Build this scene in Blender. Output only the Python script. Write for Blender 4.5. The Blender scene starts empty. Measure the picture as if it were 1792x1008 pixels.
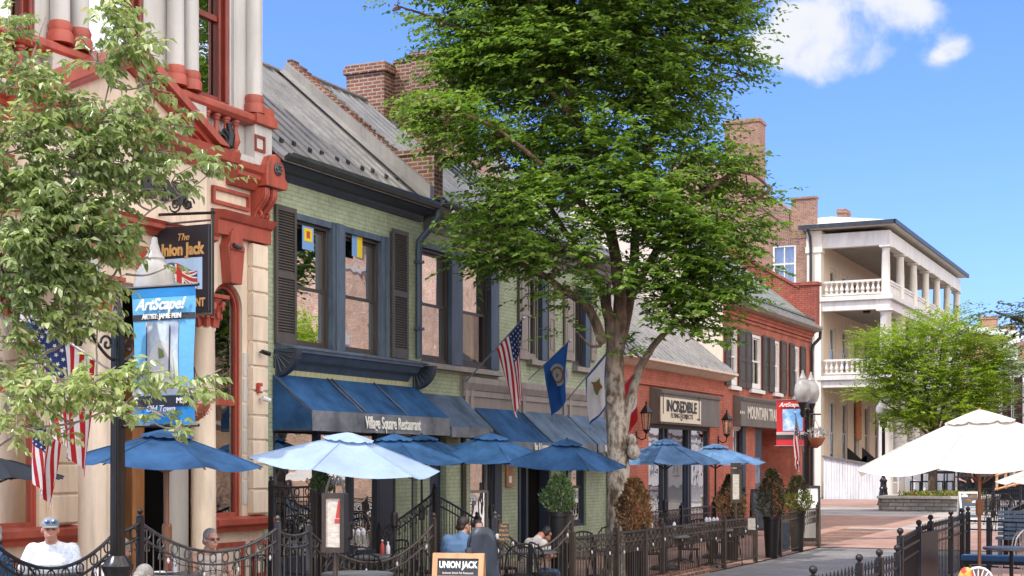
import bpy, bmesh, math, random
import numpy as np
from mathutils import Vector, Matrix, Euler
random.seed(7); RNG = np.random.default_rng(11)
S = bpy.context.scene
COL = S.collection
R = math.radians
PI = math.pi
# ---------------------------------------------------------------- survey: the photograph was measured from a fixed
# eye 2 m up; these turn a sight line and a known wall plane or distance into a point of the street
FOC, CX, HY, EYE = 2600.0, 896.0, 812.0, 2.0
TH = math.atan2(1234.0, FOC); ST, CT = math.sin(TH), math.cos(TH)
def att(px, py, t):
    u = (px-CX)/FOC; v = (HY-py)/FOC
    return Vector((t*(-ST+u*CT), t*(CT+u*ST), EYE+t*v))
def atx(px, py, w=13.0):
    u = (px-CX)/FOC
    return att(px, py, w/(ST-u*CT))
def aty(px, py, Y):
    u = (px-CX)/FOC
    return att(px, py, Y/(CT+u*ST))
def fy(px, w=13.0): return atx(px, HY, w).y
def fz(px, py, w=13.0): return atx(px, py, w).z
def gz(y):
    return 0.0 if y < 30 else min(.34, .34*(y-30)/40.0)

W = {}
def _link(o, parent):
    COL.objects.link(o)
    W[o.name] = Vector((0, 0, 0))
    if parent is not None:
        o.parent = parent
        o.location = -W[parent.name]
    return o
def tag(o, label=None, cat=None, group=None, kind=None):
    if label: o['label'] = label
    if cat: o['category'] = cat
    if group: o['group'] = group
    if kind: o['kind'] = kind
    return o
def thing(name, label, cat, loc=(0, 0, 0), group=None, kind=None):
    o = bpy.data.objects.new(name, None); o.empty_display_size = .1
    COL.objects.link(o); o.location = loc; W[o.name] = Vector(loc)
    return tag(o, label, cat, group, kind)
def dup(root, loc, rz=0.0, label=None, group=None):
    r = root.copy(); COL.objects.link(r); r.location = loc; r.rotation_euler = (0, 0, rz)
    W[r.name] = Vector(loc)
    if label: r['label'] = label
    if group: r['group'] = group
    for ch in list(root.children):
        c = ch.copy(); COL.objects.link(c); c.parent = r
        for g in list(ch.children):
            d = g.copy(); COL.objects.link(d); d.parent = c
    return r

class MB:
    def __init__(s): s.v = []; s.f = []; s.m = []; s.mi = 0
    def add(s, vs, fs):
        b = len(s.v); s.v.extend([tuple(p) for p in vs])
        for f in fs: s.f.append(tuple(b+i for i in f)); s.m.append(s.mi)
        return s
    def box(s, x0, x1, y0, y1, z0, z1):
        if x0 > x1: x0, x1 = x1, x0
        if y0 > y1: y0, y1 = y1, y0
        if z0 > z1: z0, z1 = z1, z0
        return s.add([(x0,y0,z0),(x1,y0,z0),(x1,y1,z0),(x0,y1,z0),(x0,y0,z1),(x1,y0,z1),(x1,y1,z1),(x0,y1,z1)],
              [(0,3,2,1),(4,5,6,7),(0,1,5,4),(1,2,6,5),(2,3,7,6),(3,0,4,7)])
    def poly(s, pts): return s.add(pts, [tuple(range(len(pts)))])
    def prism(s, pts, axis, lo, hi):
        # pts: polygon in the two remaining axes, in axis order
        n = len(pts)
        def mk(p, h):
            if axis == 'x': return (h, p[0], p[1])
            if axis == 'y': return (p[0], h, p[1])
            return (p[0], p[1], h)
        vs = [mk(p, lo) for p in pts]+[mk(p, hi) for p in pts]
        fs = [tuple(range(n))[::-1], tuple(range(n, 2*n))]
        for i in range(n): j = (i+1) % n; fs.append((i, j, n+j, n+i))
        return s.add(vs, fs)
    def lathe(s, prof, c=(0,0,0), seg=12, axis='z', sx=1.0, sy=1.0):
        vs = []; fs = []
        for r, h in prof:
            for k in range(seg):
                a = 2*PI*k/seg; x, y = r*math.cos(a)*sx, r*math.sin(a)*sy
                p = (x, y, h) if axis == 'z' else ((h, x, y) if axis == 'x' else (x, h, y))
                vs.append((c[0]+p[0], c[1]+p[1], c[2]+p[2]))
        n = len(prof)
        for i in range(n-1):
            for k in range(seg):
                k2 = (k+1) % seg
                fs.append((i*seg+k, i*seg+k2, (i+1)*seg+k2, (i+1)*seg+k))
        fs.append(tuple(range(seg))[::-1]); fs.append(tuple((n-1)*seg+k for k in range(seg)))
        return s.add(vs, fs)
    def tube(s, pts, r, seg=6, closed=False):
        pts = [Vector(p) for p in pts]; n = len(pts)
        rr = r if isinstance(r, (list, tuple)) else [r]*n
        vs = []; fs = []; prev = None
        for i, p in enumerate(pts):
            if closed: d = pts[(i+1) % n]-pts[i-1]
            else: d = pts[min(i+1, n-1)]-pts[max(i-1, 0)]
            if d.length < 1e-9: d = Vector((0,0,1))
            d.normalize()
            if prev is None:
                a = Vector((0,0,1)) if abs(d.z) < .9 else Vector((1,0,0))
                e1 = d.cross(a).normalized()
            else:
                e1 = (prev-d*prev.dot(d))
                if e1.length < 1e-6: e1 = d.orthogonal()
                e1.normalize()
            e2 = d.cross(e1); prev = e1
            for k in range(seg):
                an = 2*PI*k/seg
                vs.append(p+(e1*math.cos(an)+e2*math.sin(an))*rr[i])
        m = n if closed else n-1
        for i in range(m):
            i2 = (i+1) % n
            for k in range(seg):
                k2 = (k+1) % seg
                fs.append((i*seg+k, i*seg+k2, i2*seg+k2, i2*seg+k))
        if not closed:
            fs.append(tuple(range(seg))[::-1]); fs.append(tuple((n-1)*seg+k for k in range(seg)))
        return s.add(vs, fs)
    def sphere(s, c, r, seg=10, rings=6, sc=(1,1,1)):
        prof = []
        vs = []; fs = []
        for i in range(1, rings):
            a = PI*i/rings
            for k in range(seg):
                b = 2*PI*k/seg
                vs.append((c[0]+r*sc[0]*math.sin(a)*math.cos(b), c[1]+r*sc[1]*math.sin(a)*math.sin(b), c[2]+r*sc[2]*math.cos(a)))
        t = len(vs); vs.append((c[0], c[1], c[2]+r*sc[2])); vs.append((c[0], c[1], c[2]-r*sc[2]))
        for i in range(rings-2):
            for k in range(seg):
                k2 = (k+1) % seg
                fs.append((i*seg+k, (i+1)*seg+k, (i+1)*seg+k2, i*seg+k2))
        for k in range(seg):
            k2 = (k+1) % seg
            fs.append((t, k, k2)); fs.append((t+1, (rings-2)*seg+k2, (rings-2)*seg+k))
        return s.add(vs, fs)
    def disc(s, c, r, n=16, axis='x'):
        pts = []
        for k in range(n):
            a = 2*PI*k/n; p, q = r*math.cos(a), r*math.sin(a)
            pts.append((c[0], c[1]+p, c[2]+q) if axis == 'x' else ((c[0]+p, c[1], c[2]+q) if axis == 'y' else (c[0]+p, c[1]+q, c[2])))
        return s.poly(pts)
    def ring(s, c, r, t, axis='x', seg=16):
        pts = []
        for k in range(seg):
            a = 2*PI*k/seg; p, q = r*math.cos(a), r*math.sin(a)
            pts.append((c[0], c[1]+p, c[2]+q) if axis == 'x' else ((c[0]+p, c[1], c[2]+q) if axis == 'y' else (c[0]+p, c[1]+q, c[2])))
        return s.tube(pts, t, 5, True)
    def build(s, name, mats, parent=None, smooth=False, bevel=0):
        me = bpy.data.meshes.new(name); me.from_pydata(s.v, [], s.f)
        if not isinstance(mats, (list, tuple)): mats = [mats]
        for m in mats: me.materials.append(m)
        if len(mats) > 1: me.polygons.foreach_set('material_index', s.m)
        bm = bmesh.new(); bm.from_mesh(me); bmesh.ops.recalc_face_normals(bm, faces=bm.faces); bm.to_mesh(me); bm.free()
        if smooth:
            me.polygons.foreach_set('use_smooth', [True]*len(me.polygons))
            try: me.set_sharp_from_angle(angle=R(42))
            except Exception: pass
        me.update()
        o = bpy.data.objects.new(name, me); _link(o, parent)
        if bevel:
            b = o.modifiers.new('soft_edge', 'BEVEL'); b.width = bevel; b.segments = 2; b.limit_method = 'ANGLE'; b.angle_limit = R(40)
        return o

def text(s, size, loc, facing='x', mat=None, parent=None, name='lettering', align='CENTER', sx=1.0, shear=0.0, extrude=.006, bold=0.0, spacing=1.0, rot=None):
    cu = bpy.data.curves.new(name+'_tmp', 'FONT'); cu.body = s; cu.size = size; cu.align_x = align; cu.align_y = 'CENTER'
    cu.extrude = extrude; cu.shear = shear; cu.offset = bold; cu.space_character = spacing; cu.resolution_u = 3
    t = bpy.data.objects.new(name+'_tmp', cu); COL.objects.link(t)
    dg = bpy.context.evaluated_depsgraph_get(); dg.update()
    me = bpy.data.meshes.new_from_object(t.evaluated_get(dg)); me.name = name
    bpy.data.objects.remove(t); bpy.data.curves.remove(cu)
    rm = rot.to_matrix().to_4x4() if rot is not None else {'x': Euler((R(90),0,R(90))), '-y': Euler((R(90),0,0))}[facing].to_matrix().to_4x4()
    me.transform(Matrix.Translation(Vector(loc)) @ rm @ Matrix.Diagonal((sx,1,1,1)))
    me.materials.clear(); me.materials.append(mat)
    o = bpy.data.objects.new(name, me); _link(o, parent)
    return o

# ---------------------------------------------------------------- materials
def _nt(name):
    m = bpy.data.materials.new(name); m.use_nodes = True
    nt = m.node_tree; b = nt.nodes['Principled BSDF']
    return m, nt, b
def _noise(nt, scale, detail=5, vec=None, rough=.55):
    n = nt.nodes.new('ShaderNodeTexNoise'); n.inputs['Scale'].default_value = scale; n.inputs['Detail'].default_value = detail
    n.inputs['Roughness'].default_value = rough
    if vec is not None: nt.links.new(vec, n.inputs['Vector'])
    return n
def _pos(nt):
    return nt.nodes.new('ShaderNodeNewGeometry').outputs['Position']
def _ramp(nt, fac, stops):
    r = nt.nodes.new('ShaderNodeValToRGB'); e = r.color_ramp.elements
    while len(e) < len(stops): e.new(.5)
    for i, (p, c) in enumerate(stops): e[i].position = p; e[i].color = (*c, 1) if len(c) == 3 else c
    nt.links.new(fac, r.inputs['Fac']); return r
def _mixc(nt, fac, a, b, mode='MIX'):
    m = nt.nodes.new('ShaderNodeMix'); m.data_type = 'RGBA'; m.blend_type = mode
    for sock, val in ((m.inputs[0], fac), (m.inputs[6], a), (m.inputs[7], b)):
        if isinstance(val, (int, float)): sock.default_value = val
        elif isinstance(val, tuple): sock.default_value = (*val, 1) if len(val) == 3 else val
        else: nt.links.new(val, sock)
    return m.outputs[2]
def _bump(nt, b, h, strength=.3, dist=.01):
    n = nt.nodes.new('ShaderNodeBump'); n.inputs['Strength'].default_value = strength; n.inputs['Distance'].default_value = dist
    nt.links.new(h, n.inputs['Height']); nt.links.new(n.outputs['Normal'], b.inputs['Normal'])
def paint(name, col, rough=.55, var=.25, scale=2.5, bump=.12, metal=0.0, streak=True, spec=.5):
    m, nt, b = _nt(name); p = _pos(nt)
    mp = nt.nodes.new('ShaderNodeMapping'); nt.links.new(p, mp.inputs['Vector'])
    mp.inputs['Scale'].default_value = (1, 1, .35 if streak else 1)
    n = _noise(nt, scale, 6, mp.outputs[0], .65)
    d = tuple(c*(1-var) for c in col); l = tuple(min(1, c*(1+var*.5)) for c in col)
    r = _ramp(nt, n.outputs['Fac'], [(.3, d), (.7, l)])
    mg = nt.nodes.new('ShaderNodeMapping'); nt.links.new(p, mg.inputs['Vector']); mg.inputs['Scale'].default_value = (7, 7, .55 if streak else 7)
    ng = _noise(nt, 1.0, 8, mg.outputs[0], .7); rg = _ramp(nt, ng.outputs['Fac'], [(.30, (1-var*1.3,)*3), (.46, (1-var*.25,)*3), (.62, (1.04, 1.03, 1.02))])
    cg = _mixc(nt, 1.0, r.outputs[0], rg.outputs[0], 'MULTIPLY')
    nt.links.new(cg, b.inputs['Base Color'])
    b.inputs['Roughness'].default_value = rough; b.inputs['Metallic'].default_value = metal
    b.inputs['Specular IOR Level'].default_value = spec
    if bump:
        n2 = _noise(nt, 60, 4, p); _bump(nt, b, n2.outputs['Fac'], bump, .006)
    return m
def brick(name, c1, c2, mortar, bw=.21, bh=.071, ms=.009, bump=.6, var=.3, weather=(.8,.8,.8)):
    m, nt, b = _nt(name); p = _pos(nt)
    sp = nt.nodes.new('ShaderNodeSeparateXYZ'); nt.links.new(p, sp.inputs[0])
    ad = nt.nodes.new('ShaderNodeMath'); nt.links.new(sp.outputs[0], ad.inputs[0]); nt.links.new(sp.outputs[1], ad.inputs[1])
    cb = nt.nodes.new('ShaderNodeCombineXYZ'); nt.links.new(ad.outputs[0], cb.inputs[0]); nt.links.new(sp.outputs[2], cb.inputs[1])
    t = nt.nodes.new('ShaderNodeTexBrick'); nt.links.new(cb.outputs[0], t.inputs['Vector'])
    t.inputs['Scale'].default_value = 1; t.inputs['Brick Width'].default_value = bw; t.inputs['Row Height'].default_value = bh
    t.inputs['Mortar Size'].default_value = ms; t.inputs['Mortar Smooth'].default_value = .2; t.inputs['Bias'].default_value = 0
    t.inputs['Color1'].default_value = (*c1, 1); t.inputs['Color2'].default_value = (*c2, 1); t.inputs['Mortar'].default_value = (*mortar, 1)
    n = _noise(nt, 1.3, 7, p, .65)
    r = _ramp(nt, n.outputs['Fac'], [(.3, (1-var,)*3), (.72, (1.12, 1.1, 1.08))])
    c = _mixc(nt, 1.0, t.outputs['Color'], r.outputs[0], 'MULTIPLY')
    n3 = _noise(nt, 9, 3, p)
    r3 = _ramp(nt, n3.outputs['Fac'], [(.35, weather), (.65, (1.05,)*3)])
    c = _mixc(nt, 1.0, c, r3.outputs[0], 'MULTIPLY')
    nt.links.new(c, b.inputs['Base Color']); b.inputs['Roughness'].default_value = .8; b.inputs['Specular IOR Level'].default_value = .25
    iv = nt.nodes.new('ShaderNodeMath'); iv.operation = 'SUBTRACT'; iv.inputs[0].default_value = 1; nt.links.new(t.outputs['Fac'], iv.inputs[1])
    n2 = _noise(nt, 70, 3, p)
    a2 = nt.nodes.new('ShaderNodeMath'); a2.operation = 'MULTIPLY_ADD'; nt.links.new(n2.outputs['Fac'], a2.inputs[0]); a2.inputs[1].default_value = .35; nt.links.new(iv.outputs[0], a2.inputs[2])
    _bump(nt, b, a2.outputs[0], bump, .008)
    return m
def glass(name, refl=.42, tint=(.75,.8,.85), rough=.0, wave=.03):
    m = bpy.data.materials.new(name); m.use_nodes = True; nt = m.node_tree; nt.nodes.clear()
    out = nt.nodes.new('ShaderNodeOutputMaterial'); g = nt.nodes.new('ShaderNodeBsdfGlossy'); tr = nt.nodes.new('ShaderNodeBsdfTransparent')
    g.inputs['Roughness'].default_value = rough; g.inputs['Color'].default_value = (.95,.95,.95,1); tr.inputs['Color'].default_value = (*tint, 1)
    mx = nt.nodes.new('ShaderNodeMixShader')
    lw = nt.nodes.new('ShaderNodeLayerWeight'); lw.inputs['Blend'].default_value = .35
    ma = nt.nodes.new('ShaderNodeMath'); ma.operation = 'MULTIPLY_ADD'; nt.links.new(lw.outputs['Fresnel'], ma.inputs[0]); ma.inputs[1].default_value = .6; ma.inputs[2].default_value = refl; ma.use_clamp = True
    n = _noise(nt, 1.6, 2, _pos(nt)); bp = nt.nodes.new('ShaderNodeBump'); bp.inputs['Strength'].default_value = wave; bp.inputs['Distance'].default_value = .1
    nt.links.new(n.outputs['Fac'], bp.inputs['Height']); nt.links.new(bp.outputs[0], g.inputs['Normal'])
    nt.links.new(ma.outputs[0], mx.inputs[0]); nt.links.new(tr.outputs[0], mx.inputs[1]); nt.links.new(g.outputs[0], mx.inputs[2]); nt.links.new(mx.outputs[0], out.inputs[0])
    return m
def leafmat(name, stops, trans=.35, tcol=(.25,.42,.04), rough=.45):
    m, nt, b = _nt(name)
    g = nt.nodes.new('ShaderNodeNewGeometry')
    r = _ramp(nt, g.outputs['Random Per Island'], stops)
    n = _noise(nt, .9, 3, g.outputs['Position'])
    rn = _ramp(nt, n.outputs['Fac'], [(.32, (.55,.62,.6)), (.68, (1.15,1.1,1.0))])
    c = _mixc(nt, 1.0, r.outputs[0], rn.outputs[0], 'MULTIPLY')
    nt.links.new(c, b.inputs['Base Color']); b.inputs['Roughness'].default_value = rough; b.inputs['Specular IOR Level'].default_value = .45
    t = nt.nodes.new('ShaderNodeBsdfTranslucent'); c2 = _mixc(nt, .6, c, tcol); nt.links.new(c2, t.inputs['Color'])
    mx = nt.nodes.new('ShaderNodeMixShader'); mx.inputs[0].default_value = trans
    nt.links.new(b.outputs[0], mx.inputs[1]); nt.links.new(t.outputs[0], mx.inputs[2])
    nt.links.new(mx.outputs[0], nt.nodes['Material Output'].inputs[0])
    return m
def fabric(name, col, trans=.3, var=.15, rough=.85):
    m, nt, b = _nt(name); p = _pos(nt)
    n = _noise(nt, 1.8, 6, p, .65); d = tuple(c*(1-var*1.6) for c in col); l = tuple(min(1, c*(1+var)) for c in col)
    r = _ramp(nt, n.outputs['Fac'], [(.32, d), (.68, l)])
    nt.links.new(r.outputs[0], b.inputs['Base Color']); b.inputs['Roughness'].default_value = rough; b.inputs['Specular IOR Level'].default_value = .2
    w = _noise(nt, 5, 5, p); _bump(nt, b, w.outputs['Fac'], .5, .035)
    t = nt.nodes.new('ShaderNodeBsdfTranslucent'); nt.links.new(r.outputs[0], t.inputs['Color'])
    mx = nt.nodes.new('ShaderNodeMixShader'); mx.inputs[0].default_value = trans
    nt.links.new(b.outputs[0], mx.inputs[1]); nt.links.new(t.outputs[0], mx.inputs[2]); nt.links.new(mx.outputs[0], nt.nodes['Material Output'].inputs[0])
    return m
def twotone(name, c1, c2, scale, thr=(.45,.55), rough=.7, bump=.4, stretch=(1,1,1), detail=6, dist=.02, third=None):
    m, nt, b = _nt(name); p = _pos(nt)
    mp = nt.nodes.new('ShaderNodeMapping'); nt.links.new(p, mp.inputs['Vector']); mp.inputs['Scale'].default_value = stretch
    n = _noise(nt, scale, detail, mp.outputs[0], .6)
    st = [(thr[0], c1), (thr[1], c2)]
    if third: st.append((min(1, thr[1]+.12), third))
    r = _ramp(nt, n.outputs['Fac'], st)
    nt.links.new(r.outputs[0], b.inputs['Base Color']); b.inputs['Roughness'].default_value = rough
    _bump(nt, b, n.outputs['Fac'], bump, dist)
    return m

M = {}
M['cream'] = paint('cream_stone_paint', (.76,.64,.50), .7, .2)
M['pale'] = paint('pale_grey_stone_paint', (.53,.52,.50), .65, .14)
M['terra'] = paint('terracotta_red_paint', (.40,.082,.052), .5, .3, 3)
M['terradark'] = paint('dark_red_window_paint', (.25,.045,.03), .45, .35, 6)
M['green'] = brick('painted_green_brick', (.40,.465,.325), (.37,.43,.30), (.27,.32,.215), .21, .071, .006, .5, .3, (.88,.88,.86))
M['greenflat'] = paint('green_wall_paint', (.36,.44,.25), .7, .12)
M['greenboard'] = paint('yellow_green_board_paint', (.47,.47,.27), .7, .12)
M['navy'] = paint('blue_trim_paint', (.058,.088,.13), .5, .3, 4)
M['navydark'] = paint('dark_navy_trim_paint', (.03,.042,.065), .5, .3, 4)
M['bluetrim'] = paint('mid_blue_casing_paint', (.082,.115,.16), .5, .35, 8)
M['brownsash'] = paint('dark_brown_sash_paint', (.055,.045,.04), .5, .25)
M['shutter'] = paint('charcoal_brown_shutter_paint', (.075,.066,.06), .6, .2)
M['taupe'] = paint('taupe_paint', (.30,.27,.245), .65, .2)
M['taupesh'] = paint('taupe_shutter_paint', (.27,.235,.205), .6, .15)
M['redpaint'] = brick('painted_red_brick', (.52,.18,.125), (.46,.15,.10), (.36,.115,.08), .21, .071, .006, .5, .32, (.86,.84,.84))
M['redold'] = brick('weathered_red_brick', (.46,.12,.08), (.36,.10,.07), (.20,.07,.055), .21, .071, .012, .8, .35)
M['brick'] = brick('tan_red_brick', (.36,.16,.095), (.24,.095,.055), (.36,.30,.24), .2, .067, .012, .6, .3)
M['brickdark'] = brick('old_chimney_brick', (.33,.13,.075), (.17,.07,.05), (.40,.34,.28), .21, .075, .013, .7, .35)
M['brickwarm'] = brick('warm_orange_brick', (.5,.22,.125), (.42,.17,.09), (.5,.42,.34), .21, .071, .010, .4, .25)  # orange brick in its own colour
M['stucco'] = paint('cream_stucco', (.66,.57,.47), .85, .15, 1.2)
M['creamwall'] = paint('pale_cream_wall', (.74,.66,.55), .8, .1)
M['peach'] = paint('peach_plaster', (.68,.55,.42), .8, .08)
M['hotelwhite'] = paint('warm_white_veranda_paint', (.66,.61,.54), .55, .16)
M['white'] = paint('white_trim_paint', (.78,.77,.75), .5, .08)
M['whitecool'] = paint('white_board_paint', (.72,.72,.71), .6, .2)
M['rooflight'] = paint('worn_standing_seam_metal', (.32,.305,.285), .45, .3, 1.5, .1, .3)
M['roofgrey'] = paint('grey_standing_seam_metal', (.27,.27,.27), .45, .28, 1.5, .1, .3)
M['slate'] = paint('grey_green_slate', (.2,.21,.19), .6, .35, 4)
M['gutter'] = paint('dark_gutter_metal', (.05,.053,.056), .45, .35, 5, .1, .4)
M['black'] = paint('black_iron', (.018,.018,.02), .38, .3, 8, .05, .3)
M['blackgloss'] = paint('glossy_black_lamp_paint', (.022,.02,.019), .22, .3, 5, .03, .2)
M['iron'] = paint('grey_worn_iron', (.10,.10,.105), .4, .35, 9, .05, .5)
M['bronze'] = paint('brown_worn_iron', (.085,.068,.055), .42, .4, 9, .05, .4)
M['glass'] = glass('window_glass', .62)
M['glassdark'] = glass('shop_glass', .22, (.6,.62,.65))
M['glassarch'] = glass('dark_arched_window_glass', .3, (.4,.42,.46))
M['glasslite'] = glass('clear_window_glass', .18, (.85,.88,.9))
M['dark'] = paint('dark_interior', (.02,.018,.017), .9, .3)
M['curtain'] = paint('cream_curtain', (.62,.55,.42), .9, .25, 6, .0)
M['bluedoor'] = paint('navy_door_paint', (.018,.032,.075), .4, .25)
M['wood'] = twotone('varnished_oak', (.24,.10,.04), (.40,.19,.075), 7, (.35,.65), .4, .15, (1,1,.12))
M['woodframe'] = twotone('orange_pine', (.50,.25,.12), (.62,.34,.17), 9, (.35,.65), .5, .1, (1,1,.2))
M['pole'] = twotone('varnished_umbrella_pole', (.20,.075,.03), (.30,.13,.06), 9, (.3,.7), .35, .05, (1,1,.1))
M['awning'] = fabric('blue_awning_canvas', (.036,.115,.275), .25, .3)
M['awninggrey'] = fabric('faded_blue_grey_canvas', (.12,.175,.26), .2, .3)
M['valance'] = fabric('faded_grey_valance', (.20,.215,.24), .15, .3)
M['umbnavy'] = fabric('navy_umbrella_canvas', (.034,.10,.225), .3, .34)
M['umbblue'] = fabric('blue_umbrella_canvas', (.055,.155,.33), .3, .34)
M['umblight'] = fabric('sunlit_blue_umbrella_canvas', (.36,.48,.66), .3, .12)  # same blue cloth, with strong sunlight put into its pale colour
M['umbfade'] = fabric('faded_blue_umbrella_canvas', (.13,.25,.44), .3, .3)
M['umbwhite'] = fabric('cream_white_umbrella_canvas', (.66,.62,.56), .3, .03)
M['umbblack'] = fabric('black_umbrella_canvas', (.02,.025,.035), .1, .1)
M['flagblue'] = fabric('flag_navy', (.025,.04,.12), .35, .1)
M['flagred'] = fabric('flag_red', (.45,.025,.03), .4, .1)
M['flagwhite'] = fabric('flag_white', (.75,.73,.70), .4, .05)
M['flagroyal'] = fabric('flag_royal_blue', (.025,.10,.32), .4, .1)
M['globe'] = None
M['seal'] = fabric('seal_brown', (.45,.25,.12), .3, .3)
M['sealgreen'] = fabric('seal_green', (.25,.32,.12), .3, .3)
M['gold'] = paint('gold_leaf_paint', (.62,.36,.13), .4, .15)
M['signblack'] = paint('black_sign_paint', (.02,.02,.026), .35, .2)
M['signsky'] = paint('pale_blue_sign_paint', (.42,.60,.80), .5, .08)
M['jackblue'] = paint('flag_blue_paint', (.02,.05,.22), .5, .1)
M['jackred'] = paint('flag_red_paint', (.5,.045,.03), .5, .1)
M['signcream'] = paint('cream_sign_panel', (.66,.59,.46), .6, .06)
M['fascia'] = paint('grey_brown_fascia', (.145,.135,.12), .6, .2)
M['ink'] = paint('dark_lettering', (.03,.03,.032), .6, .1)
M['letterwhite'] = paint('off_white_lettering', (.78,.76,.70), .6, .05)
M['lettergrey'] = paint('grey_cream_lettering', (.62,.58,.50), .6, .05)
M['bansky'] = fabric('sky_blue_banner', (.17,.50,.80), .3, .04)
M['bandeep'] = fabric('deep_blue_banner', (.045,.28,.62), .3, .05)
M['banred'] = fabric('red_banner', (.72,.05,.06), .3, .05)
M['banart'] = twotone('painted_garden_art', (.24,.28,.38), (.55,.62,.62), 3.2, (.38,.55), .7, .0, (1,1,.6), 4, third=(.45,.55,.22))
M['banartblue'] = twotone('painted_cloud_art', (.10,.30,.72), (.22,.50,.82), 2.6, (.4,.56), .7, .0, (1,1,1.3), 5, third=(.75,.82,.88))
M['chalk'] = twotone('smudged_chalkboard', (.035,.045,.06), (.08,.10,.12), 6, (.4,.7), .8, .0)
M['paper'] = twotone('printed_menu_paper', (.52,.47,.40), (.66,.61,.53), 14, (.42,.6), .6, .0, (1,1,3))
M['red'] = paint('red_print', (.5,.06,.05), .5, .1)
def barkmat():
    m, nt, b = _nt('flaking_street_tree_bark'); p = _pos(nt)
    mp = nt.nodes.new('ShaderNodeMapping'); nt.links.new(p, mp.inputs['Vector']); mp.inputs['Scale'].default_value = (1,1,.5)
    n = _noise(nt, 9, 7, mp.outputs[0], .62); r = _ramp(nt, n.outputs['Fac'], [(.36,(.09,.06,.04)),(.44,(.21,.165,.12)),(.52,(.36,.32,.26)),(.60,(.50,.45,.38)),(.66,(.27,.22,.16))])
    n2 = _noise(nt, 6, 6, mp.outputs[0], .6); r2 = _ramp(nt, n2.outputs['Fac'], [(.36,(.05,.033,.024)),(.52,(.15,.09,.06)),(.64,(.27,.17,.11))])
    sp = nt.nodes.new('ShaderNodeSeparateXYZ'); nt.links.new(p, sp.inputs[0]); n3 = _noise(nt, 2.5, 4, p)
    ad = nt.nodes.new('ShaderNodeMath'); ad.operation = 'MULTIPLY_ADD'; nt.links.new(n3.outputs['Fac'], ad.inputs[0]); ad.inputs[1].default_value = 3.0; nt.links.new(sp.outputs[2], ad.inputs[2])
    mr = nt.nodes.new('ShaderNodeMapRange'); nt.links.new(ad.outputs[0], mr.inputs[0]); mr.inputs[1].default_value = 4.2; mr.inputs[2].default_value = 6.4
    c = _mixc(nt, mr.outputs[0], r.outputs[0], r2.outputs[0]); nt.links.new(c, b.inputs['Base Color']); b.inputs['Roughness'].default_value = .92; _bump(nt, b, n.outputs['Fac'], .9, .04); return m
M['bark'] = barkmat()
M['barkdark'] = twotone('dark_brown_bark', (.05,.034,.024), (.12,.085,.06), 6, (.38,.62), .9, .8, (1,1,.4), 8, .03)
M['barklimb'] = twotone('brown_limb_bark', (.045,.03,.022), (.13,.085,.06), 6, (.38,.62), .9, .8, (1,1,.4), 8, .03, third=(.22,.17,.13))
M['barkgrey'] = twotone('pale_twig_bark', (.20,.16,.12), (.38,.33,.27), 8, (.38,.62), .9, .5, (1,1,.5))
M['leafbig'] = leafmat('zelkova_leaf', [(0,(.036,.085,.016)), (.42,(.092,.18,.03)), (.74,(.20,.31,.055)), (.97,(.34,.46,.11)), (1,(.32,.28,.09))], .46, (.30,.50,.04), .38)
M['leafdog'] = leafmat('dogwood_leaf', [(0,(.12,.17,.06)), (.35,(.28,.35,.13)), (.7,(.46,.53,.25)), (.97,(.72,.76,.52)), (1,(.5,.36,.2))], .48, (.50,.64,.14), .22)
M['leafright'] = leafmat('locust_leaf', [(0,(.11,.18,.012)), (.5,(.25,.36,.025)), (1,(.40,.50,.055))], .46, (.38,.56,.03))
M['leafdark'] = leafmat('grey_green_leaf', [(0,(.04,.065,.035)), (.6,(.085,.12,.07)), (1,(.14,.19,.10))], .3, (.15,.25,.06))
M['leafshrub'] = leafmat('green_juniper', [(0,(.04,.08,.03)), (.6,(.10,.17,.07)), (1,(.18,.26,.12))], .2, (.15,.25,.06))
M['leafbrown'] = leafmat('orange_dead_foliage', [(0,(.11,.05,.028)), (.5,(.26,.13,.065)), (.85,(.42,.26,.13)), (1,(.2,.2,.07))], .25, (.40,.23,.09))
M['leafdim'] = leafmat('bronze_arborvitae', [(0,(.035,.03,.015)), (.6,(.08,.07,.03)), (1,(.15,.14,.06))], .2, (.15,.16,.04))
M['leafyel'] = leafmat('yellow_green_foliage', [(0,(.12,.14,.03)), (.6,(.25,.28,.07)), (1,(.40,.38,.14))], .3, (.3,.35,.06))
M['petalpink'] = leafmat('pink_petal', [(0,(.45,.12,.13)), (1,(.7,.4,.35))], .3, (.6,.3,.25))
M['petalwhite'] = leafmat('white_petal', [(0,(.45,.45,.42)), (1,(.78,.77,.75))], .3, (.7,.7,.65))
M['petalmix'] = leafmat('bedding_flower', [(0,(.08,.16,.03)), (.6,(.14,.24,.04)), (.8,(.5,.12,.03)), (.9,(.6,.4,.04)), (1,(.6,.5,.1))], .3, (.3,.3,.04))
M['stonewall'] = brick('stacked_grey_stone', (.30,.285,.26), (.19,.185,.17), (.12,.115,.105), .55, .14, .02, .9, .4)
M['stonecap'] = paint('stone_cap', (.40,.37,.32), .8, .2)
M['street'] = None
M['terracot'] = paint('terracotta_basket', (.35,.12,.06), .8, .3)
M['skin'] = paint('skin_fair', (.55,.30,.21), .5, .12, 6, .0, streak=False)
M['skintan'] = paint('skin_ruddy', (.50,.235,.155), .5, .15, 6, .0, streak=False)
M['hairdark'] = paint('dark_brown_hair', (.03,.021,.017), .5, .4, 40, .4)
M['hairgrey'] = paint('grey_hair', (.30,.29,.28), .6, .4, 40, .4)
M['shirtwhite'] = twotone('white_checked_shirt', (.56,.62,.70), (.72,.76,.80), 30, (.45,.5), .8, .1)
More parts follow.
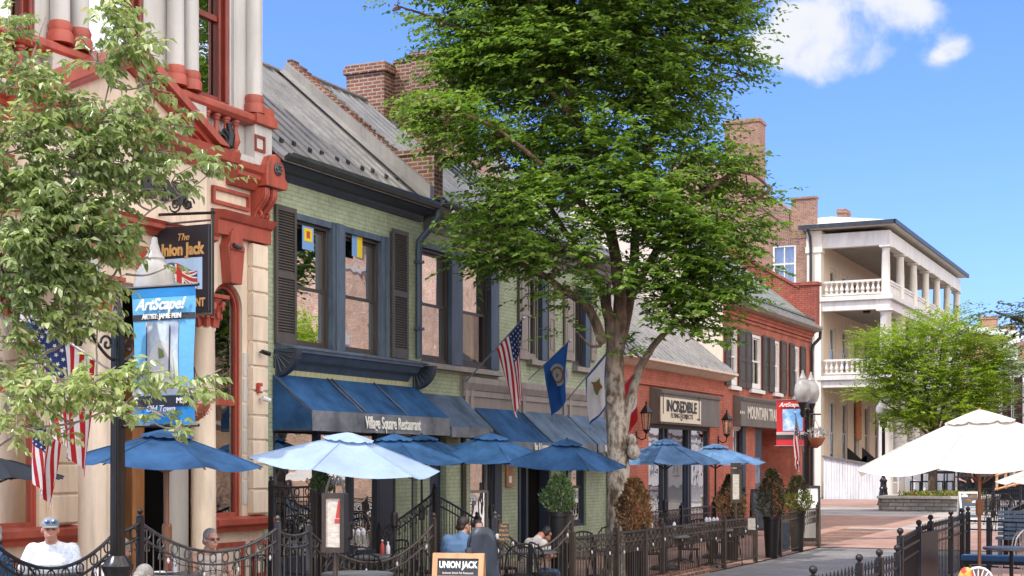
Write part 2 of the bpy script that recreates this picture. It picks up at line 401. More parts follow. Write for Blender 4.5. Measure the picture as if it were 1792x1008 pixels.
M['shirtblue'] = fabric('mid_blue_tshirt', (.14,.24,.40), .05, .1)
M['shirtcream'] = fabric('cream_top', (.62,.56,.50), .05, .06)
M['shirtdark'] = fabric('charcoal_shirt', (.03,.03,.035), .02, .1)
M['shirtpattern'] = twotone('white_shirt_with_blue_print', (.10,.20,.40), (.72,.75,.78), 26, (.34,.40), .8, .0)
M['denim'] = fabric('blue_denim', (.07,.13,.26), .02, .2)
M['khaki'] = fabric('tan_cotton', (.34,.27,.19), .02, .1)
M['capgrey'] = fabric('grey_cotton_cap', (.24,.26,.27), .05, .1)
M['lens'] = paint('blue_mirror_lens', (.04,.10,.28), .12, .1, 5, 0)
M['plastic'] = paint('grey_weathered_tabletop', (.13,.135,.14), .35, .2)
M['napkin'] = fabric('white_napkin', (.7,.72,.75), .1, .05)
M['steel'] = paint('brushed_steel', (.5,.5,.5), .3, .1, 8, 0, .9)
M['redthing'] = twotone('red_yellow_fabric', (.5,.04,.03), (.6,.35,.05), 12, (.45,.55), .7, .0)
M['blueseat'] = fabric('blue_cushion', (.05,.12,.26), .05, .1)
M['siding'] = paint('grey_vertical_siding', (.36,.355,.35), .7, .15)
M['alarm'] = paint('red_alarm_enamel', (.45,.05,.04), .4, .1)
M['whiteplastic'] = paint('white_plastic', (.7,.7,.7), .4, .05)
def frosted():
    m, nt, b = _nt('frosted_lamp_globe'); b.inputs['Base Color'].default_value = (.82,.79,.74,1); b.inputs['Roughness'].default_value = .18
    b.inputs['Transmission Weight'].default_value = .5; b.inputs['IOR'].default_value = 1.3
    n = _noise(nt, 5, 4, _pos(nt)); r = _ramp(nt, n.outputs['Fac'], [(.3,(.52,.50,.46)), (.7,(.74,.72,.68))]); nt.links.new(r.outputs[0], b.inputs['Base Color'])
    return m
M['globe'] = frosted()
def lampglass():
    m = glass('lantern_glass', .15, (.9,.88,.8)); return m
M['lampglass'] = lampglass()
# ================================================================ building helpers
def wall_x(name, parent, mat, x, y0, y1, z0, z1, holes=(), depth=.2):
    mb = MB()
    ys = sorted(set([y0, y1]+[h[0] for h in holes]+[h[1] for h in holes])); zs = sorted(set([z0, z1]+[h[2] for h in holes]+[h[3] for h in holes]))
    ys = [a for a in ys if y0 <= a <= y1]; zs = [a for a in zs if z0 <= a <= z1]
    for a, b in zip(ys, ys[1:]):
        for c, d in zip(zs, zs[1:]):
            ym, zm = (a+b)/2, (c+d)/2
            if any(h[0] < ym < h[1] and h[2] < zm < h[3] for h in holes): continue
            mb.poly([(x,a,c),(x,b,c),(x,b,d),(x,a,d)])
    for h in holes:
        a, b, c, d = h[:4]; q = x-depth
        mb.poly([(x,a,c),(q,a,c),(q,a,d),(x,a,d)]); mb.poly([(x,b,c),(x,b,d),(q,b,d),(q,b,c)])
        mb.poly([(x,a,d),(q,a,d),(q,b,d),(x,b,d)]); mb.poly([(x,a,c),(x,b,c),(q,b,c),(q,a,c)])
    return mb.build(name, mat, parent)
def frame_x(mb, x0, x1, y0, y1, z0, z1, t, tb=None):
    tb = tb or t
    mb.box(x0,x1,y0,y0+t,z0,z1); mb.box(x0,x1,y1-t,y1,z0,z1)
    mb.box(x0,x1,y0+t,y1-t,z1-t,z1); mb.box(x0,x1,y0+t,y1-t,z0,z0+tb)
def sash_window(parent, x, y0, y1, z0, z1, fmat, gmat=None, t=.06, rail=.5, curtain=None, smat=None, muntin=0, name='window'):
    """double hung: frame, two sashes with a meeting rail, one pane mesh"""
    f = MB(); frame_x(f, x-.09, x, y0, y1, z0, z1, t)
    fo = f.build(name, fmat, parent)
    zr = z0+(z1-z0)*rail
    s = MB(); frame_x(s, x-.075, x-.03, y0+t+.003, y1-t-.003, z0+t+.003, zr, .045, .07)
    frame_x(s, x-.1, x-.055, y0+t+.003, y1-t-.003, zr-.04, z1-t-.003, .045, .05)
    for k in range(muntin):
        yy = y0+t+(y1-y0-2*t)*(k+1)/(muntin+1)
        s.box(x-.07, x-.035, yy-.012, yy+.012, z0+t+.07, zr-.045); s.box(x-.095, x-.06, yy-.012, yy+.012, zr, z1-t-.05)
    s.build('sash', smat or fmat, fo)
    p = MB(); p.poly([(x-.052,y0+t+.04,z0+t+.06),(x-.052,y1-t-.04,z0+t+.06),(x-.052,y1-t-.04,zr-.03),(x-.052,y0+t+.04,zr-.03)])
    p.poly([(x-.078,y0+t+.04,zr+.005),(x-.078,y1-t-.04,zr+.005),(x-.078,y1-t-.04,z1-t-.04),(x-.078,y0+t+.04,z1-t-.04)])
    p.build('pane', gmat or M['glass'], fo)
    if curtain:
        c = MB(); n = 26; ya, yb = y0+t+(y1-y0)*curtain[0], y0+t+(y1-y0-2*t)*curtain[1]
        pr = None
        for k in range(n+1):
            yy = ya+(yb-ya)*k/n; xx = x-.22+.025*math.sin(k*2.3)
            q = ((xx,yy,z0+.02),(xx,yy,z0+(z1-z0)*curtain[2]))
            if pr: c.poly([pr[0],q[0],q[1],pr[1]])
            pr = q
        c.build('curtain', M['curtain'], fo)
    return fo
def louver_shutter(parent, x, y0, y1, z0, z1, mat, louver=True, mid=.5, name='shutter'):
    s = MB(); t = .055
    s.box(x,x+.04,y0,y0+t,z0,z1); s.box(x,x+.04,y1-t,y1,z0,z1)
    zm = z0+(z1-z0)*mid
    s.box(x,x+.04,y0+t,y1-t,z1-.08,z1); s.box(x,x+.04,y0+t,y1-t,z0,z0+.16); s.box(x,x+.04,y0+t,y1-t,zm-.05,zm+.05)
    for a, b in ((z0+.16, zm-.05), (zm+.05, z1-.08)):
        if louver:
            n = max(3, int((b-a)/.042))
            for k in range(n):
                zz = a+(b-a)*(k+.5)/n
                s.add([(x+.008,y0+t,zz+.012),(x+.034,y0+t,zz-.018),(x+.034,y1-t,zz-.018),(x+.008,y1-t,zz+.012),
                       (x+.002,y0+t,zz+.008),(x+.028,y0+t,zz-.022),(x+.028,y1-t,zz-.022),(x+.002,y1-t,zz+.008)],
                      [(0,1,2,3),(4,7,6,5),(0,3,7,4),(1,5,6,2)])
            s.box(x+.001,x+.004,y0+t,y1-t,a,b)
        else:
            s.box(x+.004,x+.022,y0+t,y1-t,a,b); 
            s.box(x+.022,x+.034,y0+t+.05,y1-t-.05,a+.05,b-.05)
    return s.build(name, mat, parent)
def shell(parent, name, mat, x0, x1, y0, y1, z0, z1, gable=None):
    """side and back walls (front is a wall_x); gable = (ridge_x, ridge_z)"""
    mb = MB()
    for y in (y0, y1):
        pts = [(x0,z0),(x1,z0),(x1,z1)]
        if gable: pts.append(gable)
        pts.append((x0,z1))
        mb.poly([(a,y,b) for a,b in pts])
    mb.poly([(x0,y0,z0),(x0,y1,z0),(x0,y1,z1),(x0,y0,z1)])
    return mb.build(name, mat, parent)
def seam_roof(parent, mat, y0, y1, eave, ridge, back, pitch=.42, name='roof', seam=.03):
    """standing-seam slope from eave (x,z) to ridge (x,z), and the far slope down to back"""
    mb = MB(); (xe,ze), (xr,zr), (xb,zb) = eave, ridge, back
    L = math.hypot(xr-xe, zr-ze); nx, nz = (zr-ze)/L, -(xr-xe)/L
    if nz < 0: nx, nz = -nx, -nz
    T = .06
    mb.prism([(xe,ze),(xr,zr),(xb,zb),(xb,zb-T),(xr,zr-T*1.3),(xe,ze-T)], 'y', y0, y1)
    n = int((y1-y0)/pitch)
    for k in range(1, n+1):
        y = y0+(y1-y0)*k/(n+1)
        mb.add([(xe,y-.012,ze),(xr,y-.012,zr),(xr+nx*seam,y-.008,zr+nz*seam),(xe+nx*seam,y-.008,ze+nz*seam),
                (xe,y+.012,ze),(xr,y+.012,zr),(xr+nx*seam,y+.008,zr+nz*seam),(xe+nx*seam,y+.008,ze+nz*seam)],
               [(0,1,2,3),(4,7,6,5),(3,2,6,7),(0,3,7,4)])
    mb.tube([(xr,y0,zr+.03),(xr,y1,zr+.03)], .05, 6)
    return mb.build(name, mat, parent)
def cornice_profile(mb, prof, y0, y1):
    mb.prism(prof, 'y', y0, y1)
def baluster_prof(h, r):
    return [(r*.9,0),(r*.9,h*.08),(r*.45,h*.12),(r*.55,h*.2),(r,h*.34),(r*.85,h*.45),(r*.45,h*.68),(r*.42,h*.8),(r*.7,h*.85),(r*.7,h*.9),(r*.9,h*.92),(r*.9,h)]

XF = -13.0
# ================================================================ BANK (cream and terracotta, classical front)
bank = thing('bank_building', 'cream two storey bank with terracotta red cornices, columns and arched windows', 'building', (XF, 15.6, 0))
BY0, BY1 = 12.3, fy(471, 12.88)
ay0, ay1 = fy(371), fy(424)          # arched window near the green building
aw = ay1-ay0
ly1 = fy(69); ly0 = ly1-aw
dy0, dy1 = fy(214), fy(348)
up_r = [17.8, 15.88, 13.85]; upw = 1.12
holes = [(ay0,ay1,1.2,4.63),(ly0,ly1,1.2,4.63),(dy0,dy1,0,4.3)]+[(r-upw,r,7.2,9.9) for r in up_r]
wall_x('wall', bank, M['cream'], XF, BY0, BY1, 0, 6.3, holes[:3], .14)
wall_x('upper_wall', bank, M['pale'], XF, BY0, BY1, 6.3, 12.0, holes[3:], .28)
shell(bank, 'side_wall', M['cream'], -22, XF-.002, BY0, BY1, 0, 12.0)
mb = MB(); mb.box(-22.2, XF+.1, BY0-.1, BY1+.05, 12.0, 12.12); mb.build('roof', M['gutter'], bank)
mb = MB(); cornice_profile(mb, [(XF,9.9),(XF+.12,9.95),(XF+.15,10.1),(XF+.4,10.2),(XF+.45,10.48),(XF,10.5)], BY0, BY1); mb.build('roof_cornice', M['terra'], bank)
def arched(parent, y0, y1, z0, z1):
    yc = (y0+y1)/2; r = (y1-y0)/2; zs = z1-r
    def arc(rr, n=20): return [(yc-rr*math.cos(PI*k/n), zs+rr*math.sin(PI*k/n)) for k in range(n+1)]
    # spandrels that turn the square opening into an arch
    sp = MB(); o = arc(r)
    for i in range(20):
        a, b = o[i], o[i+1]
        sp.poly([(XF,a[0],a[1]),(XF,b[0],b[1]),(XF,b[0],z1),(XF,a[0],z1)])
        sp.poly([(XF,a[0],a[1]),(XF,b[0],b[1]),(XF-.14,b[0],b[1]),(XF-.14,a[0],a[1])])
    sp.build('arch_spandrel', M['cream'], parent)
    f = MB()
    for ra, rb, xa, xb in ((r-.003, r-.035, -.09, -.05), (r-.035, r-.075, -.13, -.07)):
        A, B = [(yc-ra, z0)]+arc(ra)+[(yc+ra, z0)], [(yc-rb, z0)]+arc(rb)+[(yc+rb, z0)]
        for i in range(len(A)-1):
            p = [(A[i][0],A[i][1]),(A[i+1][0],A[i+1][1]),(B[i+1][0],B[i+1][1]),(B[i][0],B[i][1])]
            f.add([(XF+xa,)+q for q in p]+[(XF+xb,)+q for q in p], [(0,1,2,3),(7,6,5,4),(0,4,5,1),(3,2,6,7)])
    f.box(XF-.13, XF-.07, yc-r+.076, yc+r-.076, z0, z0+.09)
    zt = z0+(zs-z0)*.54
    f.box(XF-.13, XF-.08, yc-r+.076, yc+r-.076, zt, zt+.09)
    fo = f.build('window', M['terra'], parent)
    g = MB(); q = arc(r-.06)
    g.poly([(XF-.11,yc-r+.06,z0+.05)]+[(XF-.11,a,b) for a,b in q]+[(XF-.11,yc+r-.06,z0+.05)])
    g.build('pane', M['glassarch'], fo)
    k = MB()
    k.prism([(yc-.13,z1-.02),(yc+.13,z1-.02),(yc+.2,z1+.52),(yc+.16,z1+.58),(yc+.12,z1+.72),(yc+.05,z1+.78),(yc-.05,z1+.78),(yc-.12,z1+.72),(yc-.16,z1+.58),(yc-.2,z1+.52)], 'x', XF+.002, XF+.17)
    k.box(XF+.17, XF+.19, yc-.17, yc+.17, z1+.46, z1+.51)
    k.build('keystone', M['terra'], parent, bevel=.012)
for a, b in ((ay0, ay1), (ly0, ly1)): arched(bank, a, b, 1.2, 4.63)
# rusticated piers: stacked blocks with real joints
def pier(y0, y1, z0, z1, ch=.36):
    mb = MB(); n = int((z1-z0)/ch); h = (z1-z0)/n
    for k in range(n): mb.box(XF+.003, XF+.11, y0, y1, z0+k*h+.02, z0+(k+1)*h-.012)
    mb.box(XF+.001, XF+.08, y0+.01, y1-.01, z0, z1)
    return mb.build('pier', M['cream'], bank, bevel=.012)
pier(fy(433), BY1-.003, 1.25, 5.28); pier(fy(80), fy(128), 1.25, 4.6); pier(BY0+.02, BY0+.5, 1.25, 5.28)
# voussoir cuts beside the arch read as short joints
mb = MB()
for k in range(6):
    z = 1.4+k*.38
    mb.box(XF+.001, XF+.012, fy(425), fy(432), z, z+.34)
mb.build('jamb_block', M['pale'], bank)
# sill band with base panels
for y0, y1 in ((ay0-.1, BY1+.03), (BY0, fy(131))):
    mb = MB(); mb.prism([(XF,1.02),(XF+.12,1.02),(XF+.14,1.08),(XF+.2,1.12),(XF+.2,1.2),(XF,1.235)], 'y', y0, y1); mb.build('sill_band', M['terra'], bank)
for y0, y1 in ((ay0+.02, ay1+.03), (fy(438), fy(468)), (ly0+.02, ly1+.03)):
    mb = MB(); frame_x(mb, XF+.002, XF+.04, y0, y1, .3, .86, .07); mb.build('base_panel', M['terra'], bank)
for y0, y1 in ((ay0-.1, BY1), (BY0, fy(131))):
    mb = MB(); mb.box(XF+.003, XF+.1, y0, y1, 0, .2); mb.build('plinth', M['terra'], bank)
# red band above the piers, frieze with panel, main cornice
def band(y0, y1, x=0.0):
    mb = MB(); mb.prism([(XF,5.3),(XF+.13+x,5.3),(XF+.13+x,5.5),(XF+.17+x,5.52),(XF+.21+x,5.58),(XF+.24+x,5.63),(XF,5.66)], 'y', y0, y1)
    return mb.build('string_course', M['terra'], bank)
band(fy(369), BY1+.04); band(BY0, 13.9)
mb = MB(); frame_x(mb, XF+.002, XF+.05, fy(369), fy(434), 5.74, 5.99, .05); mb.build('frieze_panel', M['terra'], bank)
def main_cornice(y0, y1):
    mb = MB(); mb.prism([(XF,6.06),(XF+.1,6.06),(XF+.16,6.14),(XF+.22,6.2),(XF+.22,6.26),(XF+.27,6.3),(XF+.29,6.38),(XF,6.42)], 'y', y0, y1)
    return mb.build('cornice', M['terra'], bank)
main_cornice(fy(395), BY1-.05); main_cornice(BY0, 13.6)
# end console under the block at the corner
con = MB()
for q in (0, .2):
    y = BY1-.32+q
    pts = []
    for k in range(15):
        t = k/14; pts.append((XF+.24-.18*t+.045*math.sin(t*2*PI), 6.1-.5*t))
    con.prism([(XF+.02,6.1)]+pts+[(XF+.02,5.6)], 'y', y, y+.14)
    for j in range(3): con.tube([(p[0]+.012, y+.03+.04*j, p[1]) for p in pts], .018, 5)
    con.ring((XF+.11, y+.07, 5.72), .05, .022, 'y', 10)
con.build('scroll_console', M['terra'], bank, smooth=True)
blk = MB(); yb = BY1-.34
blk.prism([(yb,6.12),(yb+.52,6.12),(yb+.56,6.22),(yb+.48,6.3),(yb+.46,6.45),(yb+.36,6.58),(yb+.22,6.62),(yb+.1,6.57),(yb+.02,6.44),(yb,6.3)], 'x', XF+.06, XF+.32)
cb = blk.build('corner_block', M['terra'], bank, bevel=.015)
ro = MB(); ro.lathe([(.1,0),(.1,.02),(.05,.035)], (XF+.32, yb+.27, 6.4), 12, 'x')
for k in range(6): ro.sphere((XF+.345, yb+.27+.055*math.cos(k*PI/3), 6.4+.055*math.sin(k*PI/3)), .03, 6, 4)
ro.build('rosette', M['iron'], cb)
# portico: columns, capitals, entablature with the name, pediment
PX = XF+.62
def column(yc, x, r, z0, z1, cap=True):
    mb = MB(); mb.lathe([(r*1.25,z0),(r*1.25,z0+.12),(r*1.1,z0+.14),(r*1.15,z0+.2),(r,z0+.26),(r*.97,z0+(z1-z0)*.5),(r*.88,z1-.5),(r*.96,z1-.48),(r*.96,z1-.45),(r*.88,z1-.43),(r*.88,z1-.4)], (x,yc,0), 20)
    c = mb.build('column', M['cream'], bank, smooth=True)
    k = MB(); k.lathe([(r*.9,z1-.42),(r*1.0,z1-.3),(r*1.25,z1-.12),(r*1.5,z1-.06)], (x,yc,0), 16)
    for row, (zz, rr, n) in enumerate(((z1-.36,.97,9),(z1-.24,1.1,9))):
        for i in range(n):
            a = 2*PI*(i+row*.5)/n
            k.tube([(x+r*rr*.95*math.cos(a), yc+r*rr*.95*math.sin(a), zz-.08),(x+r*rr*1.1*math.cos(a), yc+r*rr*1.1*math.sin(a), zz+.06),(x+r*rr*1.45*math.cos(a), yc+r*rr*1.45*math.sin(a), zz+.09),(x+r*rr*1.45*math.cos(a), yc+r*rr*1.45*math.sin(a), zz+.03)], [.05,.045,.035,.02], 5)
    for a in (PI/4, 3*PI/4, 5*PI/4, 7*PI/4):
        k.sphere((x+r*1.5*math.cos(a), yc+r*1.5*math.sin(a), z1-.12), .05, 8, 5)
    k.box(x-r*1.5, x+r*1.5, yc-r*1.5, yc+r*1.5, z1-.05, z1)
    k.build('capital', M['terra'], c, smooth=True)
PW = PX+XF  # helper
column(fy(163,12.45), -12.45, .185, 0, 4.3); column(fy(357,12.45), -12.45, .165, 0, 4.3)
# wooden door case and doors inside the recess
mb = MB()
mb.box(XF-.5, XF-.35, fy(268), fy(289), 0, 3.6); mb.box(XF-.35, XF-.22, fy(326), fy(347), 0, 3.6); mb.box(XF-.5, XF-.36, fy(268), fy(347), 3.6, 3.75)
mb.build('door_case', M['wood'], bank, bevel=.01)
mb = MB(); mb.box(XF-.5, XF-.45, fy(216), fy(266), 0, 3.5)
for z in (.25, 1.5):
    mb.box(XF-.45, XF-.43, fy(224), fy(258), z, z+.9)
dd = mb.build('door', M['bluedoor'], bank, bevel=.008)
mb = MB(); mb.box(XF-.4, XF-.36, fy(330,13.3), fy(345,13.3), .1, 2.9); d2 = mb.build('oak_door', M['wood'], bank)
mb = MB(); mb.sphere((XF-.32, fy(337,13.3), 1.12), .035); mb.tube([(XF-.34, fy(337,13.3), 1.28),(XF-.3,fy(337,13.3),1.34),(XF-.34, fy(337,13.3), 1.5)], .012); mb.build('handle', M['steel'], d2)
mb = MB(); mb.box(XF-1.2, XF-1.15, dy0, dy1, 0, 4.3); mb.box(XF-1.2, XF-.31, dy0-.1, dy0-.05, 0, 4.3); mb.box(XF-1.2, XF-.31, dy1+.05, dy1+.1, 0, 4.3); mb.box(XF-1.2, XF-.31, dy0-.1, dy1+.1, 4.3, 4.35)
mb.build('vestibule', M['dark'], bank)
mb = MB(); mb.lathe([(.17,0),(.17,3.9),(.2,3.95),(.2,4.1)], (XF-.02, fy(310), 0), 16); mb.build('half_column', M['pale'], bank, smooth=True)
ey0, ey1 = fy(66,12.4), fy(369,12.4)
mb = MB()
mb.box(XF+.002, PX-.06, ey0+.02, ey1-.03, 5.12, 6.02)
mb.box(XF+.002, PX-.12, ey0+.06, ey1-.08, 4.3, 4.98)
en = mb.build('entablature', M['cream'], bank, bevel=.01)
mb = MB(); mb.prism([(XF,4.97),(PX-.06,4.97),(PX-.02,5.02),(PX+.06,5.05),(PX+.06,5.1),(PX+.1,5.14),(XF,5.16)], 'y', ey0-.05, ey1+.07); mb.build('moulding', M['terra'], en)
mb = MB(); mb.box(PX-.118, PX-.09, ey0+.06, ey1-.08, 4.5, 4.8); mb.build('red_fascia', M['terra'], en)
text('UNION BANK', .37, (PX-.04, (ey0+ey1)/2+.05, 5.56), 'x', M['ink'], en, 'lettering', sx=.98, bold=.02, extrude=.03)
mb = MB(); mb.prism([(XF,6.02),(PX-.02,6.02),(PX+.02,6.1),(PX+.14,6.16),(PX+.18,6.3),(XF,6.34)], 'y', ey0-.1, fy(402,12.4)); mb.build('cornice', M['terra'], bank)
pc = (ey0+ey1)/2; ph = .95; pw = (ey1-ey0)/2+.2
mb = MB()
for s in (-1, 1):
    for (o, w0, xx) in ((0,.13,.16),(.13,.09,.06),(.22,.06,0)):
        a = (pc+s*(pw-o*1.6), 6.345); b = (pc, 6.345+ph-o)
        mb.prism([a, b, (b[0], b[1]-w0), (a[0]-s*w0*1.7, a[1])], 'x', XF+.002, PX+xx)
pdm = mb.build('pediment', M['terra'], bank)
mb = MB(); mb.prism([(pc-pw+.4,6.345),(pc+pw-.4,6.345),(pc,6.345+ph-.3)], 'x', XF+.003, PX-.1); mb.build('tympanum', M['cream'], pdm)
text('1870', .2, (PX-.09, pc+.35, 6.5), 'x', M['terra'], pdm, 'numerals', bold=.01, extrude=.012)
# balustrade over the cornice
mb = MB()
for y0, y1 in ((fy(428), BY1-.02), (16.55, 17.0), (13.95, 14.35)):
    mb.box(XF+.004, XF+.19, y0, y1, 6.42, 7.02)
mb.box(XF+.004, XF+.17, BY0, BY1-.02, 6.42, 6.52)
mb.build('pedestal', M['pale'], bank, bevel=.01)
mb = MB(); frame_x(mb, XF+.192, XF+.21, fy(446,12.8), fy(464,12.8), 6.62, 6.86, .04); mb.build('pedestal_panel', M['terradark'], bank)
mb = MB()
mb.prism([(XF,7.0),(XF+.17,7.0),(XF+.22,7.05),(XF+.22,7.12),(XF+.17,7.16),(XF,7.2)], 'y', BY0, BY1-.05)
mb.box(XF+.01, XF+.26, fy(428)-.04, BY1+.03, 7.022, 7.17)
mb.box(XF+.01, XF+.235, fy(428)+.02, BY1-.02, 7.17, 7.3)
bal = mb.build('balustrade_rail', M['terra'], bank, bevel=.008)
proto = None
for y in [17.12, 17.35, 17.58, 17.81]+[12.5+.2*k for k in range(7)]+[14.5+.2*k for k in range(3)]:
    if proto is None:
        b = MB(); b.lathe(baluster_prof(.48, .075), (0,0,0), 12); proto = b.build('baluster', M['terra'], bal, smooth=True); proto.location = (XF+.09, y, 6.52)
    else:
        c = proto.copy(); COL.objects.link(c); c.location = (XF+.09, y, 6.52)
# upper columns and windows
for i, y in enumerate([fy(306,12.9), fy(332,12.9), fy(444,12.89), fy(104,12.9), fy(138,12.9), 12.6]):
    mb = MB(); r = .12; x = XF+.11
    mb.lathe([(r*1.35,7.18),(r*1.35,7.3),(r*1.15,7.33),(r*1.25,7.4),(r*1.05,7.45)], (x,y,0), 16); base = mb
    c = MB(); c.lathe([(r,7.45),(r*.96,8.6),(r*.86,9.85)], (x,y,0), 18); co = c.build('upper_column', M['pale'], bank, smooth=True)
    base.build('column_base', M['terra'], co, smooth=True)
mb = MB()
for y in (fy(404), ): mb.box(XF+.003, XF+.04, y+.02, fy(430), 7.2, 9.85)
mb.build('upper_pilaster', M['pale'], bank)
for r_ in up_r:
    f = MB(); y0, y1 = r_-upw, r_
    frame_x(f, XF-.16, XF-.02, y0, y1, 7.2, 9.9, .05); frame_x(f, XF-.22, XF-.1, y0+.05, y1-.05, 7.25, 9.85, .07)
    f.box(XF-.2, XF-.12, y0+.12, y1-.12, 8.42, 8.5)
    f.tube([(XF-.03,y1-.05,7.25),(XF-.03,y1-.05,9.9)], .028, 8); f.tube([(XF-.1,y1-.12,7.25),(XF-.1,y1-.12,9.9)], .022, 8)
    fo = f.build('upper_window', M['terradark'], bank)
    g = MB(); g.poly([(XF-.17,y0+.1,7.3),(XF-.17,y1-.1,7.3),(XF-.17,y1-.1,9.8),(XF-.17,y0+.1,9.8)]); g.build('pane', M['glass'], fo)
# small fittings on the pier
al = thing('fire_alarm', 'small red fire alarm box high on the cream bank pier', 'alarm', atx(452,680,12.88))
p = atx(452,679,12.88); mb = MB(); mb.box(p.x, p.x+.05, p.y-.05, p.y+.05, p.z-.075, p.z+.075); mb.build('box', M['alarm'], al, bevel=.008)
mb = MB(); mb.box(p.x+.05, p.x+.07, p.y-.02, p.y+.03, p.z-.05, p.z+.02); mb.build('strobe', M['whiteplastic'], al)
def wall_cam(px, py, name, label, m, white=False):
    p = atx(px, py, 12.88); t = thing(name, label, 'camera', p)
    mb = MB(); mb.tube([p, p+Vector((.06,0,.01)), p+Vector((.1,.0,0))], .016, 6); mb.build('bracket', m, t)
    mb = MB(); mb.tube([p+Vector((.08,-.06,.0)), p+Vector((.12,.08,-.03))], .035, 8); mb.build('housing', m, t)
wall_cam(455, 697, 'security_camera', 'small white security camera below the red fire alarm box', M['whiteplastic'])
wall_cam(455, 616, 'spotlight', 'small black spotlight on the cream bank pier above the red alarm box', M['black'])
wall_cam(405, 430, 'floodlight', 'grey floodlight on the red keystone over the arched bank window', M['iron'])
# cast scroll on the pediment
p = atx(389, 247, 12.35); t = thing('roof_ornament', 'black iron scroll ornament standing on the bank pediment beside red balusters', 'ornament', p)
mb = MB(); pts = []
for k in range(34):
    a = k*.42; rr = .02+.0052*k; pts.append((p.x, p.y-.02+rr*math.cos(a), p.z-.02+rr*math.sin(a)))
mb.tube(pts, .035, 6); mb.tube([(p.x,p.y+.15,p.z-.05),(p.x,p.y+.2,p.z+.12),(p.x,p.y+.14,p.z+.26),(p.x,p.y+.24,p.z+.3)], [.07,.06,.04,.02], 7); mb.box(p.x-.05,p.x+.05,p.y-.22,p.y+.24,p.z-.22,p.z-.16)
mb.build('scroll', M['black'], t, smooth=True)

# ================================================================ RESTAURANT (green, blue trim)
RY0, RY1 = fy(474.5), fy(736)
rest = thing('restaurant_building', 'pale green two storey restaurant with blue trimmed double window and dark louvred shutters', 'building', (XF, (RY0+RY1)/2, 0))
wz0, wz1 = fz(515,608), fz(515,372)
gy0, gy1 = fy(513), fy(677)
pier_y = fy(692), fy(719)
sf = (RY0+.05, fy(691), .1, 2.75)
wall_x('wall', rest, M['green'], XF, BY1+.004, RY1, 0, 6.7, [(gy0,gy1,wz0,wz1), sf, (fy(719)+.02, RY1-.12, 0, 2.75)], .25)
shell(rest, 'side_wall', M['green'], -18.4, XF-.002, RY0+.01, RY1-.01, 0, 6.3, (-15.65, 8.9))
EZ = 6.62
seam_roof(rest, M['rooflight'], BY1+.01, RY1-.16, (-12.62, EZ-.02), (-15.7, 9.25), (-18.8, 6.6), .36)
# snow guards
for k in range(11):
    sg = MB()
    y = RY0+.3+k*.4; f = .13+.012*(k % 2); x = -12.62-3.08*f; z = EZ-.02+2.65*f
    sg.prism([(x+.02,z),(x-.02,z+.02),(x-.01,z+.09),(x+.025,z+.06)], 'y', y-.035, y+.035); sg.build('snow_guard', M['gutter'], rest)
mb = MB(); mb.prism([(XF,6.36),(XF+.04,6.36),(XF+.09,6.42),(XF+.1,6.46),(XF+.26,6.49),(XF+.33,6.53),(XF+.33,6.56),(XF,6.58)], 'y', BY1+.01, RY1-.05); mb.build('cornice', M['navydark'], rest)
mb = MB(); mb.prism([(-12.66,6.555),(-12.56,6.565),(-12.53,6.62),(-12.535,6.66),(-12.56,6.64),(-12.6,6.62),(-12.66,6.6)], 'y', BY1+.02, RY1-.05)
mb.tube([(-12.6,RY0,6.68),(-12.58,(RY0+RY1)/2,6.67),(-12.6,RY1-.1,6.68)], .025, 6)
gu = mb.build('gutter', M['gutter'], rest)
dsy = fy(728)
mb = MB(); mb.tube([(-12.6,dsy+.12,6.55),(-12.62,dsy+.1,6.42),(-12.8,dsy+.03,6.15),(-12.93,dsy,6.0),(-12.94,dsy,5.85),(-12.94,dsy,3.9)], .06, 8)
for z in (5.6, 4.4): mb.box(-13,-12.87,dsy-.08,dsy+.08,z,z+.05)
mb.build('downpipe', M['navy'], rest, smooth=True)
# brick parapet between the two roofs, stepping up the slope, with a pier at the eave
mb = MB(); pyc = RY1-.02
for k in range(26):
    x0 = -13.35-.093*k; z0 = 7.25+.080*k
    mb.box(x0-.095, x0, pyc-.13, pyc+.13, z0-.4, z0+.33+.012*((k*7) % 3))
mb.box(-13.35, -12.62, pyc-.16, pyc+.16, 6.75, 7.56)
mb.box(-13.42, -12.57, pyc-.19, pyc+.19, 7.562, 7.64)
mb.build('brick_parapet', M['brickdark'], rest)
fl = MB(); fl.prism([(-12.62,6.66),(-15.7,9.31),(-15.7,9.5),(-12.62,6.95)], 'y', pyc-.32, pyc-.17)
fl.add([(-12.6,pyc-.6,6.66),(-15.7,pyc-.6,9.31),(-15.7,pyc-.32,9.36),(-12.6,pyc-.32,6.71)], [(0,1,2,3)])
fl.build('lead_flashing', M['rooflight'], rest)
# double window
m0, m1 = fy(578), fy(600)
mb = MB()
mb.box(XF-.15, XF+.05, m0, m1, wz0, wz1); mb.box(XF+.05, XF+.075, m0+.08, m1-.08, wz0, wz1)
mb.box(XF-.15, XF+.04, gy1-.24, gy1-.12, wz0, wz1); mb.box(XF-.15, XF+.065, gy1-.12, gy1-.002, wz0, wz1)
mb.box(XF-.12, XF+.03, gy0+.002, m0, wz1-.1, wz1-.002); mb.box(XF-.12, XF+.03, m1, gy1-.24, wz1-.1, wz1-.002)
mb.build('casing', M['bluetrim'], rest)
for a, b in ((gy0+.02, m0-.003), (m1+.003, gy1-.243)):
    sash_window(rest, XF-.04, a, b, wz0+.01, wz1-.105, M['brownsash'], M['glass'], .05, .49)
mb = MB(); mb.poly([(XF-1.5,gy0-.5,wz0-.4),(XF-1.5,gy1+.5,wz0-.4),(XF-1.5,gy1+.5,wz1+.3),(XF-1.5,gy0-.5,wz1+.3)]); mb.build('room_wall', M['dark'], rest)
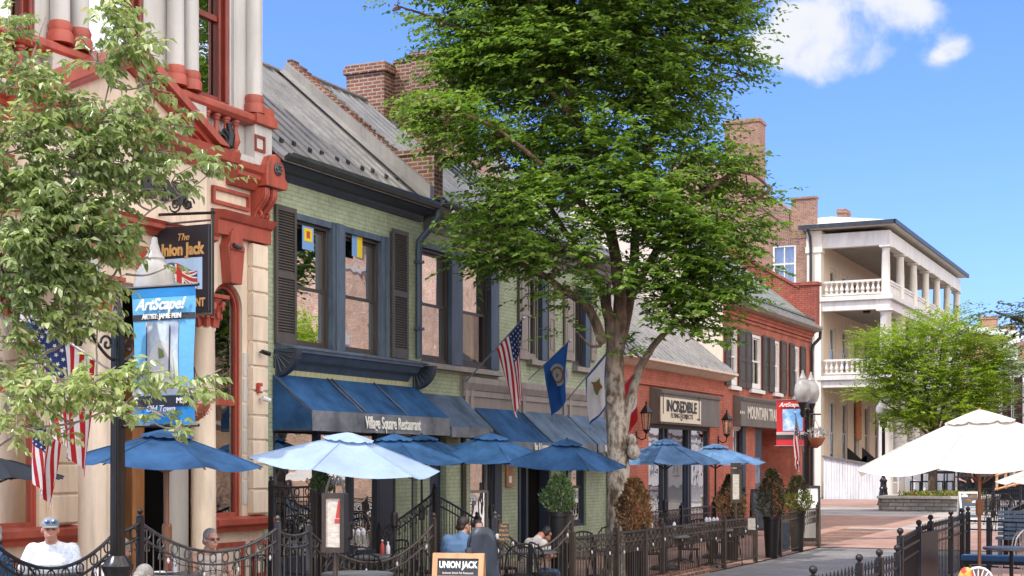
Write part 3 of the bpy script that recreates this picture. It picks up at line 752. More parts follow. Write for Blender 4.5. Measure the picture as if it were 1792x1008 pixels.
# two little fabric hangings inside the panes
def hanging(px, py, label, cols, w_, h_):
    p = atx(px, py, 13.16); t = thing('window_pennant', label, 'pennant', p)
    a = MB(); a.box(p.x,p.x+.012,p.y-w_/2,p.y+w_/2,p.z-h_/2,p.z+h_/2); a.build('cloth', cols[0], t)
    b = MB(); b.box(p.x+.012,p.x+.016,p.y-w_*.32,p.y+w_*.32,p.z-h_*.02,p.z+h_*.42); b.build('emblem', cols[1], t)
# front of panes so that they read through the reflection
def hang(px0, px1, py0, py1, label, mats, horiz):
    a = atx(px0, py0, 13.025); b = atx(px1, py1, 13.025); t = thing('window_pennant', label, 'pennant', a)
    f = MB(); f.mi = 0
    if horiz:
        f.box(a.x-.004,a.x,a.y,b.y,b.z,a.z); f.mi = 1; f.box(a.x,a.x+.004,a.y+(b.y-a.y)*.14,b.y-(b.y-a.y)*.14,b.z+(a.z-b.z)*.36,a.z-(a.z-b.z)*.08)
        f.mi = 2; f.box(a.x+.0041,a.x+.006,a.y+(b.y-a.y)*.35,b.y-(b.y-a.y)*.35,b.z+(a.z-b.z)*.5,a.z-(a.z-b.z)*.2)
    else:
        m_ = (a.y+b.y)/2; f.box(a.x-.004,a.x,a.y,m_,b.z,a.z); f.mi = 1; f.box(a.x-.004,a.x,m_,b.y,b.z,a.z)
    f.build('cloth', mats, t)
ylw = paint('yellow_pennant', (.75,.55,.02), .7, .05); blp = paint('pale_blue_pennant', (.16,.33,.62), .7, .05)
hang(529,549,394,440, 'small blue pennant with a yellow square in the first upstairs restaurant pane', [blp, ylw, M['red']], True)
hang(616,634,408,452, 'narrow pennant half blue half yellow in the second upstairs restaurant pane', [blp, ylw], False)
louver_shutter(rest, XF+.02, fy(478), fy(514), fz(490,602), fz(490,360), M['shutter'])
louver_shutter(rest, XF+.07, fy(679), fy(706), fz(690,627), fz(690,403), M['shutter'])
# sill shelf with quarter round brackets, board strip
sz = fz(600,625)
mb = MB(); mb.prism([(XF,sz-.32),(XF+.02,sz-.32),(XF+.1,sz-.2),(XF+.22,sz-.16),(XF+.3,sz-.06),(XF+.34,sz-.05),(XF+.34,sz),(XF,sz+.06)], 'y', RY0+.2, fy(733,12.75)); mb.build('shelf_cornice', M['navy'], rest)
mb = MB(); mb.prism([(XF,sz-.02),(XF+.36,sz+.002),(XF+.36,sz+.025),(XF,sz+.1)], 'y', RY0+.08, RY1-.3); mb.build('sill', M['bluetrim'], rest)
for y, nm in ((RY0+.06, 0), (RY1-.3, 1)):
    b = MB(); pts = [(XF+.003, sz-.01)]+[(XF+.003+.42*math.cos(a*PI/16), sz-.01-.42*math.sin(a*PI/16)) for a in range(9)]
    b.prism(pts, 'y', y, y+.14)
    for k in range(6):
        a = (k+.5)*PI/12; b.tube([(XF+.06*math.cos(a)+.02,y-.005,sz-.03-.06*math.sin(a)),(XF+.38*math.cos(a),y-.005,sz-.01-.38*math.sin(a))], .014, 5)
    b.build('fan_bracket', M['navydark'], rest)
mb = MB(); zb0, zb1 = 3.3, sz-.3
y = RY0+.05
while y < fy(707): mb.box(XF+.002, XF+.03, y, y+.135, zb0, zb1); y += .142
mb.build('board_strip', M['greenboard'], rest)
# shopfront: big panes, dark posts, door
mb = MB(); frame_x(mb, XF-.1, XF-.02, sf[0], sf[1], .1, 2.74, .08)
for px in (560, 618, 664): mb.box(XF-.1, XF-.015, fy(px)-.05, fy(px)+.05, .18, 2.66)
mb.box(XF-.1, XF-.01, fy(664), sf[1]-.08, .18, 2.66)
mb.box(XF-.1, XF-.02, sf[0]+.08, sf[1]-.08, .2, .55)
fo = mb.build('shopfront', M['navydark'], rest)
mb = MB(); mb.poly([(XF-.07,sf[0]+.05,.5),(XF-.07,sf[1]-.4,.5),(XF-.07,sf[1]-.4,2.7),(XF-.07,sf[0]+.05,2.7)]); mb.build('pane', M['glass'], fo)
mb = MB(); mb.box(XF-.16, XF-.08, fy(722), RY1-.14, 0, 2.7)
for z in (.2, 1.35):
    mb.box(XF-.08, XF-.06, fy(725), RY1-.22, z, z+.95)
dr = mb.build('door', M['bluedoor'], rest)
mb = MB(); mb.sphere((XF-.03, fy(724), 1.05), .03); mb.build('handle', M['steel'], dr)

# ================================================================ CAFE (green brick, flags)
CY0, CY1 = RY1+.004, fy(1068)
cafe = thing('cafe_building', 'green painted brick cafe with brown panelled shutters, grey metal roof and three canvas awnings', 'building', (XF, (CY0+CY1)/2, 0))
bz0, bz1 = fz(740,632), fz(740,424)
q = [fy(p) for p in (737.5, 787, 806, 856, 870)]
s1 = (fy(922), fy(955)); s2 = (fy(1002), fy(1030)); uz0, uz1 = fz(935,629), 6.0
gh = [(fy(752), fy(781), 0, 2.5), (fy(823), fy(877), .1, 2.6), (fy(906), fy(962), 0, 2.6), (fy(1000), fy(1026), .6, 2.4)]
wall_x('wall', cafe, M['green'], XF, CY0, CY1, 0, 6.75, [(q[0],q[4],bz0,bz1),(s1[0],s1[1],uz0,uz1),(s2[0],s2[1],uz0,uz1)]+gh, .25)
shell(cafe, 'side_wall', M['green'], -18.6, XF-.002, CY0+.01, CY1-.01, 0, 6.4, (-15.75, 9.1))
seam_roof(cafe, M['roofgrey'], CY0+.14, CY1, (-12.62, 6.7), (-15.75, 9.42), (-18.9, 6.7), .36)
for k in range(22):
    sg = MB()
    y = CY0+.5+k*.4; f = .1; x = -12.62-3.13*f; z = 6.7+2.72*f
    sg.prism([(x+.02,z),(x-.02,z+.02),(x-.01,z+.09),(x+.025,z+.06)], 'y', y-.035, y+.035); sg.build('snow_guard', M['gutter'], cafe)
mb = MB(); mb.prism([(XF,6.25),(XF+.05,6.25),(XF+.08,6.35),(XF+.16,6.38),(XF+.18,6.46),(XF+.26,6.5),(XF+.34,6.56),(XF+.36,6.64),(XF,6.66)], 'y', CY0+.1, CY1); mb.build('cornice', M['fascia'], cafe)
mb = MB(); mb.prism([(-12.64,6.645),(-12.56,6.645),(-12.52,6.7),(-12.52,6.74),(-12.64,6.69)], 'y', CY0+.1, CY1); mb.build('gutter', M['gutter'], cafe)
mb = MB()
mb.box(XF-.15, XF+.05, q[1], q[2], bz0, bz1); mb.box(XF-.15, XF+.05, q[3], q[4]-.002, bz0, bz1); mb.box(XF-.12, XF+.03, q[0]+.002, q[1], bz1-.09, bz1-.002); mb.box(XF-.12, XF+.03, q[2], q[3], bz1-.09, bz1-.002)
mb.build('casing', M['navy'], cafe)
sash_window(cafe, XF-.04, q[0]+.02, q[1]-.003, bz0+.01, bz1-.095, M['brownsash'], M['glass'], .05, .52)
sash_window(cafe, XF-.04, q[2]+.003, q[3]-.003, bz0+.01, bz1-.095, M['brownsash'], M['glasslite'], .05, .52, (.0, .9, .97))
mb = MB(); mb.prism([(XF,bz0-.12),(XF+.16,bz0-.12),(XF+.16,bz0-.04),(XF,bz0)], 'y', q[0]-.05, q[4]+.05); mb.build('sill', M['taupe'], cafe)
for a, b in (s1, s2): mb = MB(); mb.prism([(XF,uz0-.13),(XF+.14,uz0-.13),(XF+.14,uz0-.03),(XF,uz0)], 'y', a-.03, b+.03); mb.build('sill', M['taupe'], cafe)
for i, (a, b) in enumerate((s1, s2)):
    mb = MB(); mb.box(XF-.15, XF+.05, b-.28, b-.002, uz0, uz1); mb.box(XF-.15, XF+.02, a+.002, a+.06, uz0, uz1); mb.build('casing', M['navy'], cafe)
    sash_window(cafe, XF-.05, a+.06, b-.285, uz0+.01, uz1-.01, M['taupesh'] if i == 0 else M['brownsash'], M['glasslite'], .045, .52, (.0, .75, .97) if i == 0 else None)
for p0, p1 in ((905,922.5),(956,967),(985,1001.5),(1030.5,1040.5)):
    louver_shutter(cafe, XF+.03, fy(p0), fy(p1), fz((p0+p1)/2, 629+(p0-905)*.02), 6.02, M['taupesh'], False, .52)
mb = MB()
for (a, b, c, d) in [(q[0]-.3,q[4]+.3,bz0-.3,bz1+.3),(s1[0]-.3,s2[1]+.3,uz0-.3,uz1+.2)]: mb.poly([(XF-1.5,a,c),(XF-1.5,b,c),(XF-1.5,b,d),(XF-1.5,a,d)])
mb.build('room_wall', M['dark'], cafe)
# grey shopfront beam with transom panels over the awnings
ty0, ty1 = fy(806), fy(1058)
mb = MB(); mb.prism([(XF,3.42),(XF+.1,3.42),(XF+.16,3.55),(XF+.16,3.66),(XF,3.7)], 'y', ty0, ty1)
mb.build('beam', M['taupe'], cafe)
mb = MB(); mb.box(XF+.002, XF+.06, ty0, ty1, 2.62, 3.42); bm_ = mb.build('transom_board', M['taupesh'], cafe)
mb = MB()
for y in (ty0+.02, ty0+.25, fy(893), fy(908), fy(980), fy(990), ty1-.14): mb.box(XF+.06, XF+.1, y, y+.12, 2.62, 3.42)
mb.box(XF+.06, XF+.09, ty0, ty1, 3.3, 3.41)
mb.build('transom_post', M['taupe'], cafe)
mb = MB(); mb.tube([(XF+.05, fy(808), 0.1),(XF+.05, fy(808), 3.6)], .05, 8); mb.tube([(XF+.06, fy(1062), 0.1),(XF+.06, fy(1062), 6.3)], .055, 8); mb.build('downpipe', M['bronze'], cafe, smooth=True)
# ground floor openings
a, b, c, d = gh[0]; mb = MB(); mb.box(XF-.2, XF-.12, a+.01, b-.01, 0, d); mb.box(XF-.12,XF-.1,a+.15,b-.15,.2,1.0); mb.box(XF-.12,XF-.1,a+.15,b-.15,1.2,2.2); mb.build('door', M['bluedoor'], cafe)
a, b, c, d = gh[1]; sash_window(cafe, XF-.05, a+.01, fy(864), c, d, M['navydark'], M['glass'], .07, .55, None, M['taupe']); mb = MB(); mb.box(XF-.2, XF+.02, fy(865), b, c, d); mb.build('post', M['navydark'], cafe)
a, b, c, d = gh[2]; mb = MB(); mb.box(XF-1.0, XF-.95, a, b, 0, d); mb.box(XF-.95,XF-.26,a-.04,a,0,d); mb.box(XF-.95,XF-.26,b,b+.04,0,d); mb.build('doorway', M['dark'], cafe)
mb = MB(); mb.box(XF-.2, XF+.03, a+.002, a+.1, 0, d); mb.box(XF-.2, XF+.03, a+.35, a+.45, 0, d); mb.box(XF-.2, XF+.03, b-.1, b-.002, 0, d); mb.build('door_post', M['navydark'], cafe)
a, b, c, d = gh[3]; sash_window(cafe, XF-.05, a+.01, b-.01, c, d, M['navydark'], M['glass'], .07, .5)
# chimneys on the ridge
def chimney(parent, x0, x1, y0, y1, z0, z1, mat, name='chimney'):
    mb = MB(); mb.box(x0, x1, y0, y1, z0, z1-.2); mb.box(x0-.05, x1+.05, y0-.05, y1+.05, z1-.2, z1-.08); mb.box(x0-.02, x1+.02, y0-.02, y1+.02, z1-.078, z1)
    return mb.build(name, mat, parent)
tY = 26.2
a1 = aty(606,115,tY); a2 = aty(672,112,tY); a3 = aty(800,97,tY)
chimney(cafe, a1.x, a2.x, tY, tY+.62, 8.4, a1.z, M['brickdark'])
mb = MB(); mb.box(a2.x-.02, a3.x, tY+.4, tY+.9, 8.2, aty(700,110,tY+.4).z); mb.box(aty(722,97,tY+.38).x, a3.x, tY+.32, tY+.9, 8.2, aty(745,98,tY+.32).z); mb.build('chimney_wall', M['brickdark'], cafe)
mb = MB(); mb.box(aty(722,97,tY+.38).x-.03, a3.x+.03, tY+.28, tY+.94, aty(745,98,tY+.32).z, aty(745,98,tY+.32).z+.1); mb.box(a2.x-.02, aty(722,97,tY+.38).x-.04, tY+.38, tY+.93, aty(700,110,tY+.4).z, aty(700,110,tY+.4).z+.06); mb.build('chimney_cap', M['brickdark'], cafe)
dm = MB(); c0 = aty(815,300,29.3); dm.prism([(-13.6,7.4),(-15.3,7.4),(-15.3,8.95),(-14.8,8.7)], 'y', 28.9, 30.2); dm.build('brick_dormer', M['brickdark'], cafe)

# ================================================================ LOW RED SHOP
SY0, SY1 = CY1+.004, fy(1265)
shop = thing('gift_shop', 'low salmon red brick shop with a grey metal roof and a dark sign band', 'building', (XF, (SY0+SY1)/2, 0))
oz = fz(1190,745)
so = (fy(1135), fy(1242), 0, oz)
wall_x('wall', shop, M['redpaint'], XF, SY0, SY1, 0, 4.6, [so], .3)
shell(shop, 'side_wall', M['redpaint'], -19, XF-.002, SY0+.01, SY1-.01, 0, 4.4, (-15.9, 7.0))
seam_roof(shop, M['rooflight'], SY0, SY1+.18, (-12.6, 4.62), (-15.9, 7.35), (-19.2, 4.6), .42)
mb = MB(); mb.prism([(XF,4.4),(XF+.1,4.42),(XF+.3,4.52),(XF+.42,4.56),(XF+.42,4.62),(XF,4.61)], 'y', SY0, SY1+.18); mb.build('eave_board', M['stucco'], shop)
mb = MB(); mb.box(XF+.002, XF+.06, SY0, SY1, 4.0, 4.12); mb.build('brick_course', M['redpaint'], shop)
mb = MB(); frame_x(mb, XF-.16, XF-.05, so[0]+.01, so[1]-.01, 0.02, oz-.01, .09, .3)
for px in (1164, 1171, 1207.5, 1211): mb.box(XF-.15, XF-.04, fy(px)-.06, fy(px)+.06, .3, oz-.1)
sfr = mb.build('shopfront', M['navydark'], shop)
mb = MB(); mb.poly([(XF-.1,so[0]+.05,.3),(XF-.1,fy(1164),.3),(XF-.1,fy(1164),oz-.05),(XF-.1,so[0]+.05,oz-.05)]); mb.build('pane', M['glass'], sfr); mb = MB(); mb.poly([(XF-.1,fy(1211),.3),(XF-.1,so[1]-.05,.3),(XF-.1,so[1]-.05,oz-.05),(XF-.1,fy(1211),oz-.05)]); mb.build('pane', M['glass'], sfr)
mb = MB(); mb.poly([(XF-.12,fy(1170),.3),(XF-.12,fy(1208),.3),(XF-.12,fy(1208),oz-.05),(XF-.12,fy(1170),oz-.05)]); mb.build('door_pane', M['glassdark'], sfr)
mb = MB(); mb.box(XF-.14,XF-.09,fy(1171)+.05,fy(1207)-.05,.3,.42); frame_x(mb, XF-.14, XF-.09, fy(1172), fy(1206), .4, 2.1, .12); mb.build('door', M['bluedoor'], sfr)
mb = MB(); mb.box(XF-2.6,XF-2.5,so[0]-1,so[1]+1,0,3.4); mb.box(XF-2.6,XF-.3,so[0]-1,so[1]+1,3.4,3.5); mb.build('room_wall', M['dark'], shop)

# ================================================================ TWO STOREY RED SHOP
DY0, DY1 = SY1+.004, fy(1418)
trade = thing('outfitter_shop', 'two storey red brick shop with four shuttered upper windows and a recessed doorway', 'building', (XF, (DY0+DY1)/2, 0))
tz0, tz1 = fz(1313,679), fz(1313,583)
wins = [(1276.6,1290.8),(1313,1332.4),(1353,1364.4),(1388,1399)]
dz = fz(1340,750)
gho = [(fy(1282.5), fy(1305), .45, dz), (fy(1321.5), fy(1394), 0, dz), (fy(1404), fy(1416), 0, dz-.2)]
wall_x('wall', trade, M['redpaint'], XF, DY0, DY1, 0, 6.8, [(fy(a),fy(b),tz0,tz1) for a,b in wins]+gho, .22)
# gable toward the low shop is cream, the far one red with a stepped parapet
mb = MB(); mb.poly([(-22,DY0+.01,0),(XF-.002,DY0+.01,0),(XF-.002,DY0+.01,6.75),(-17.3,DY0+.01,10.3),(-22,DY0+.01,6.4)]); mb.build('cream_gable', M['stucco'], trade)
mb = MB(); mb.box(XF-.001, XF+.003, DY0, DY0+.14, 0, 6.7); mb.build('corner_strip', M['redpaint'], trade)
mb = MB(); mb.poly([(-22,DY1-.01,0),(XF-.002,DY1-.01,0),(XF-.002,DY1-.01,6.75),(-17.3,DY1-.01,10.3),(-22,DY1-.01,6.4)]); mb.build('far_gable', M['redold'], trade)
seam_roof(trade, M['slate'], DY0-.05, DY1-.05, (-12.6, 6.82), (-17.3, 10.62), (-22.2, 6.5), .5, seam=.012)
mb = MB()
mb.prism([(XF,6.3),(XF+.05,6.3),(XF+.05,6.38),(XF,6.39)], 'y', DY0, DY1); mb.prism([(XF,6.42),(XF+.08,6.42),(XF+.08,6.5),(XF+.14,6.52),(XF+.14,6.6),(XF+.2,6.62),(XF+.2,6.7),(XF,6.72)], 'y', DY0, DY1); mb.build('brick_cornice', M['redpaint'], trade)
mb = MB(); mb.prism([(XF+.2,6.64),(XF+.36,6.66),(XF+.46,6.74),(XF+.46,6.82),(XF+.42,6.8),(XF+.3,6.72),(XF+.2,6.715)], 'y', DY0-.05, DY1); mb.build('gutter', M['taupe'], trade)
mb = MB(); mb.tube([(XF+.36,DY1-.02,6.68),(XF+.34,DY1+.02,6.45),(XF+.12,DY1-.05,6.2),(XF+.08,DY1-.08,6.0),(XF+.08,DY1-.08,.1)], .06, 7); mb.build('downpipe', M['gutter'], trade, smooth=True)
mb = MB()
mb.prism([(-13.1,6.9),(-13.1,8.15),(-13.35,8.2),(-15.6,9.55),(-17.5,11.0),(-17.5,10.3)], 'y', DY1-.18, DY1+.2)
mb.prism([(-13.35,8.203),(-15.6,9.553),(-17.5,11.003),(-17.5,11.1),(-15.62,9.66),(-13.35,8.3)], 'y', DY1-.24, DY1+.24)
mb.box(-13.5,-12.72,DY1-.2,DY1+.22,6.85,8.3); mb.box(-13.55,-12.66,DY1-.25,DY1+.27,8.302,8.42)
mb.build('stepped_parapet', M['redold'], trade)
snow = MB()
for k in range(60):
    y = DY0+.3+k*(DY1-DY0-.8)/59; snow.tube([(-12.75,y,6.98),(-12.72,y+.05,7.1),(-12.78,y+.11,7.02)], .012, 4)
snow.tube([(-12.75,DY0+.2,7.03),(-12.75,DY1-.3,7.03)], .02, 5); snow.build('snow_rail', M['gutter'], trade)
for i, (a, b) in enumerate(wins):
    sash_window(trade, XF-.02, fy(a)+.01, fy(b)-.01, tz0+.01, tz1-.01, M['white'], M['glasslite'], .09, .52, (.02,.97,.97), None, 1)
    mb = MB(); mb.prism([(XF-.02,tz0-.14),(XF+.1,tz0-.14),(XF+.1,tz0-.04),(XF-.02,tz0)], 'y', fy(a)-.12, fy(b)+.12); mb.build('sill', M['white'], trade)
for a, b in ((1267.3,1276.2),(1291.2,1302.2),(1303.4,1312.6),(1332.8,1341),(1344,1352.6),(1365,1374),(1380,1387.6),(1399.6,1407.2)):
    louver_shutter(trade, XF+.03, fy(a), fy(b), tz0-.03, tz1+.03, M['shutter'], False, .48)
mb = MB(); a, b, c, d = gho[0]; fo = sash_window(trade, XF-.05, a+.01, b-.01, c, d, M['whitecool'], M['glass'], .08, .6, None, None, 1); 
mb.box(XF-.1, XF+.01, b-.35, b-.01, c, d); mb.build('post', M['navydark'], trade)
a, b, c, d = gho[1]
mb = MB(); mb.poly([(XF-.22,b,0),(XF-1.9,b-.5,0),(XF-1.9,b-.5,d),(XF-.22,b,d)]); mb.poly([(XF-1.9,a,0),(XF-1.9,b,0),(XF-1.9,b,d),(XF-1.9,a,d)]); mb.poly([(XF-.22,a,d-.01),(XF-1.9,a,d-.01),(XF-1.9,b,d-.01),(XF-.22,b,d-.01)]); mb.build('recess_wall', M['redpaint'], trade)
mb = MB(); mb.box(XF-.35,XF-.25,a+.02,a+1.6,0,d-.02); mb.box(XF-.25,XF-.2,a+.3,a+1.3,.4,2.3); do = mb.build('door', M['bluedoor'], trade)
mb = MB(); mb.poly([(XF-.195,a+.4,.5),(XF-.195,a+1.2,.5),(XF-.195,a+1.2,2.2),(XF-.195,a+.4,2.2)]); mb.build('pane', M['glassdark'], do)
a, b, c, d = gho[2]; mb = MB(); mb.box(XF-.15,XF-.08,a+.01,b-.01,0,d); mb.build('side_door', M['navydark'], trade)
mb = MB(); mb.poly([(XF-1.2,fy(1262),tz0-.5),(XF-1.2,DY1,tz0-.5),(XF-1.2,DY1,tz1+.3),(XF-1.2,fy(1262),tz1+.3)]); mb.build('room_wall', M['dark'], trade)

# ================================================================ VERANDA HOTEL
EY = 72.4; G0 = .34
P = lambda px, py, Y=EY: aty(px, py, Y)
hx0 = P(1438,500).x; hx1 = P(1549,500).x; hxc = P(1413,500).x
LY = fy(1675, -hx1)
hotel = thing('veranda_hotel', 'tan brick hotel with a white columned two storey veranda', 'building', (hx0, EY, G0))
zr = {k: P(1549, v).z for k, v in dict(eave=389, beam0=402, beam1=428, rail1=487, fl1=515, fl1b=540, cap2=548, rail2=626, fl2=655, fl2b=676).items()}
# brick body with gable toward us
bw = [P(1352,495).x, P(1393,495).x, P(1370,495).z, P(1370,429).z]
mb = MB()
xs = [-31, bw[0], bw[1], hxc]; ez = P(1413,395).z
def gtop(x): return ez+(hxc-x)*.76 if x > -24 else ez+(hxc+24)*.76-(-24-x)*.76
for a, b in zip([-31,-24,bw[0],bw[1]],[-24,bw[0],bw[1],hxc]):
    if a == bw[0]:
        mb.poly([(a,EY,0),(b,EY,0),(b,EY,bw[2]),(a,EY,bw[2])]); mb.poly([(a,EY,bw[3]),(b,EY,bw[3]),(b,EY,gtop(b)),(a,EY,gtop(a))])
    else: mb.poly([(a,EY,0),(b,EY,0),(b,EY,gtop(b)),(a,EY,gtop(a))])
mb.poly([(-31,EY,0),(-31,LY,0),(-31,LY,gtop(-31)),(-31,EY,gtop(-31))]); mb.poly([(-31,LY,0),(hxc,LY,0),(hxc,LY,ez),(-24,LY,gtop(-24)),(-31,LY,gtop(-31))])
mb.build('brick_wall', M['brick'], hotel)
f = MB(); a, b, c, d = bw
f.box(a,a+.1,EY+.02,EY+.12,c,d); f.box(b-.1,b,EY+.02,EY+.12,c,d); f.box(a+.1,b-.1,EY+.02,EY+.12,d-.1,d); f.box(a-.08,b+.08,EY-.08,EY+.12,c-.12,c); f.box((a+b)/2-.03,(a+b)/2+.03,EY+.04,EY+.1,c,d-.1); f.box(a+.1,b-.1,EY+.045,EY+.105,(c+d)/2-.04,(c+d)/2+.04)
fo = f.build('window', M['hotelwhite'], hotel)
g = MB(); g.poly([(a+.1,EY+.09,c),(b-.1,EY+.09,c),(b-.1,EY+.09,d-.1),(a+.1,EY+.09,d-.1)]); g.build('pane', M['glasslite'], fo)
g = MB(); g.poly([(a,EY+.3,c),(b,EY+.3,c),(b,EY+.3,d),(a,EY+.3,d)]); g.build('curtain', M['whitecool'], fo)
mb = MB()
for k in range(14): mb.box(a-.2+k*(b-a+.4)/14+.01, a-.2+(k+1)*(b-a+.4)/14-.01, EY-.015, EY+.02, d+.003, d+.32)
mb.build('brick_lintel', M['brickdark'], hotel)
# parapet blocks stepping along the rake and chimneys
def para(px0, px1, pyt, d0=.5, dep=.5):
    p0, p1 = P(px0, pyt), P(px1, pyt); mb = MB(); mb.box(p0.x, p1.x, EY-.03, EY+dep, gtop(p0.x)-d0-1.0, p0.z); mb.box(p0.x-.06, p1.x+.06, EY-.09, EY+dep+.06, p0.z, p0.z+.1); mb.build('parapet', M['brick'], hotel)
para(1385, 1428, 350, .2, .35)
mb = MB(); a, b = P(1332,331), P(1381,366); mb.prism([(a.x,a.z),(b.x,b.z),(b.x,b.z-.5),(a.x,a.z-.5)], 'y', EY-.06, EY+.5); mb.prism([(a.x,a.z-.25),(b.x,b.z-.25),(b.x,b.z-.9),(a.x,a.z-.9)], 'y', EY-.1, EY+.4); mb.build('rake', M['brickdark'], hotel)
a, b = P(1268,212), P(1329,212); chimney(hotel, a.x, b.x, EY-.05, EY+1.1, gtop(a.x)-1.5, a.z, M['brick'])
a, b = P(1432,369), P(1448,369); chimney(hotel, a.x, b.x, EY+4, EY+5, zr['eave']+.1, P(1440,368,EY+4).z, M['brick'])
mb = MB(); mb.poly([(hxc,EY+.1,ez-.1),(hxc,LY,ez-.1),(-24,LY,gtop(-24)-.1),(-24,EY+.1,gtop(-24)-.1)]); mb.poly([(-31,EY+.1,gtop(-31)-.1),(-31,LY,gtop(-31)-.1),(-24,LY,gtop(-24)-.1),(-24,EY+.1,gtop(-24)-.1)]); mb.build('rear_roof', M['roofgrey'], hotel)
# veranda roof, beams, floors
ov = .55
mb = MB(); zt = zr['eave']
mb.add([(hxc-.3,EY-ov,zt),(hx1+ov,EY-ov,zt),(hx1+ov,LY+ov,zt),(hxc-.3,LY+ov,zt),(hx0-.2,EY+3,zt+.95),(hx0-.2,LY-2,zt+.95),(hxc-.3,EY+3,zt+.95),(hxc-.3,LY-2,zt+.95)],
       [(0,1,4,6),(1,2,5,4),(2,3,7,5),(4,5,7,6),(0,3,2,1)]); mb.build('veranda_roof', M['whitecool'], hotel)
mb = MB(); mb.box(hxc-.3,hx1+ov+.05,EY-ov-.08,EY-ov,zt-.17,zt+.04); mb.box(hx1+ov,hx1+ov+.09,EY-ov-.08,LY+ov,zt-.17,zt+.04); mb.build('gutter', M['gutter'], hotel)
mb = MB(); mb.box(hxc-.1,hx1+ov,EY-ov,LY+ov,zt-.16,zt-.03); mb.build('soffit', M['hotelwhite'], hotel)
def beams(z1, z0, name='beam'):
    mb = MB(); mb.box(hxc+.4,hx1+.22,EY-.02,EY+.36,z0,z1); mb.box(hx1-.22,hx1+.2,EY+.362,LY,z0+.002,z1-.002)
    mb.build(name, M['hotelwhite'], hotel)
beams(zr['beam0']-.02, zr['beam1'])
for zf, zb, nm in ((zr['fl1'], zr['fl1b'], 'upper_floor'), (zr['fl2'], zr['fl2b'], 'lower_floor')):
    mb = MB(); mb.box(hxc+.5,hx1+.38,EY-.16,LY,zf-.22,zf); mb.build(nm, M['hotelwhite'], hotel)
    mb = MB(); mb.box(hxc+.5,hx1+.22,EY-.02,EY+.36,zb,zf-.222); mb.box(hx1-.22,hx1+.2,EY+.362,LY,zb,zf-.222); mb.build('beam', M['hotelwhite'], hotel)
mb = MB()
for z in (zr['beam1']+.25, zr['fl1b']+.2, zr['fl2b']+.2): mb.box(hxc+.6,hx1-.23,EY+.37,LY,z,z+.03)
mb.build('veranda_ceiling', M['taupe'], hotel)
# pilaster at the wall and inner peach wall with tall windows
mb = MB(); mb.box(hxc,hx0-.02,EY-.1,EY+.5,G0,zr['beam1']-.2); mb.box(hxc-.06,hx0+.05,EY-.16,EY+.52,zr['beam1']-.2,zr['beam1']+.1); mb.box(hxc-.02,hx0+.02,EY-.12,EY+.5,zr['beam1']+.1,zt-.2); mb.build('pilaster', M['creamwall'], hotel)
iw = []
for k in range(8):
    y0 = EY+2.0+k*2.7
    iw += [(y0,y0+1.2,zr['fl1']+.35,zr['beam1']-.7),(y0,y0+1.2,zr['fl2']+.25,zr['fl1b']-.5),(y0,y0+1.2,G0+1.6,zr['fl2b']-.5)]
wall_x('inner_wall', hotel, M['peach'], hx0-.05, EY+.3, LY, G0, zt-.2, iw, .15)
for a, b, c, d in iw: sash_window(hotel, hx0-.1, a+.02, b-.02, c, d, M['hotelwhite'], M['glassdark'], .14, .5)
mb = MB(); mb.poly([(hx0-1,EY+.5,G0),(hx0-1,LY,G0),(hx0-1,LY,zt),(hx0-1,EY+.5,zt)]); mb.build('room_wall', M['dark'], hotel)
# columns
nb = 6
cys = [EY+.17+(LY-EY-.4)*k/nb for k in range(nb+1)]
for lev, (z0, z1, r) in enumerate(((zr['fl1'],zr['beam1'],.21),(zr['fl2'],zr['fl1b'],.3),(G0,zr['fl2b'],.36))):
    for k, y in enumerate(cys):
        mb = MB(); mb.lathe([(r*1.15,z0),(r*1.15,z0+.12),(r,z0+.18),(r*.98,(z0+z1)/2),(r*.86,z1-.24),(r*.95,z1-.2),(r*.9,z1-.16),(r*1.25,z1-.1)], (hx1,y,0), 16); mb.box(hx1-r*1.3,hx1+r*1.3,y-r*1.3,y+r*1.3,z1-.1,z1-.003)
        mb.build('column', M['hotelwhite'], hotel, smooth=True)
# balustrades: turned balusters on the end, panelled board along the street
for zf, zt_, in ((zr['fl1'], zr['rail1']), (zr['fl2'], zr['rail2'])):
    mb = MB(); h = zt_-zf
    mb.box(hx0,hx1-.2,EY+.05,EY+.25,zt_-.1,zt_); mb.box(hx0,hx1-.2,EY+.08,EY+.22,zf+.06,zf+.14)
    rail = mb.build('balustrade', M['hotelwhite'], hotel)
    b = MB(); b.lathe(baluster_prof(h-.24, .1), (0,0,0), 10); pr = b.build('baluster', M['hotelwhite'], rail, smooth=True)
    n = 11
    for k in range(n):
        c = pr if k == 0 else pr.copy()
        if k: COL.objects.link(c)
        c.location = (hx0+.2+(hx1-.55-hx0)*k/(n-1), EY+.15, zf+.14)
    for k in range(nb):
        y0, y1 = cys[k]+.22, cys[k+1]-.22
        mb = MB(); mb.box(hx1-.06,hx1+.05,y0,y1,zf+.02,zt_-.1); mb.box(hx1-.12,hx1+.12,y0,y1,zt_-.1,zt_); frame_x(mb, hx1+.05, hx1+.09, y0, y1, zf+.02, zt_-.1, .12); mb.build('parapet_panel', M['hotelwhite'], hotel)
def pendant(px, py, label):
    t = thing('ceiling_lamp', label, 'lamp', P(px,py,EY+2.5)); p = P(px,py,EY+2.5)
    mb = MB(); mb.box(p.x-.16,p.x+.16,p.y-.16,p.y+.16,p.z-.1,p.z+.06); mb.box(p.x-.03,p.x+.03,p.y-.03,p.y+.03,p.z+.06,p.z+.35); mb.build('housing', M['black'], t)
    mb = MB(); mb.box(p.x-.12,p.x+.12,p.y-.12,p.y+.12,p.z-.16,p.z-.1); mb.build('diffuser', M['lampglass'], t)
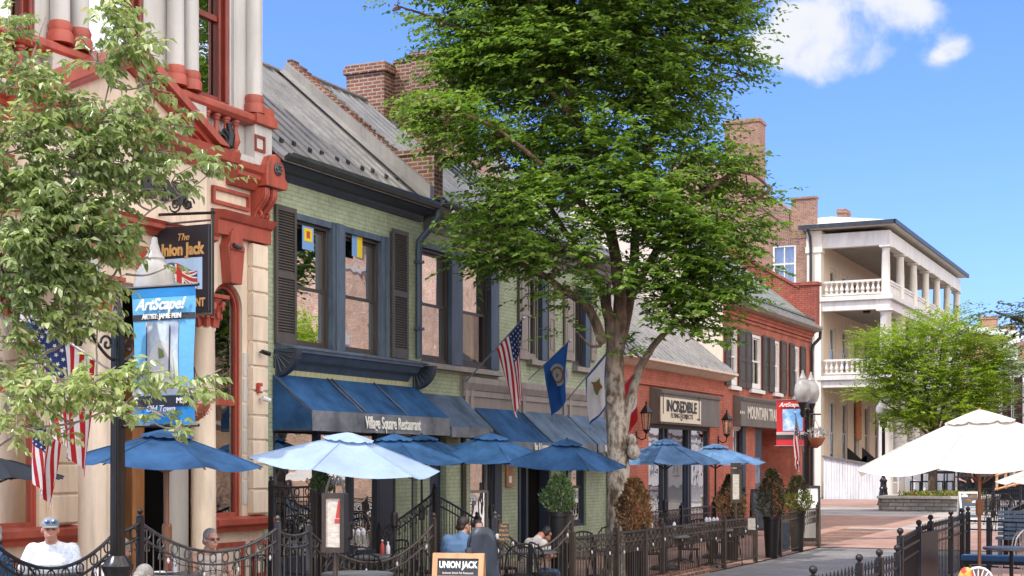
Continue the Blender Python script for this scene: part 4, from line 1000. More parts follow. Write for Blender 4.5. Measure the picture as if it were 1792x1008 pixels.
pendant(1513,424,'small dark ceiling lantern over the upper veranda floor'); pendant(1517,544,'small dark ceiling lantern over the lower veranda floor')
mb = MB(); a = P(1424,390); mb.tube([(a.x-.2,EY-.5,zt-.1),(a.x-.1,EY-.3,zt-.5),(a.x-.1,EY-.2,zt-1),(a.x-.1,EY-.2,G0)], .07, 7); mb.build('downpipe', M['gutter'], hotel, smooth=True)
# planks hoarding in front of the basement
h0 = aty(1441,800,70); h1 = aty(1546,818,70)
hoard = thing('white_hoarding', 'white vertical board hoarding with a brown sloping cap below the hotel veranda', 'hoarding', (h0.x,70,gz(70)))
mb = MB(); n = 22
for k in range(n):
    xa = h0.x+(h1.x-h0.x)*k/n; xb = h0.x+(h1.x-h0.x)*(k+1)/n; za = h0.z+(h1.z-h0.z)*(k+.5)/n
    mb.box(xa+.008, xb-.008, 70+.004*(k % 2), 70.05, gz(70), za)
mb.poly([(h0.x,70.02,gz(70)),(h0.x-.2,72.3,gz(70)),(h0.x-.2,72.3,h0.z),(h0.x,70.02,h0.z)])
mb.build('boards', M['whitecool'], hoard)
mb = MB(); mb.add([(h0.x-.05,69.9,h0.z),(h1.x,69.9,h1.z),(h1.x,70.15,h1.z),(h0.x-.05,70.15,h0.z),(h0.x-.05,69.9,h0.z+.09),(h1.x,69.9,h1.z+.09),(h1.x,70.15,h1.z+.09),(h0.x-.05,70.15,h0.z+.09)], [(0,1,2,3),(7,6,5,4),(0,4,5,1),(1,5,6,2),(2,6,7,3),(3,7,4,0)]); mb.build('cap', M['fascia'], hoard)
# rocking chairs and a picture on the hotel's ground veranda
for i, (px, lb) in enumerate(((1496,'dark high backed bench on the hotel veranda nearest the street lamp-free end'),(1522,'dark high backed bench on the hotel veranda beside the white column'))):
    p = aty(px, 800, 76); x = p.x; z0 = 1.1
    t = thing('veranda_bench', ['dark high backed bench on the ground veranda, farther from the white column','dark high backed bench on the ground veranda, beside the white column'][i], 'bench', (x,76,z0), 'benches on the hotel veranda')
    mb = MB(); mb.box(x-.5,x+.5,76,76.6,z0+.4,z0+.5); mb.build('seat', M['black'], t)
    mb = MB(); mb.prism([(x-.5,z0+.5),(x+.5,z0+.5),(x+.5,z0+1.35),(x+.2,z0+1.15),(x-.2,z0+1.5),(x-.5,z0+1.75)], 'y', 76.5, 76.6); mb.build('backrest', M['black'], t)
    for s in (-.45,.45):
        mb = MB(); mb.box(x+s-.05,x+s+.05,76,76.6,z0,z0+.9); mb.build('armrest', M['black'], t)
mb = MB(); mb.box(hx0,hx1+.3,EY+.3,LY,G0,1.1); mb.build('veranda_base', M['creamwall'], hotel)
pp = aty(1514,735,EY+5); t = thing('wall_picture', 'framed colourful picture on the peach hotel wall above the benches', 'picture', pp)
pp = Vector((hx0, EY+6, aty(1514,735,EY+6).z))
mb = MB(); frame_x(mb, hx0+.0, hx0+.08, EY+7.4, EY+8.7, pp.z-1.0, pp.z+1.1, .1); mb.build('frame', M['wood'], t)
mb = MB(); mb.poly([(hx0+.083,EY+7.5,pp.z-.9),(hx0+.083,EY+8.6,pp.z-.9),(hx0+.083,EY+8.6,pp.z+1.0),(hx0+.083,EY+7.5,pp.z+1.0)]); mb.build('canvas', M['redthing'], t)

# ================================================================ far buildings
def P2(px,py,Y): return aty(px,py,Y)
FY = 106
a, b = P2(1672,566,FY), P2(1776,580,FY)
far = thing('far_brick_house', 'red brick house with a white sloping eave behind the street tree', 'house', (a.x,FY,G0))
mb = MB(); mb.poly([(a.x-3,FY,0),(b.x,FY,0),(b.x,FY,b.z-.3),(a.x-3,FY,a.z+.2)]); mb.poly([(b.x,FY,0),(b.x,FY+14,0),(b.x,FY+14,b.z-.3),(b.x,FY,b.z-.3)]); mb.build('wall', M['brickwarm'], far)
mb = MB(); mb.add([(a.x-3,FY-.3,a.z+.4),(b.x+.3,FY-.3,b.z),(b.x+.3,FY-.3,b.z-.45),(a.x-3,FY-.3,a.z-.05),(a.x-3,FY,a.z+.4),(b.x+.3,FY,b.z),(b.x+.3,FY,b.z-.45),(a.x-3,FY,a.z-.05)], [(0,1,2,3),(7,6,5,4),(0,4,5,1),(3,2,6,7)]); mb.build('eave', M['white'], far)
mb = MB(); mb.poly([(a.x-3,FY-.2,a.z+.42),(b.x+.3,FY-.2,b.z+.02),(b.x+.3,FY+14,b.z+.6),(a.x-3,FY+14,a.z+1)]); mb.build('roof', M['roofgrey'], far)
for p0, p1, t_ in ((1714,1743,554),(1757,1774,567)):
    c0, c1 = P2(p0,t_,FY+3), P2(p1,t_,FY+3); chimney(far, c0.x, c1.x, FY+3, FY+4, 9, c0.z, M['brickwarm'])
c = P2(1768,605,FY); f = MB(); f.box(c.x-.5,c.x+.5,FY-.06,FY+.02,c.z-4,c.z); f.prism([(c.x-.8,c.z-.4),(c.x+.9,c.z+.3),(c.x+.9,c.z+.65),(c.x-.8,c.z-.05)], 'y', FY-.4, FY); f.build('window', M['white'], far)
GY = 92
a, b = P2(1690,640,GY), P2(1860,640,GY)
gs = thing('grey_sided_store', 'grey board sided store with tall dark windows behind the outdoor bar', 'building', (a.x,GY,G0))
mb = MB(); k = a.x
while k < b.x: mb.box(k,k+.24,GY,GY+.05,3.2,P2(1700,640,GY).z); k += .26
mb.build('siding', M['siding'], gs)
mb = MB(); mb.poly([(a.x,GY+.06,0),(b.x,GY+.06,0),(b.x,GY+.06,P2(1700,640,GY).z),(a.x,GY+.06,P2(1700,640,GY).z)]); mb.box(a.x,b.x,GY,GY+6,P2(1700,640,GY).z,P2(1700,640,GY).z+.3); mb.build('wall', M['siding'], gs)
for px in (1703,1722,1741,1762,1782):
    p = P2(px,700,GY); f = MB(); f.box(p.x-.35,p.x+.35,GY-.05,GY,4.0,7.2); fo = f.build('window', M['white'], gs); g = MB(); g.box(p.x-.25,p.x+.25,GY-.07,GY-.052,4.1,7.1); g.build('pane', M['glassdark'], fo)
for px in (1705,1735,1765):
    p = P2(px,835,GY); f = MB(); f.box(p.x-1.1,p.x+1.1,GY-.1,GY,.4,3.0); fo = f.build('shop_window', M['whitecool'], gs); g = MB(); g.box(p.x-.95,p.x-.05,GY-.12,GY-.102,.6,2.8); g.box(p.x+.05,p.x+.95,GY-.12,GY-.102,.6,2.8); g.build('pane', M['glass'], fo)
# buildings across the street (their sunlit fronts are what the windows mirror)
def opposite(y0, y1, h, mat, label, name='brick_building'):
    t = thing(name, label, 'building', (9.5,(y0+y1)/2,0))
    mb = MB(); mb.box(9.5,18,y0,y1,0,h); mb.build('wall', mat, t)
    mb = MB(); mb.box(9.3,18,y0,y1,h,h+.3); mb.build('cornice', M['white'], t)
    for z in (3.6, 4.0, h-1.1):
        mb = MB(); mb.box(9.4,9.498,y0,y1,z,z+.16); mb.build('string_course', M['stucco'] if z != 4.0 else M['brickdark'], t)
    for y in (y0+3.6, y0+12.3, y1-4.2):
        mb = MB(); mb.tube([(9.42,y,0),(9.42,y,h)], .07, 6); mb.build('downpipe', M['gutter'], t)
    k = y0+1.2
    while k < y1-1.5:
        for z in (1.2, 5.6):
            if z+1.9 < h:
                f = MB(); f.box(9.44,9.5,k,k+1.1,z,z+1.9); f.prism([(k-.1,z+1.9),(k+1.2,z+1.9),(k+1.0,z+2.3),(k+.55,z+2.45),(k+.1,z+2.3)], 'x', 9.44, 9.5); fo = f.build('window', M['signcream'], t)
                g = MB(); g.box(9.42,9.438,k+.12,k+.98,z+.12,z+1.78); g.build('pane', M['taupe'], fo)
        k += 5.3
M['brickopp'] = brick('sunlit_pale_orange_brick', (.86,.50,.29), (.70,.38,.20), (.84,.70,.52), .3, .1, .014, .3, .35, (.85,.83,.8))  # brick colour lifted for stronger bounce and brighter reflections in the panes
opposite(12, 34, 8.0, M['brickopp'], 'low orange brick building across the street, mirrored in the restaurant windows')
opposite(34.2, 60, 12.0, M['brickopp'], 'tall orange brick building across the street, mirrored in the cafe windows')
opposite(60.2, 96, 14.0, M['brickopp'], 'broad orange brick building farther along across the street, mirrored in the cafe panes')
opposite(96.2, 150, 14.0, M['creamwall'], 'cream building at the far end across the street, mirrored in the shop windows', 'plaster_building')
# ================================================================ AWNINGS
def awning(name, label, y0, y1, zt, zf, zb, x1, mats, vmat, words=None, wsize=.2, sides=True, wx=.5, ribs=(), group=None):
    t = thing(name, label, 'awning', (XF, (y0+y1)/2, zb), group)
    mb = MB(); n = 14
    pr = None
    for i in range(n+1):
        y = y0+(y1-y0)*i/n; sag = .012*math.sin(i*1.9)
        q_ = [(XF+.05,y,zt),(XF+.05+(x1-XF-.05)*.5,y,(zt+zf)/2-.025+sag),(x1,y,zf)]
        if pr: mb.poly([pr[0],pr[1],q_[1],q_[0]]); mb.poly([pr[1],pr[2],q_[2],q_[1]])
        pr = q_
    mb.build('canopy', mats, t, smooth=True)
    mb = MB(); n = 24; pr = None
    for i in range(n+1):
        y = y0+(y1-y0)*i/n; w = .012*math.sin(i*1.3)
        q_ = [(x1,y,zf),(x1+.01+w,y,zb)]
        if pr: mb.poly([pr[0],pr[1],q_[1],q_[0]])
        pr = q_
    mb.build('valance', vmat, t, smooth=True)
    if sides:
        for y in (y0, y1):
            mb = MB(); mb.poly([(XF+.02,y,zt),(x1,y,zf),(x1,y,zb),(XF+.02,y,zb)]); mb.build('side_panel', mats, t)
    mb = MB(); mb.tube([(XF+.05,y0,zt-.03),(x1-.02,y0,zf-.03),(x1-.02,y1,zf-.03),(XF+.05,y1,zt-.03)], .015, 5)
    mb.tube([(XF+.05,y0,zb+.02),(x1-.02,y0,zb+.02),(x1-.02,y1,zb+.02),(XF+.05,y1,zb+.02)], .015, 5)
    for r_ in ribs:
        y = y0+(y1-y0)*r_; mb.tube([(XF+.06,y,zt+.012),(x1,y,zf+.012)], .012, 5)
    mb.build('frame', M['iron'], t)
    if words:
        text(words, wsize, (x1+.03, y0+(y1-y0)*wx, (zf+zb)/2), 'x', M['letterwhite'], t, 'lettering', sx=.64, extrude=.004, bold=.005)
    return t
y0 = RY0+.02; y1 = fy(787,12.28)
awning('restaurant_awning', 'long blue canvas awning lettered Village Square Restaurant', y0, y1, 3.37, 2.81, 2.50, -12.28, M['awning'], M['valance'], 'Village Square Restaurant', .275, wx=.545, ribs=(.33,.36,.66))
awning('narrow_awning', 'narrow faded blue grey awning between the long blue awning and the steep ones', y1+.08, fy(863,12.28), 3.28, 2.66, 2.48, -12.28, M['awninggrey'], M['valance'])
zq = 3.1
for i, (p0, p1, wd, lab, wx) in enumerate(((826,903,'Bar & Lounge','steep blue awning with Bar and Lounge on its valance', .72), (908,985,None,'steep blue awning in the middle of the row of three', .5), (988,1056,'Open','steep blue awning beside the mottled tree trunk', .2))):
    a, b = fy(p0), fy(p1)
    awning('steep_awning', lab, a, b, 3.1, 2.43, 2.25, -12.2, M['awninggrey'] if i else M['awning'], M['valance'], wd, .19, True, wx, group='steep awnings on the cafe front')

# ================================================================ SIGNS
sg_ = thing('shop_sign', 'dark sign band with a cream panel reading Incredible Flying Objects', 'sign', atx(1190,720,12.9))
b0, b1 = fy(1136.5), fy(1241.5); zA, zB = oz, fz(1190,688)
mb = MB(); mb.prism([(XF+.003,zA),(XF+.3,zA),(XF+.3,zB-.12),(XF+.34,zB-.1),(XF+.36,zB-.02),(XF+.003,zB+.06)], 'y', b0, b1); mb.build('sign_band', M['fascia'], sg_, bevel=.01)
c0, c1 = fy(1156,12.68), fy(1226,12.68); d0, d1 = fz(1190,740,12.68), fz(1190,698,12.68)
mb = MB(); mb.box(XF+.302, XF+.335, c0, c1, d0, d1); pn = mb.build('panel', M['signcream'], sg_)
yc = (c0+c1)/2
text('INCREDIBLE', .40, (XF+.34, yc, d0+(d1-d0)*.64), 'x', M['ink'], sg_, sx=1.13, bold=.012)
text('FLYING    OBJECTS', .17, (XF+.34, yc, d0+(d1-d0)*.27), 'x', M['lettergrey'] if False else M['ink'], sg_, sx=1.25)
mb = MB(); mb.box(XF+.336,XF+.342,c0+.13,c0+.18,d0+.2,d0+.75); mb.box(XF+.336,XF+.342,c1-.2,c1-.15,d0+.1,d0+.75); mb.box(XF+.336,XF+.342,c1-.35,c1-.1,d0+.1,d0+.14)
for k in range(3): mb.ring((XF+.34,yc-.05,d0+.12+.1*k), .06-.008*k, .012, 'x', 10)
mb.build('flourish', M['ink'], sg_)
sg2 = thing('trade_sign', 'long dark sign band with pale letters beginning Mountain Tr', 'sign', atx(1340,727,12.9))
b0, b1 = fy(1282.5), fy(1404); zA, zB = dz, fz(1340,702)
mb = MB(); mb.prism([(XF+.003,zA),(XF+.26,zA),(XF+.26,zB-.14),(XF+.3,zB-.1),(XF+.34,zB-.02),(XF+.003,zB+.06)], 'y', b0, b1); mb.build('sign_band', M['fascia'], sg2, bevel=.01)
text('MOUNTAIN TRADERS', .52, (XF+.265, fy(1308,12.74), (zA+zB)/2-.04), 'x', M['lettergrey'], sg2, align='LEFT', sx=.80, bold=.012)
mb = MB()
for k in range(3):
    yy = fy(1296,12.74)+.17*k; mb.prism([(yy-.06,(zA+zB)/2-.04),(yy,(zA+zB)/2-.1),(yy+.06,(zA+zB)/2-.04),(yy,(zA+zB)/2+.02)], 'x', XF+.262, XF+.27)
mb.build('diamonds', M['lettergrey'], sg2)
# hanging pub board on its iron arm
JY = 15.5
j0, j1 = aty(262,470,JY), aty(369,470,JY); zt, zb = aty(368,392,JY).z, aty(368,547,JY).z
pub = thing('pub_sign', 'black hanging pub board with a union flag panel on a wrought iron arm', 'sign', (j0.x, JY, zb))
mb = MB(); mb.box(j0.x+.1, j1.x, JY-.04, JY+.04, zb, zt); bd = mb.build('board', M['signblack'], pub, bevel=.012)
mb = MB(); frame_pts = [(j0.x+.08,zb-.02),(j1.x+.02,zb-.02),(j1.x+.02,zt+.05),(j0.x+.08,zt+.05)]
mb.tube([(p[0],JY,p[1]) for p in frame_pts], .022, 6, True); mb.build('edge_tube', M['fascia'], pub)
ar = MB(); ar.tube([(XF-.0,JY,zt+.2),(j1.x+.06,JY,zt+.14)], .02, 6); ar.tube([(j1.x+.03,JY,zt+.2),(j1.x+.03,JY,zb-.05)], .018, 6)
for s in (0, 1):
    pts = []
    for k in range(20):
        a_ = k*.5; r_ = .1*(1-k/24); cx = j0.x+.42+.2*s; pts.append((cx+r_*math.cos(a_+(0 if s else PI)), JY, zt+.28+r_*math.sin(a_)*(1 if s else -1)))
    ar.tube(pts, .012, 5)
ar.box(XF, XF+.08, JY-.07, JY+.07, zt-.35, zt+.35)
ar.build('bracket_arm', M['black'], pub)
yf = JY-.045
text('The', .13, ((j0.x+j1.x)/2+.08, yf, zt-.15), '-y', M['gold'], pub, shear=.3, sx=.95)
text('Union Jack', .215, ((j0.x+j1.x)/2+.03, yf, zt-.31), '-y', M['gold'], pub, sx=.8, bold=.008)
text('RESTAURANT', .15, (j1.x-.06, yf, zb+.13), '-y', M['gold'], pub, sx=.72, align='RIGHT', bold=.004)
px0, px1, pz0, pz1 = j0.x+.2, j1.x-.1, zb+.3, zt-.42
mb = MB(); mb.box(px0, px1, yf-.006, yf, pz0, pz1); mb.build('sky_panel', M['signsky'], pub)
uf = MB(); n = 10
W_, H_ = px1-px0-.12, pz1-pz0-.12
def fw(u, v):  # waving flag point
    return (px0+.05+u*W_, yf-.012, pz0+.06+.05*math.sin(u*5)+(v*.82+.02-.15*u)*H_+.08*H_)
def strip(u0,v0,u1,v1,w,mi,lift):
    d = Vector((u1-u0,v1-v0)); l = d.length; d /= l; nrm = Vector((-d.y,d.x))*w/2
    uf.mi = mi
    for i in range(n):
        a_, b_ = i/n, (i+1)/n
        P_ = [(u0+(u1-u0)*a_+nrm.x, v0+(v1-v0)*a_+nrm.y), (u0+(u1-u0)*b_+nrm.x, v0+(v1-v0)*b_+nrm.y), (u0+(u1-u0)*b_-nrm.x, v0+(v1-v0)*b_-nrm.y), (u0+(u1-u0)*a_-nrm.x, v0+(v1-v0)*a_-nrm.y)]
        uf.poly([(lambda q: (q[0], q[1]-lift, q[2]))(fw(min(1,max(0,p_[0])),min(1,max(0,p_[1])))) for p_ in P_])
strip(0,.5,1,.5,1.0,0,0)
strip(0,0,1,1,.2,1,.002); strip(0,1,1,0,.2,1,.003); strip(0,0,1,1,.07,2,.004); strip(0,1,1,0,.07,2,.005)
strip(0,.5,1,.5,.34,1,.006); strip(.5,0,.5,1,.26,1,.007); strip(0,.5,1,.5,.2,2,.008); strip(.5,0,.5,1,.15,2,.009)
uf.build('union_flag', [M['jackblue'], M['letterwhite'], M['jackred']], pub)

# ================================================================ LANTERNS on the red shops
def lantern(px, py, label):
    p = atx(px, py, 12.72); t = thing('wall_lantern', label, 'lantern', p, 'black lanterns on the red shop walls')
    mb = MB(); mb.lathe([(.17,-.03),(.17,.0),(.02,.2),(.03,.24),(.0,.3)], (p.x,p.y,p.z+.22), 6); 
    for k in range(4):
        a_ = PI/4+k*PI/2; mb.tube([(p.x+.09*math.cos(a_),p.y+.09*math.sin(a_),p.z-.2),(p.x+.14*math.cos(a_),p.y+.14*math.sin(a_),p.z+.2)], .012, 4)
    mb.lathe([(.03,-.08),(.1,0),(.1,.02)], (p.x,p.y,p.z-.22), 8); mb.build('cage', M['black'], t)
    g = MB(); g.lathe([(.085,-.19),(.13,.19)], (p.x,p.y,p.z), 4); g.build('glazing', M['lampglass'], t)
    b = MB(); b.tube([(p.x,p.y,p.z-.3),(p.x-.02,p.y,p.z-.42),(p.x-.12,p.y,p.z-.46),(XF+.03,p.y,p.z-.38),(XF+.03,p.y,p.z-.25)], .018, 5)
    b.tube([(XF+.03,p.y,p.z-.3),(XF+.03,p.y,p.z-.95),(XF+.08,p.y,p.z-1.0)], .018, 5)
    b.build('bracket', M['black'], t)
lantern(1131,737,'black wall lantern by the tree trunk, before the Incredible sign'); lantern(1272,747,'black wall lantern on the brick pier between the two sign bands')

# ================================================================ FLAGS
def flag(name, label, base, tip, kind, L, group=None, wrap=.35, fold=.06, dirn=None, gather=.55, hoist=None, gctr=.38):
    base, tip = Vector(base), Vector(tip)
    t = thing(name, label, 'flag', base, group)
    mb = MB(); mb.tube([base, tip], .014, 6); mb.build('pole', M['steel'], t)
    mb = MB(); mb.sphere(tip, .035, 8, 5); mb.build('finial', M['steel'], t)
    ax = (base-tip); LL = ax.length; ax.normalize()
    hl = hoist or min(LL*.62, L*.62)
    a0 = tip+ax*.05
    hx = Vector((ax.x, ax.y, 0)); hx = hx.normalized() if hx.length > .05 else Vector((-.3,1,0)).normalized()
    nr = Vector((-hx.y, hx.x, 0))
    def Pt(a, b):
        p = a0+ax*(hl*a)
        ctr = a0+ax*(hl*gctr)
        g = gather*(b**.8)
        q_ = p*(1-g)+Vector((ctr.x, ctr.y, p.z))*g
        q_ = q_ - Vector((0,0,1))*(L*b)
        w = fold*min(1, b*1.8)
        q_ = q_ + nr*(w*math.sin(a*9+b*2.0)) + hx*(.5*w*math.sin(a*13+1+b*3))
        return q_
    f = MB(); mats = None
    na, nb_ = 26, 20
    if kind == 'us':
        mats = [M['flagred'], M['flagwhite'], M['flagblue'], M['flagwhite']]
        cell = lambda a, b: 2 if (a < 7/13 and b < .4) else (0 if int(a*13) % 2 == 0 else 1)
    elif kind == 'navy':
        mats = [M['flagroyal']]; cell = lambda a, b: 0
    elif kind == 'border':
        mats = [M['flagroyal'], M['flagwhite']]; cell = lambda a, b: 0 if (a < .09 or a > .91 or b < .06 or b > .93) else 1
    elif kind == 'redwhite':
        mats = [M['flagred'], M['flagwhite']]; cell = lambda a, b: 0 if (b < .28 or b > .72) else 1
    else:
        mats = [M['flagwhite'], M['flagred'], M['flagroyal']]; cell = lambda a, b: (1 if (abs(a-.5) < .1 or abs(b-.5) < .08) else (0 if (abs(a-.5) < .16 or abs(b-.5) < .13 or abs(abs(a-.5)-abs(b-.5)) < .08) else 2))
    P_ = [[Pt(i/na, j/nb_) for j in range(nb_+1)] for i in range(na+1)]
    base_i = len(f.v)
    vs = [P_[i][j] for i in range(na+1) for j in range(nb_+1)]
    f.v.extend([tuple(v) for v in vs])
    for i in range(na):
        for j in range(nb_):
            f.f.append((base_i+i*(nb_+1)+j, base_i+(i+1)*(nb_+1)+j, base_i+(i+1)*(nb_+1)+j+1, base_i+i*(nb_+1)+j+1)); f.m.append(cell((i+.5)/na, (j+.5)/nb_))
    cl = f.build('cloth', mats, t, smooth=True)
    e = MB()
    def patch(a, b, r, npt, star, lift):
        for s_ in (1, -1):
            pts = []
            c = Pt(a, b); da = (Pt(a+.02, b)-Pt(a-.02, b)); db = (Pt(a, b+.02)-Pt(a, b-.02)); nn = da.cross(db)
            if nn.length < 1e-9: continue
            nn.normalize(); e1 = db.normalized(); e2 = nn.cross(e1)
            for k in range(npt):
                rr = r*(1 if (not star or k % 2 == 0) else .42); an = 2*PI*k/npt
                pts.append(c+e1*rr*math.cos(an)+e2*rr*math.sin(an)+nn*lift*s_)
            e.poly(pts)
    if kind == 'us':
        for i in range(5):
            for j in range(5): patch((i+.6)*7/13/5.3, (j+.6)*.4/5.2, .022*L/1.0, 10, True, .004)
        e.build('stars', M['flagwhite'], t)
    elif kind == 'navy':
        e.mi = 0; patch(.42,.4,.2*L,20,False,.05); e.mi = 1; patch(.42,.4,.15*L,20,False,.056); e.mi = 0; patch(.42,.4,.11*L,20,False,.062); e.mi = 2; patch(.40,.41,.05*L,7,True,.068)
        e.build('seal', [M['flagwhite'], M['seal'], M['sealgreen']], t)
    elif kind == 'border':
        e.mi = 0; patch(.45,.42,.17*L,9,True,.05); e.mi = 1; patch(.45,.42,.09*L,12,False,.056); e.build('seal', [M['sealgreen'], M['seal']], t)
    return t
FW = 12.82
flag('us_flag', 'United States flag on an angled pole under the cafe double window', atx(815,668,FW), aty(917,556,atx(815,668,FW).y-.35), 'us', 1.35, 'flags on the cafe front', gather=.72, hoist=.80, gctr=.0)
flag('state_flag', 'dark blue flag with a white round seal on an angled pole', atx(925,664,FW), aty(997,596,atx(925,664,FW).y-.35), 'navy', 1.15, 'flags on the cafe front', gather=.3, hoist=.8, gctr=.15)
flag('state_flag', 'white flag bordered in blue beside the mottled trunk', atx(992,700,FW), aty(1066,612,atx(992,700,FW).y-.5), 'border', 1.15, 'flags on the cafe front', gather=.1, hoist=.85)
flag('red_white_flag', 'red and white flag behind the fork of the mottled trunk', atx(1060,712,FW), aty(1122,638,atx(1060,712,FW).y-.2), 'redwhite', 1.2, 'flags on the cafe front', gather=.2, hoist=.8)

# ================================================================ STREET LAMPS, banners, baskets
def street_lamp(label, base, H, arm=.5, bracket=True):
    """twin globe lamp, arms along the street"""
    t = thing('street_lamp', label, 'street lamp', base, 'twin globe street lamps')
    x, y, z = base; s = H/4.3
    mb = MB(); prof = [(.26,0),(.26,.06),(.22,.1),(.2,.25),(.23,.3),(.19,.36),(.15,.62),(.17,.68),(.13,.74),(.12,.9),(.15,.96),(.16,1.0),(.12,1.04),(.085,1.1)]
    mb.lathe([(r_*s, h*s) for r_, h in prof], (x,y,z), 20); mb.build('base', M['blackgloss'], t, smooth=True)
    mb = MB(); n = 16
    for k in range(n): # fluted shaft
        a_ = 2*PI*k/n; mb.tube([(x+.058*s*math.cos(a_),y+.058*s*math.sin(a_),z+1.05*s),(x+.048*s*math.cos(a_),y+.048*s*math.sin(a_),z+3.35*s)], .017*s, 5)
    mb.lathe([(.06*s,1.05*s),(.05*s,3.35*s)], (x,y,z), 16)
    mb.lathe([(.07,3.3),(.085,3.34),(.06,3.38),(.075,3.46),(.05,3.5),(.02,3.62),(.035,3.68),(.0,3.78)] if False else [(.07*s,3.3*s),(.085*s,3.34*s),(.06*s,3.38*s),(.075*s,3.46*s),(.05*s,3.5*s),(.02*s,3.62*s),(.035*s,3.68*s),(.004*s,3.78*s)], (x,y,z), 12)
    mb.build('shaft', M['blackgloss'], t, smooth=True)
    for sg in (-1, 1):
        yy = y+sg*arm*s
        mb = MB(); mb.tube([(x,y,z+3.3*s),(x,yy-sg*.04*s,z+3.34*s)], .028*s, 6)
        pts = [(x, y+sg*(.06+.36*k/12)*s, z+(3.02+.28*(k/12)**1.6)*s) for k in range(13)]
        mb.tube(pts, .016*s, 5)
        pts = [(x, y+sg*(.16+.09*(1-k/16)*math.cos(k*.55))*s, z+(3.17+.09*(1-k/16)*math.sin(k*.55))*s) for k in range(15)]
        mb.tube(pts, .014*s, 5)
        mb.lathe([(.03*s,3.12*s),(.07*s,3.2*s),(.06*s,3.32*s),(.09*s,3.4*s),(.12*s,3.46*s),(.12*s,3.5*s)], (x,yy,z), 12)
        am = mb.build('arm', M['blackgloss'], t, smooth=True)
        g = MB(); g.lathe([(.115*s,3.5*s),(.17*s,3.57*s),(.205*s,3.68*s),(.215*s,3.78*s),(.205*s,3.85*s),(.2*s,3.86*s),(.19*s,3.94*s),(.13*s,4.03*s),(.1*s,4.07*s),(.105*s,4.09*s),(.06*s,4.16*s),(.05*s,4.2*s),(.035*s,4.24*s),(.028*s,4.3*s),(.004*s,4.31*s)], (x,yy,z), 24)
        g.build('globe', M['globe'], am, smooth=True)
    return t
LL = att(206, 900, 14.6); lamp1 = street_lamp('tall black twin globe street lamp carrying the pale blue banner', (LL.x, LL.y, .0), 4.3, .56)
L2 = att(1412, 900, 37.5); street_lamp('black twin globe street lamp carrying the red banner and a flower basket', (L2.x, L2.y, gz(L2.y)), 4.28, .42)
L3 = att(1546, 880, 62); street_lamp('black twin globe street lamp by the stone planter before the hotel', (L3.x, L3.y, gz(L3.y)), 4.5, .42)

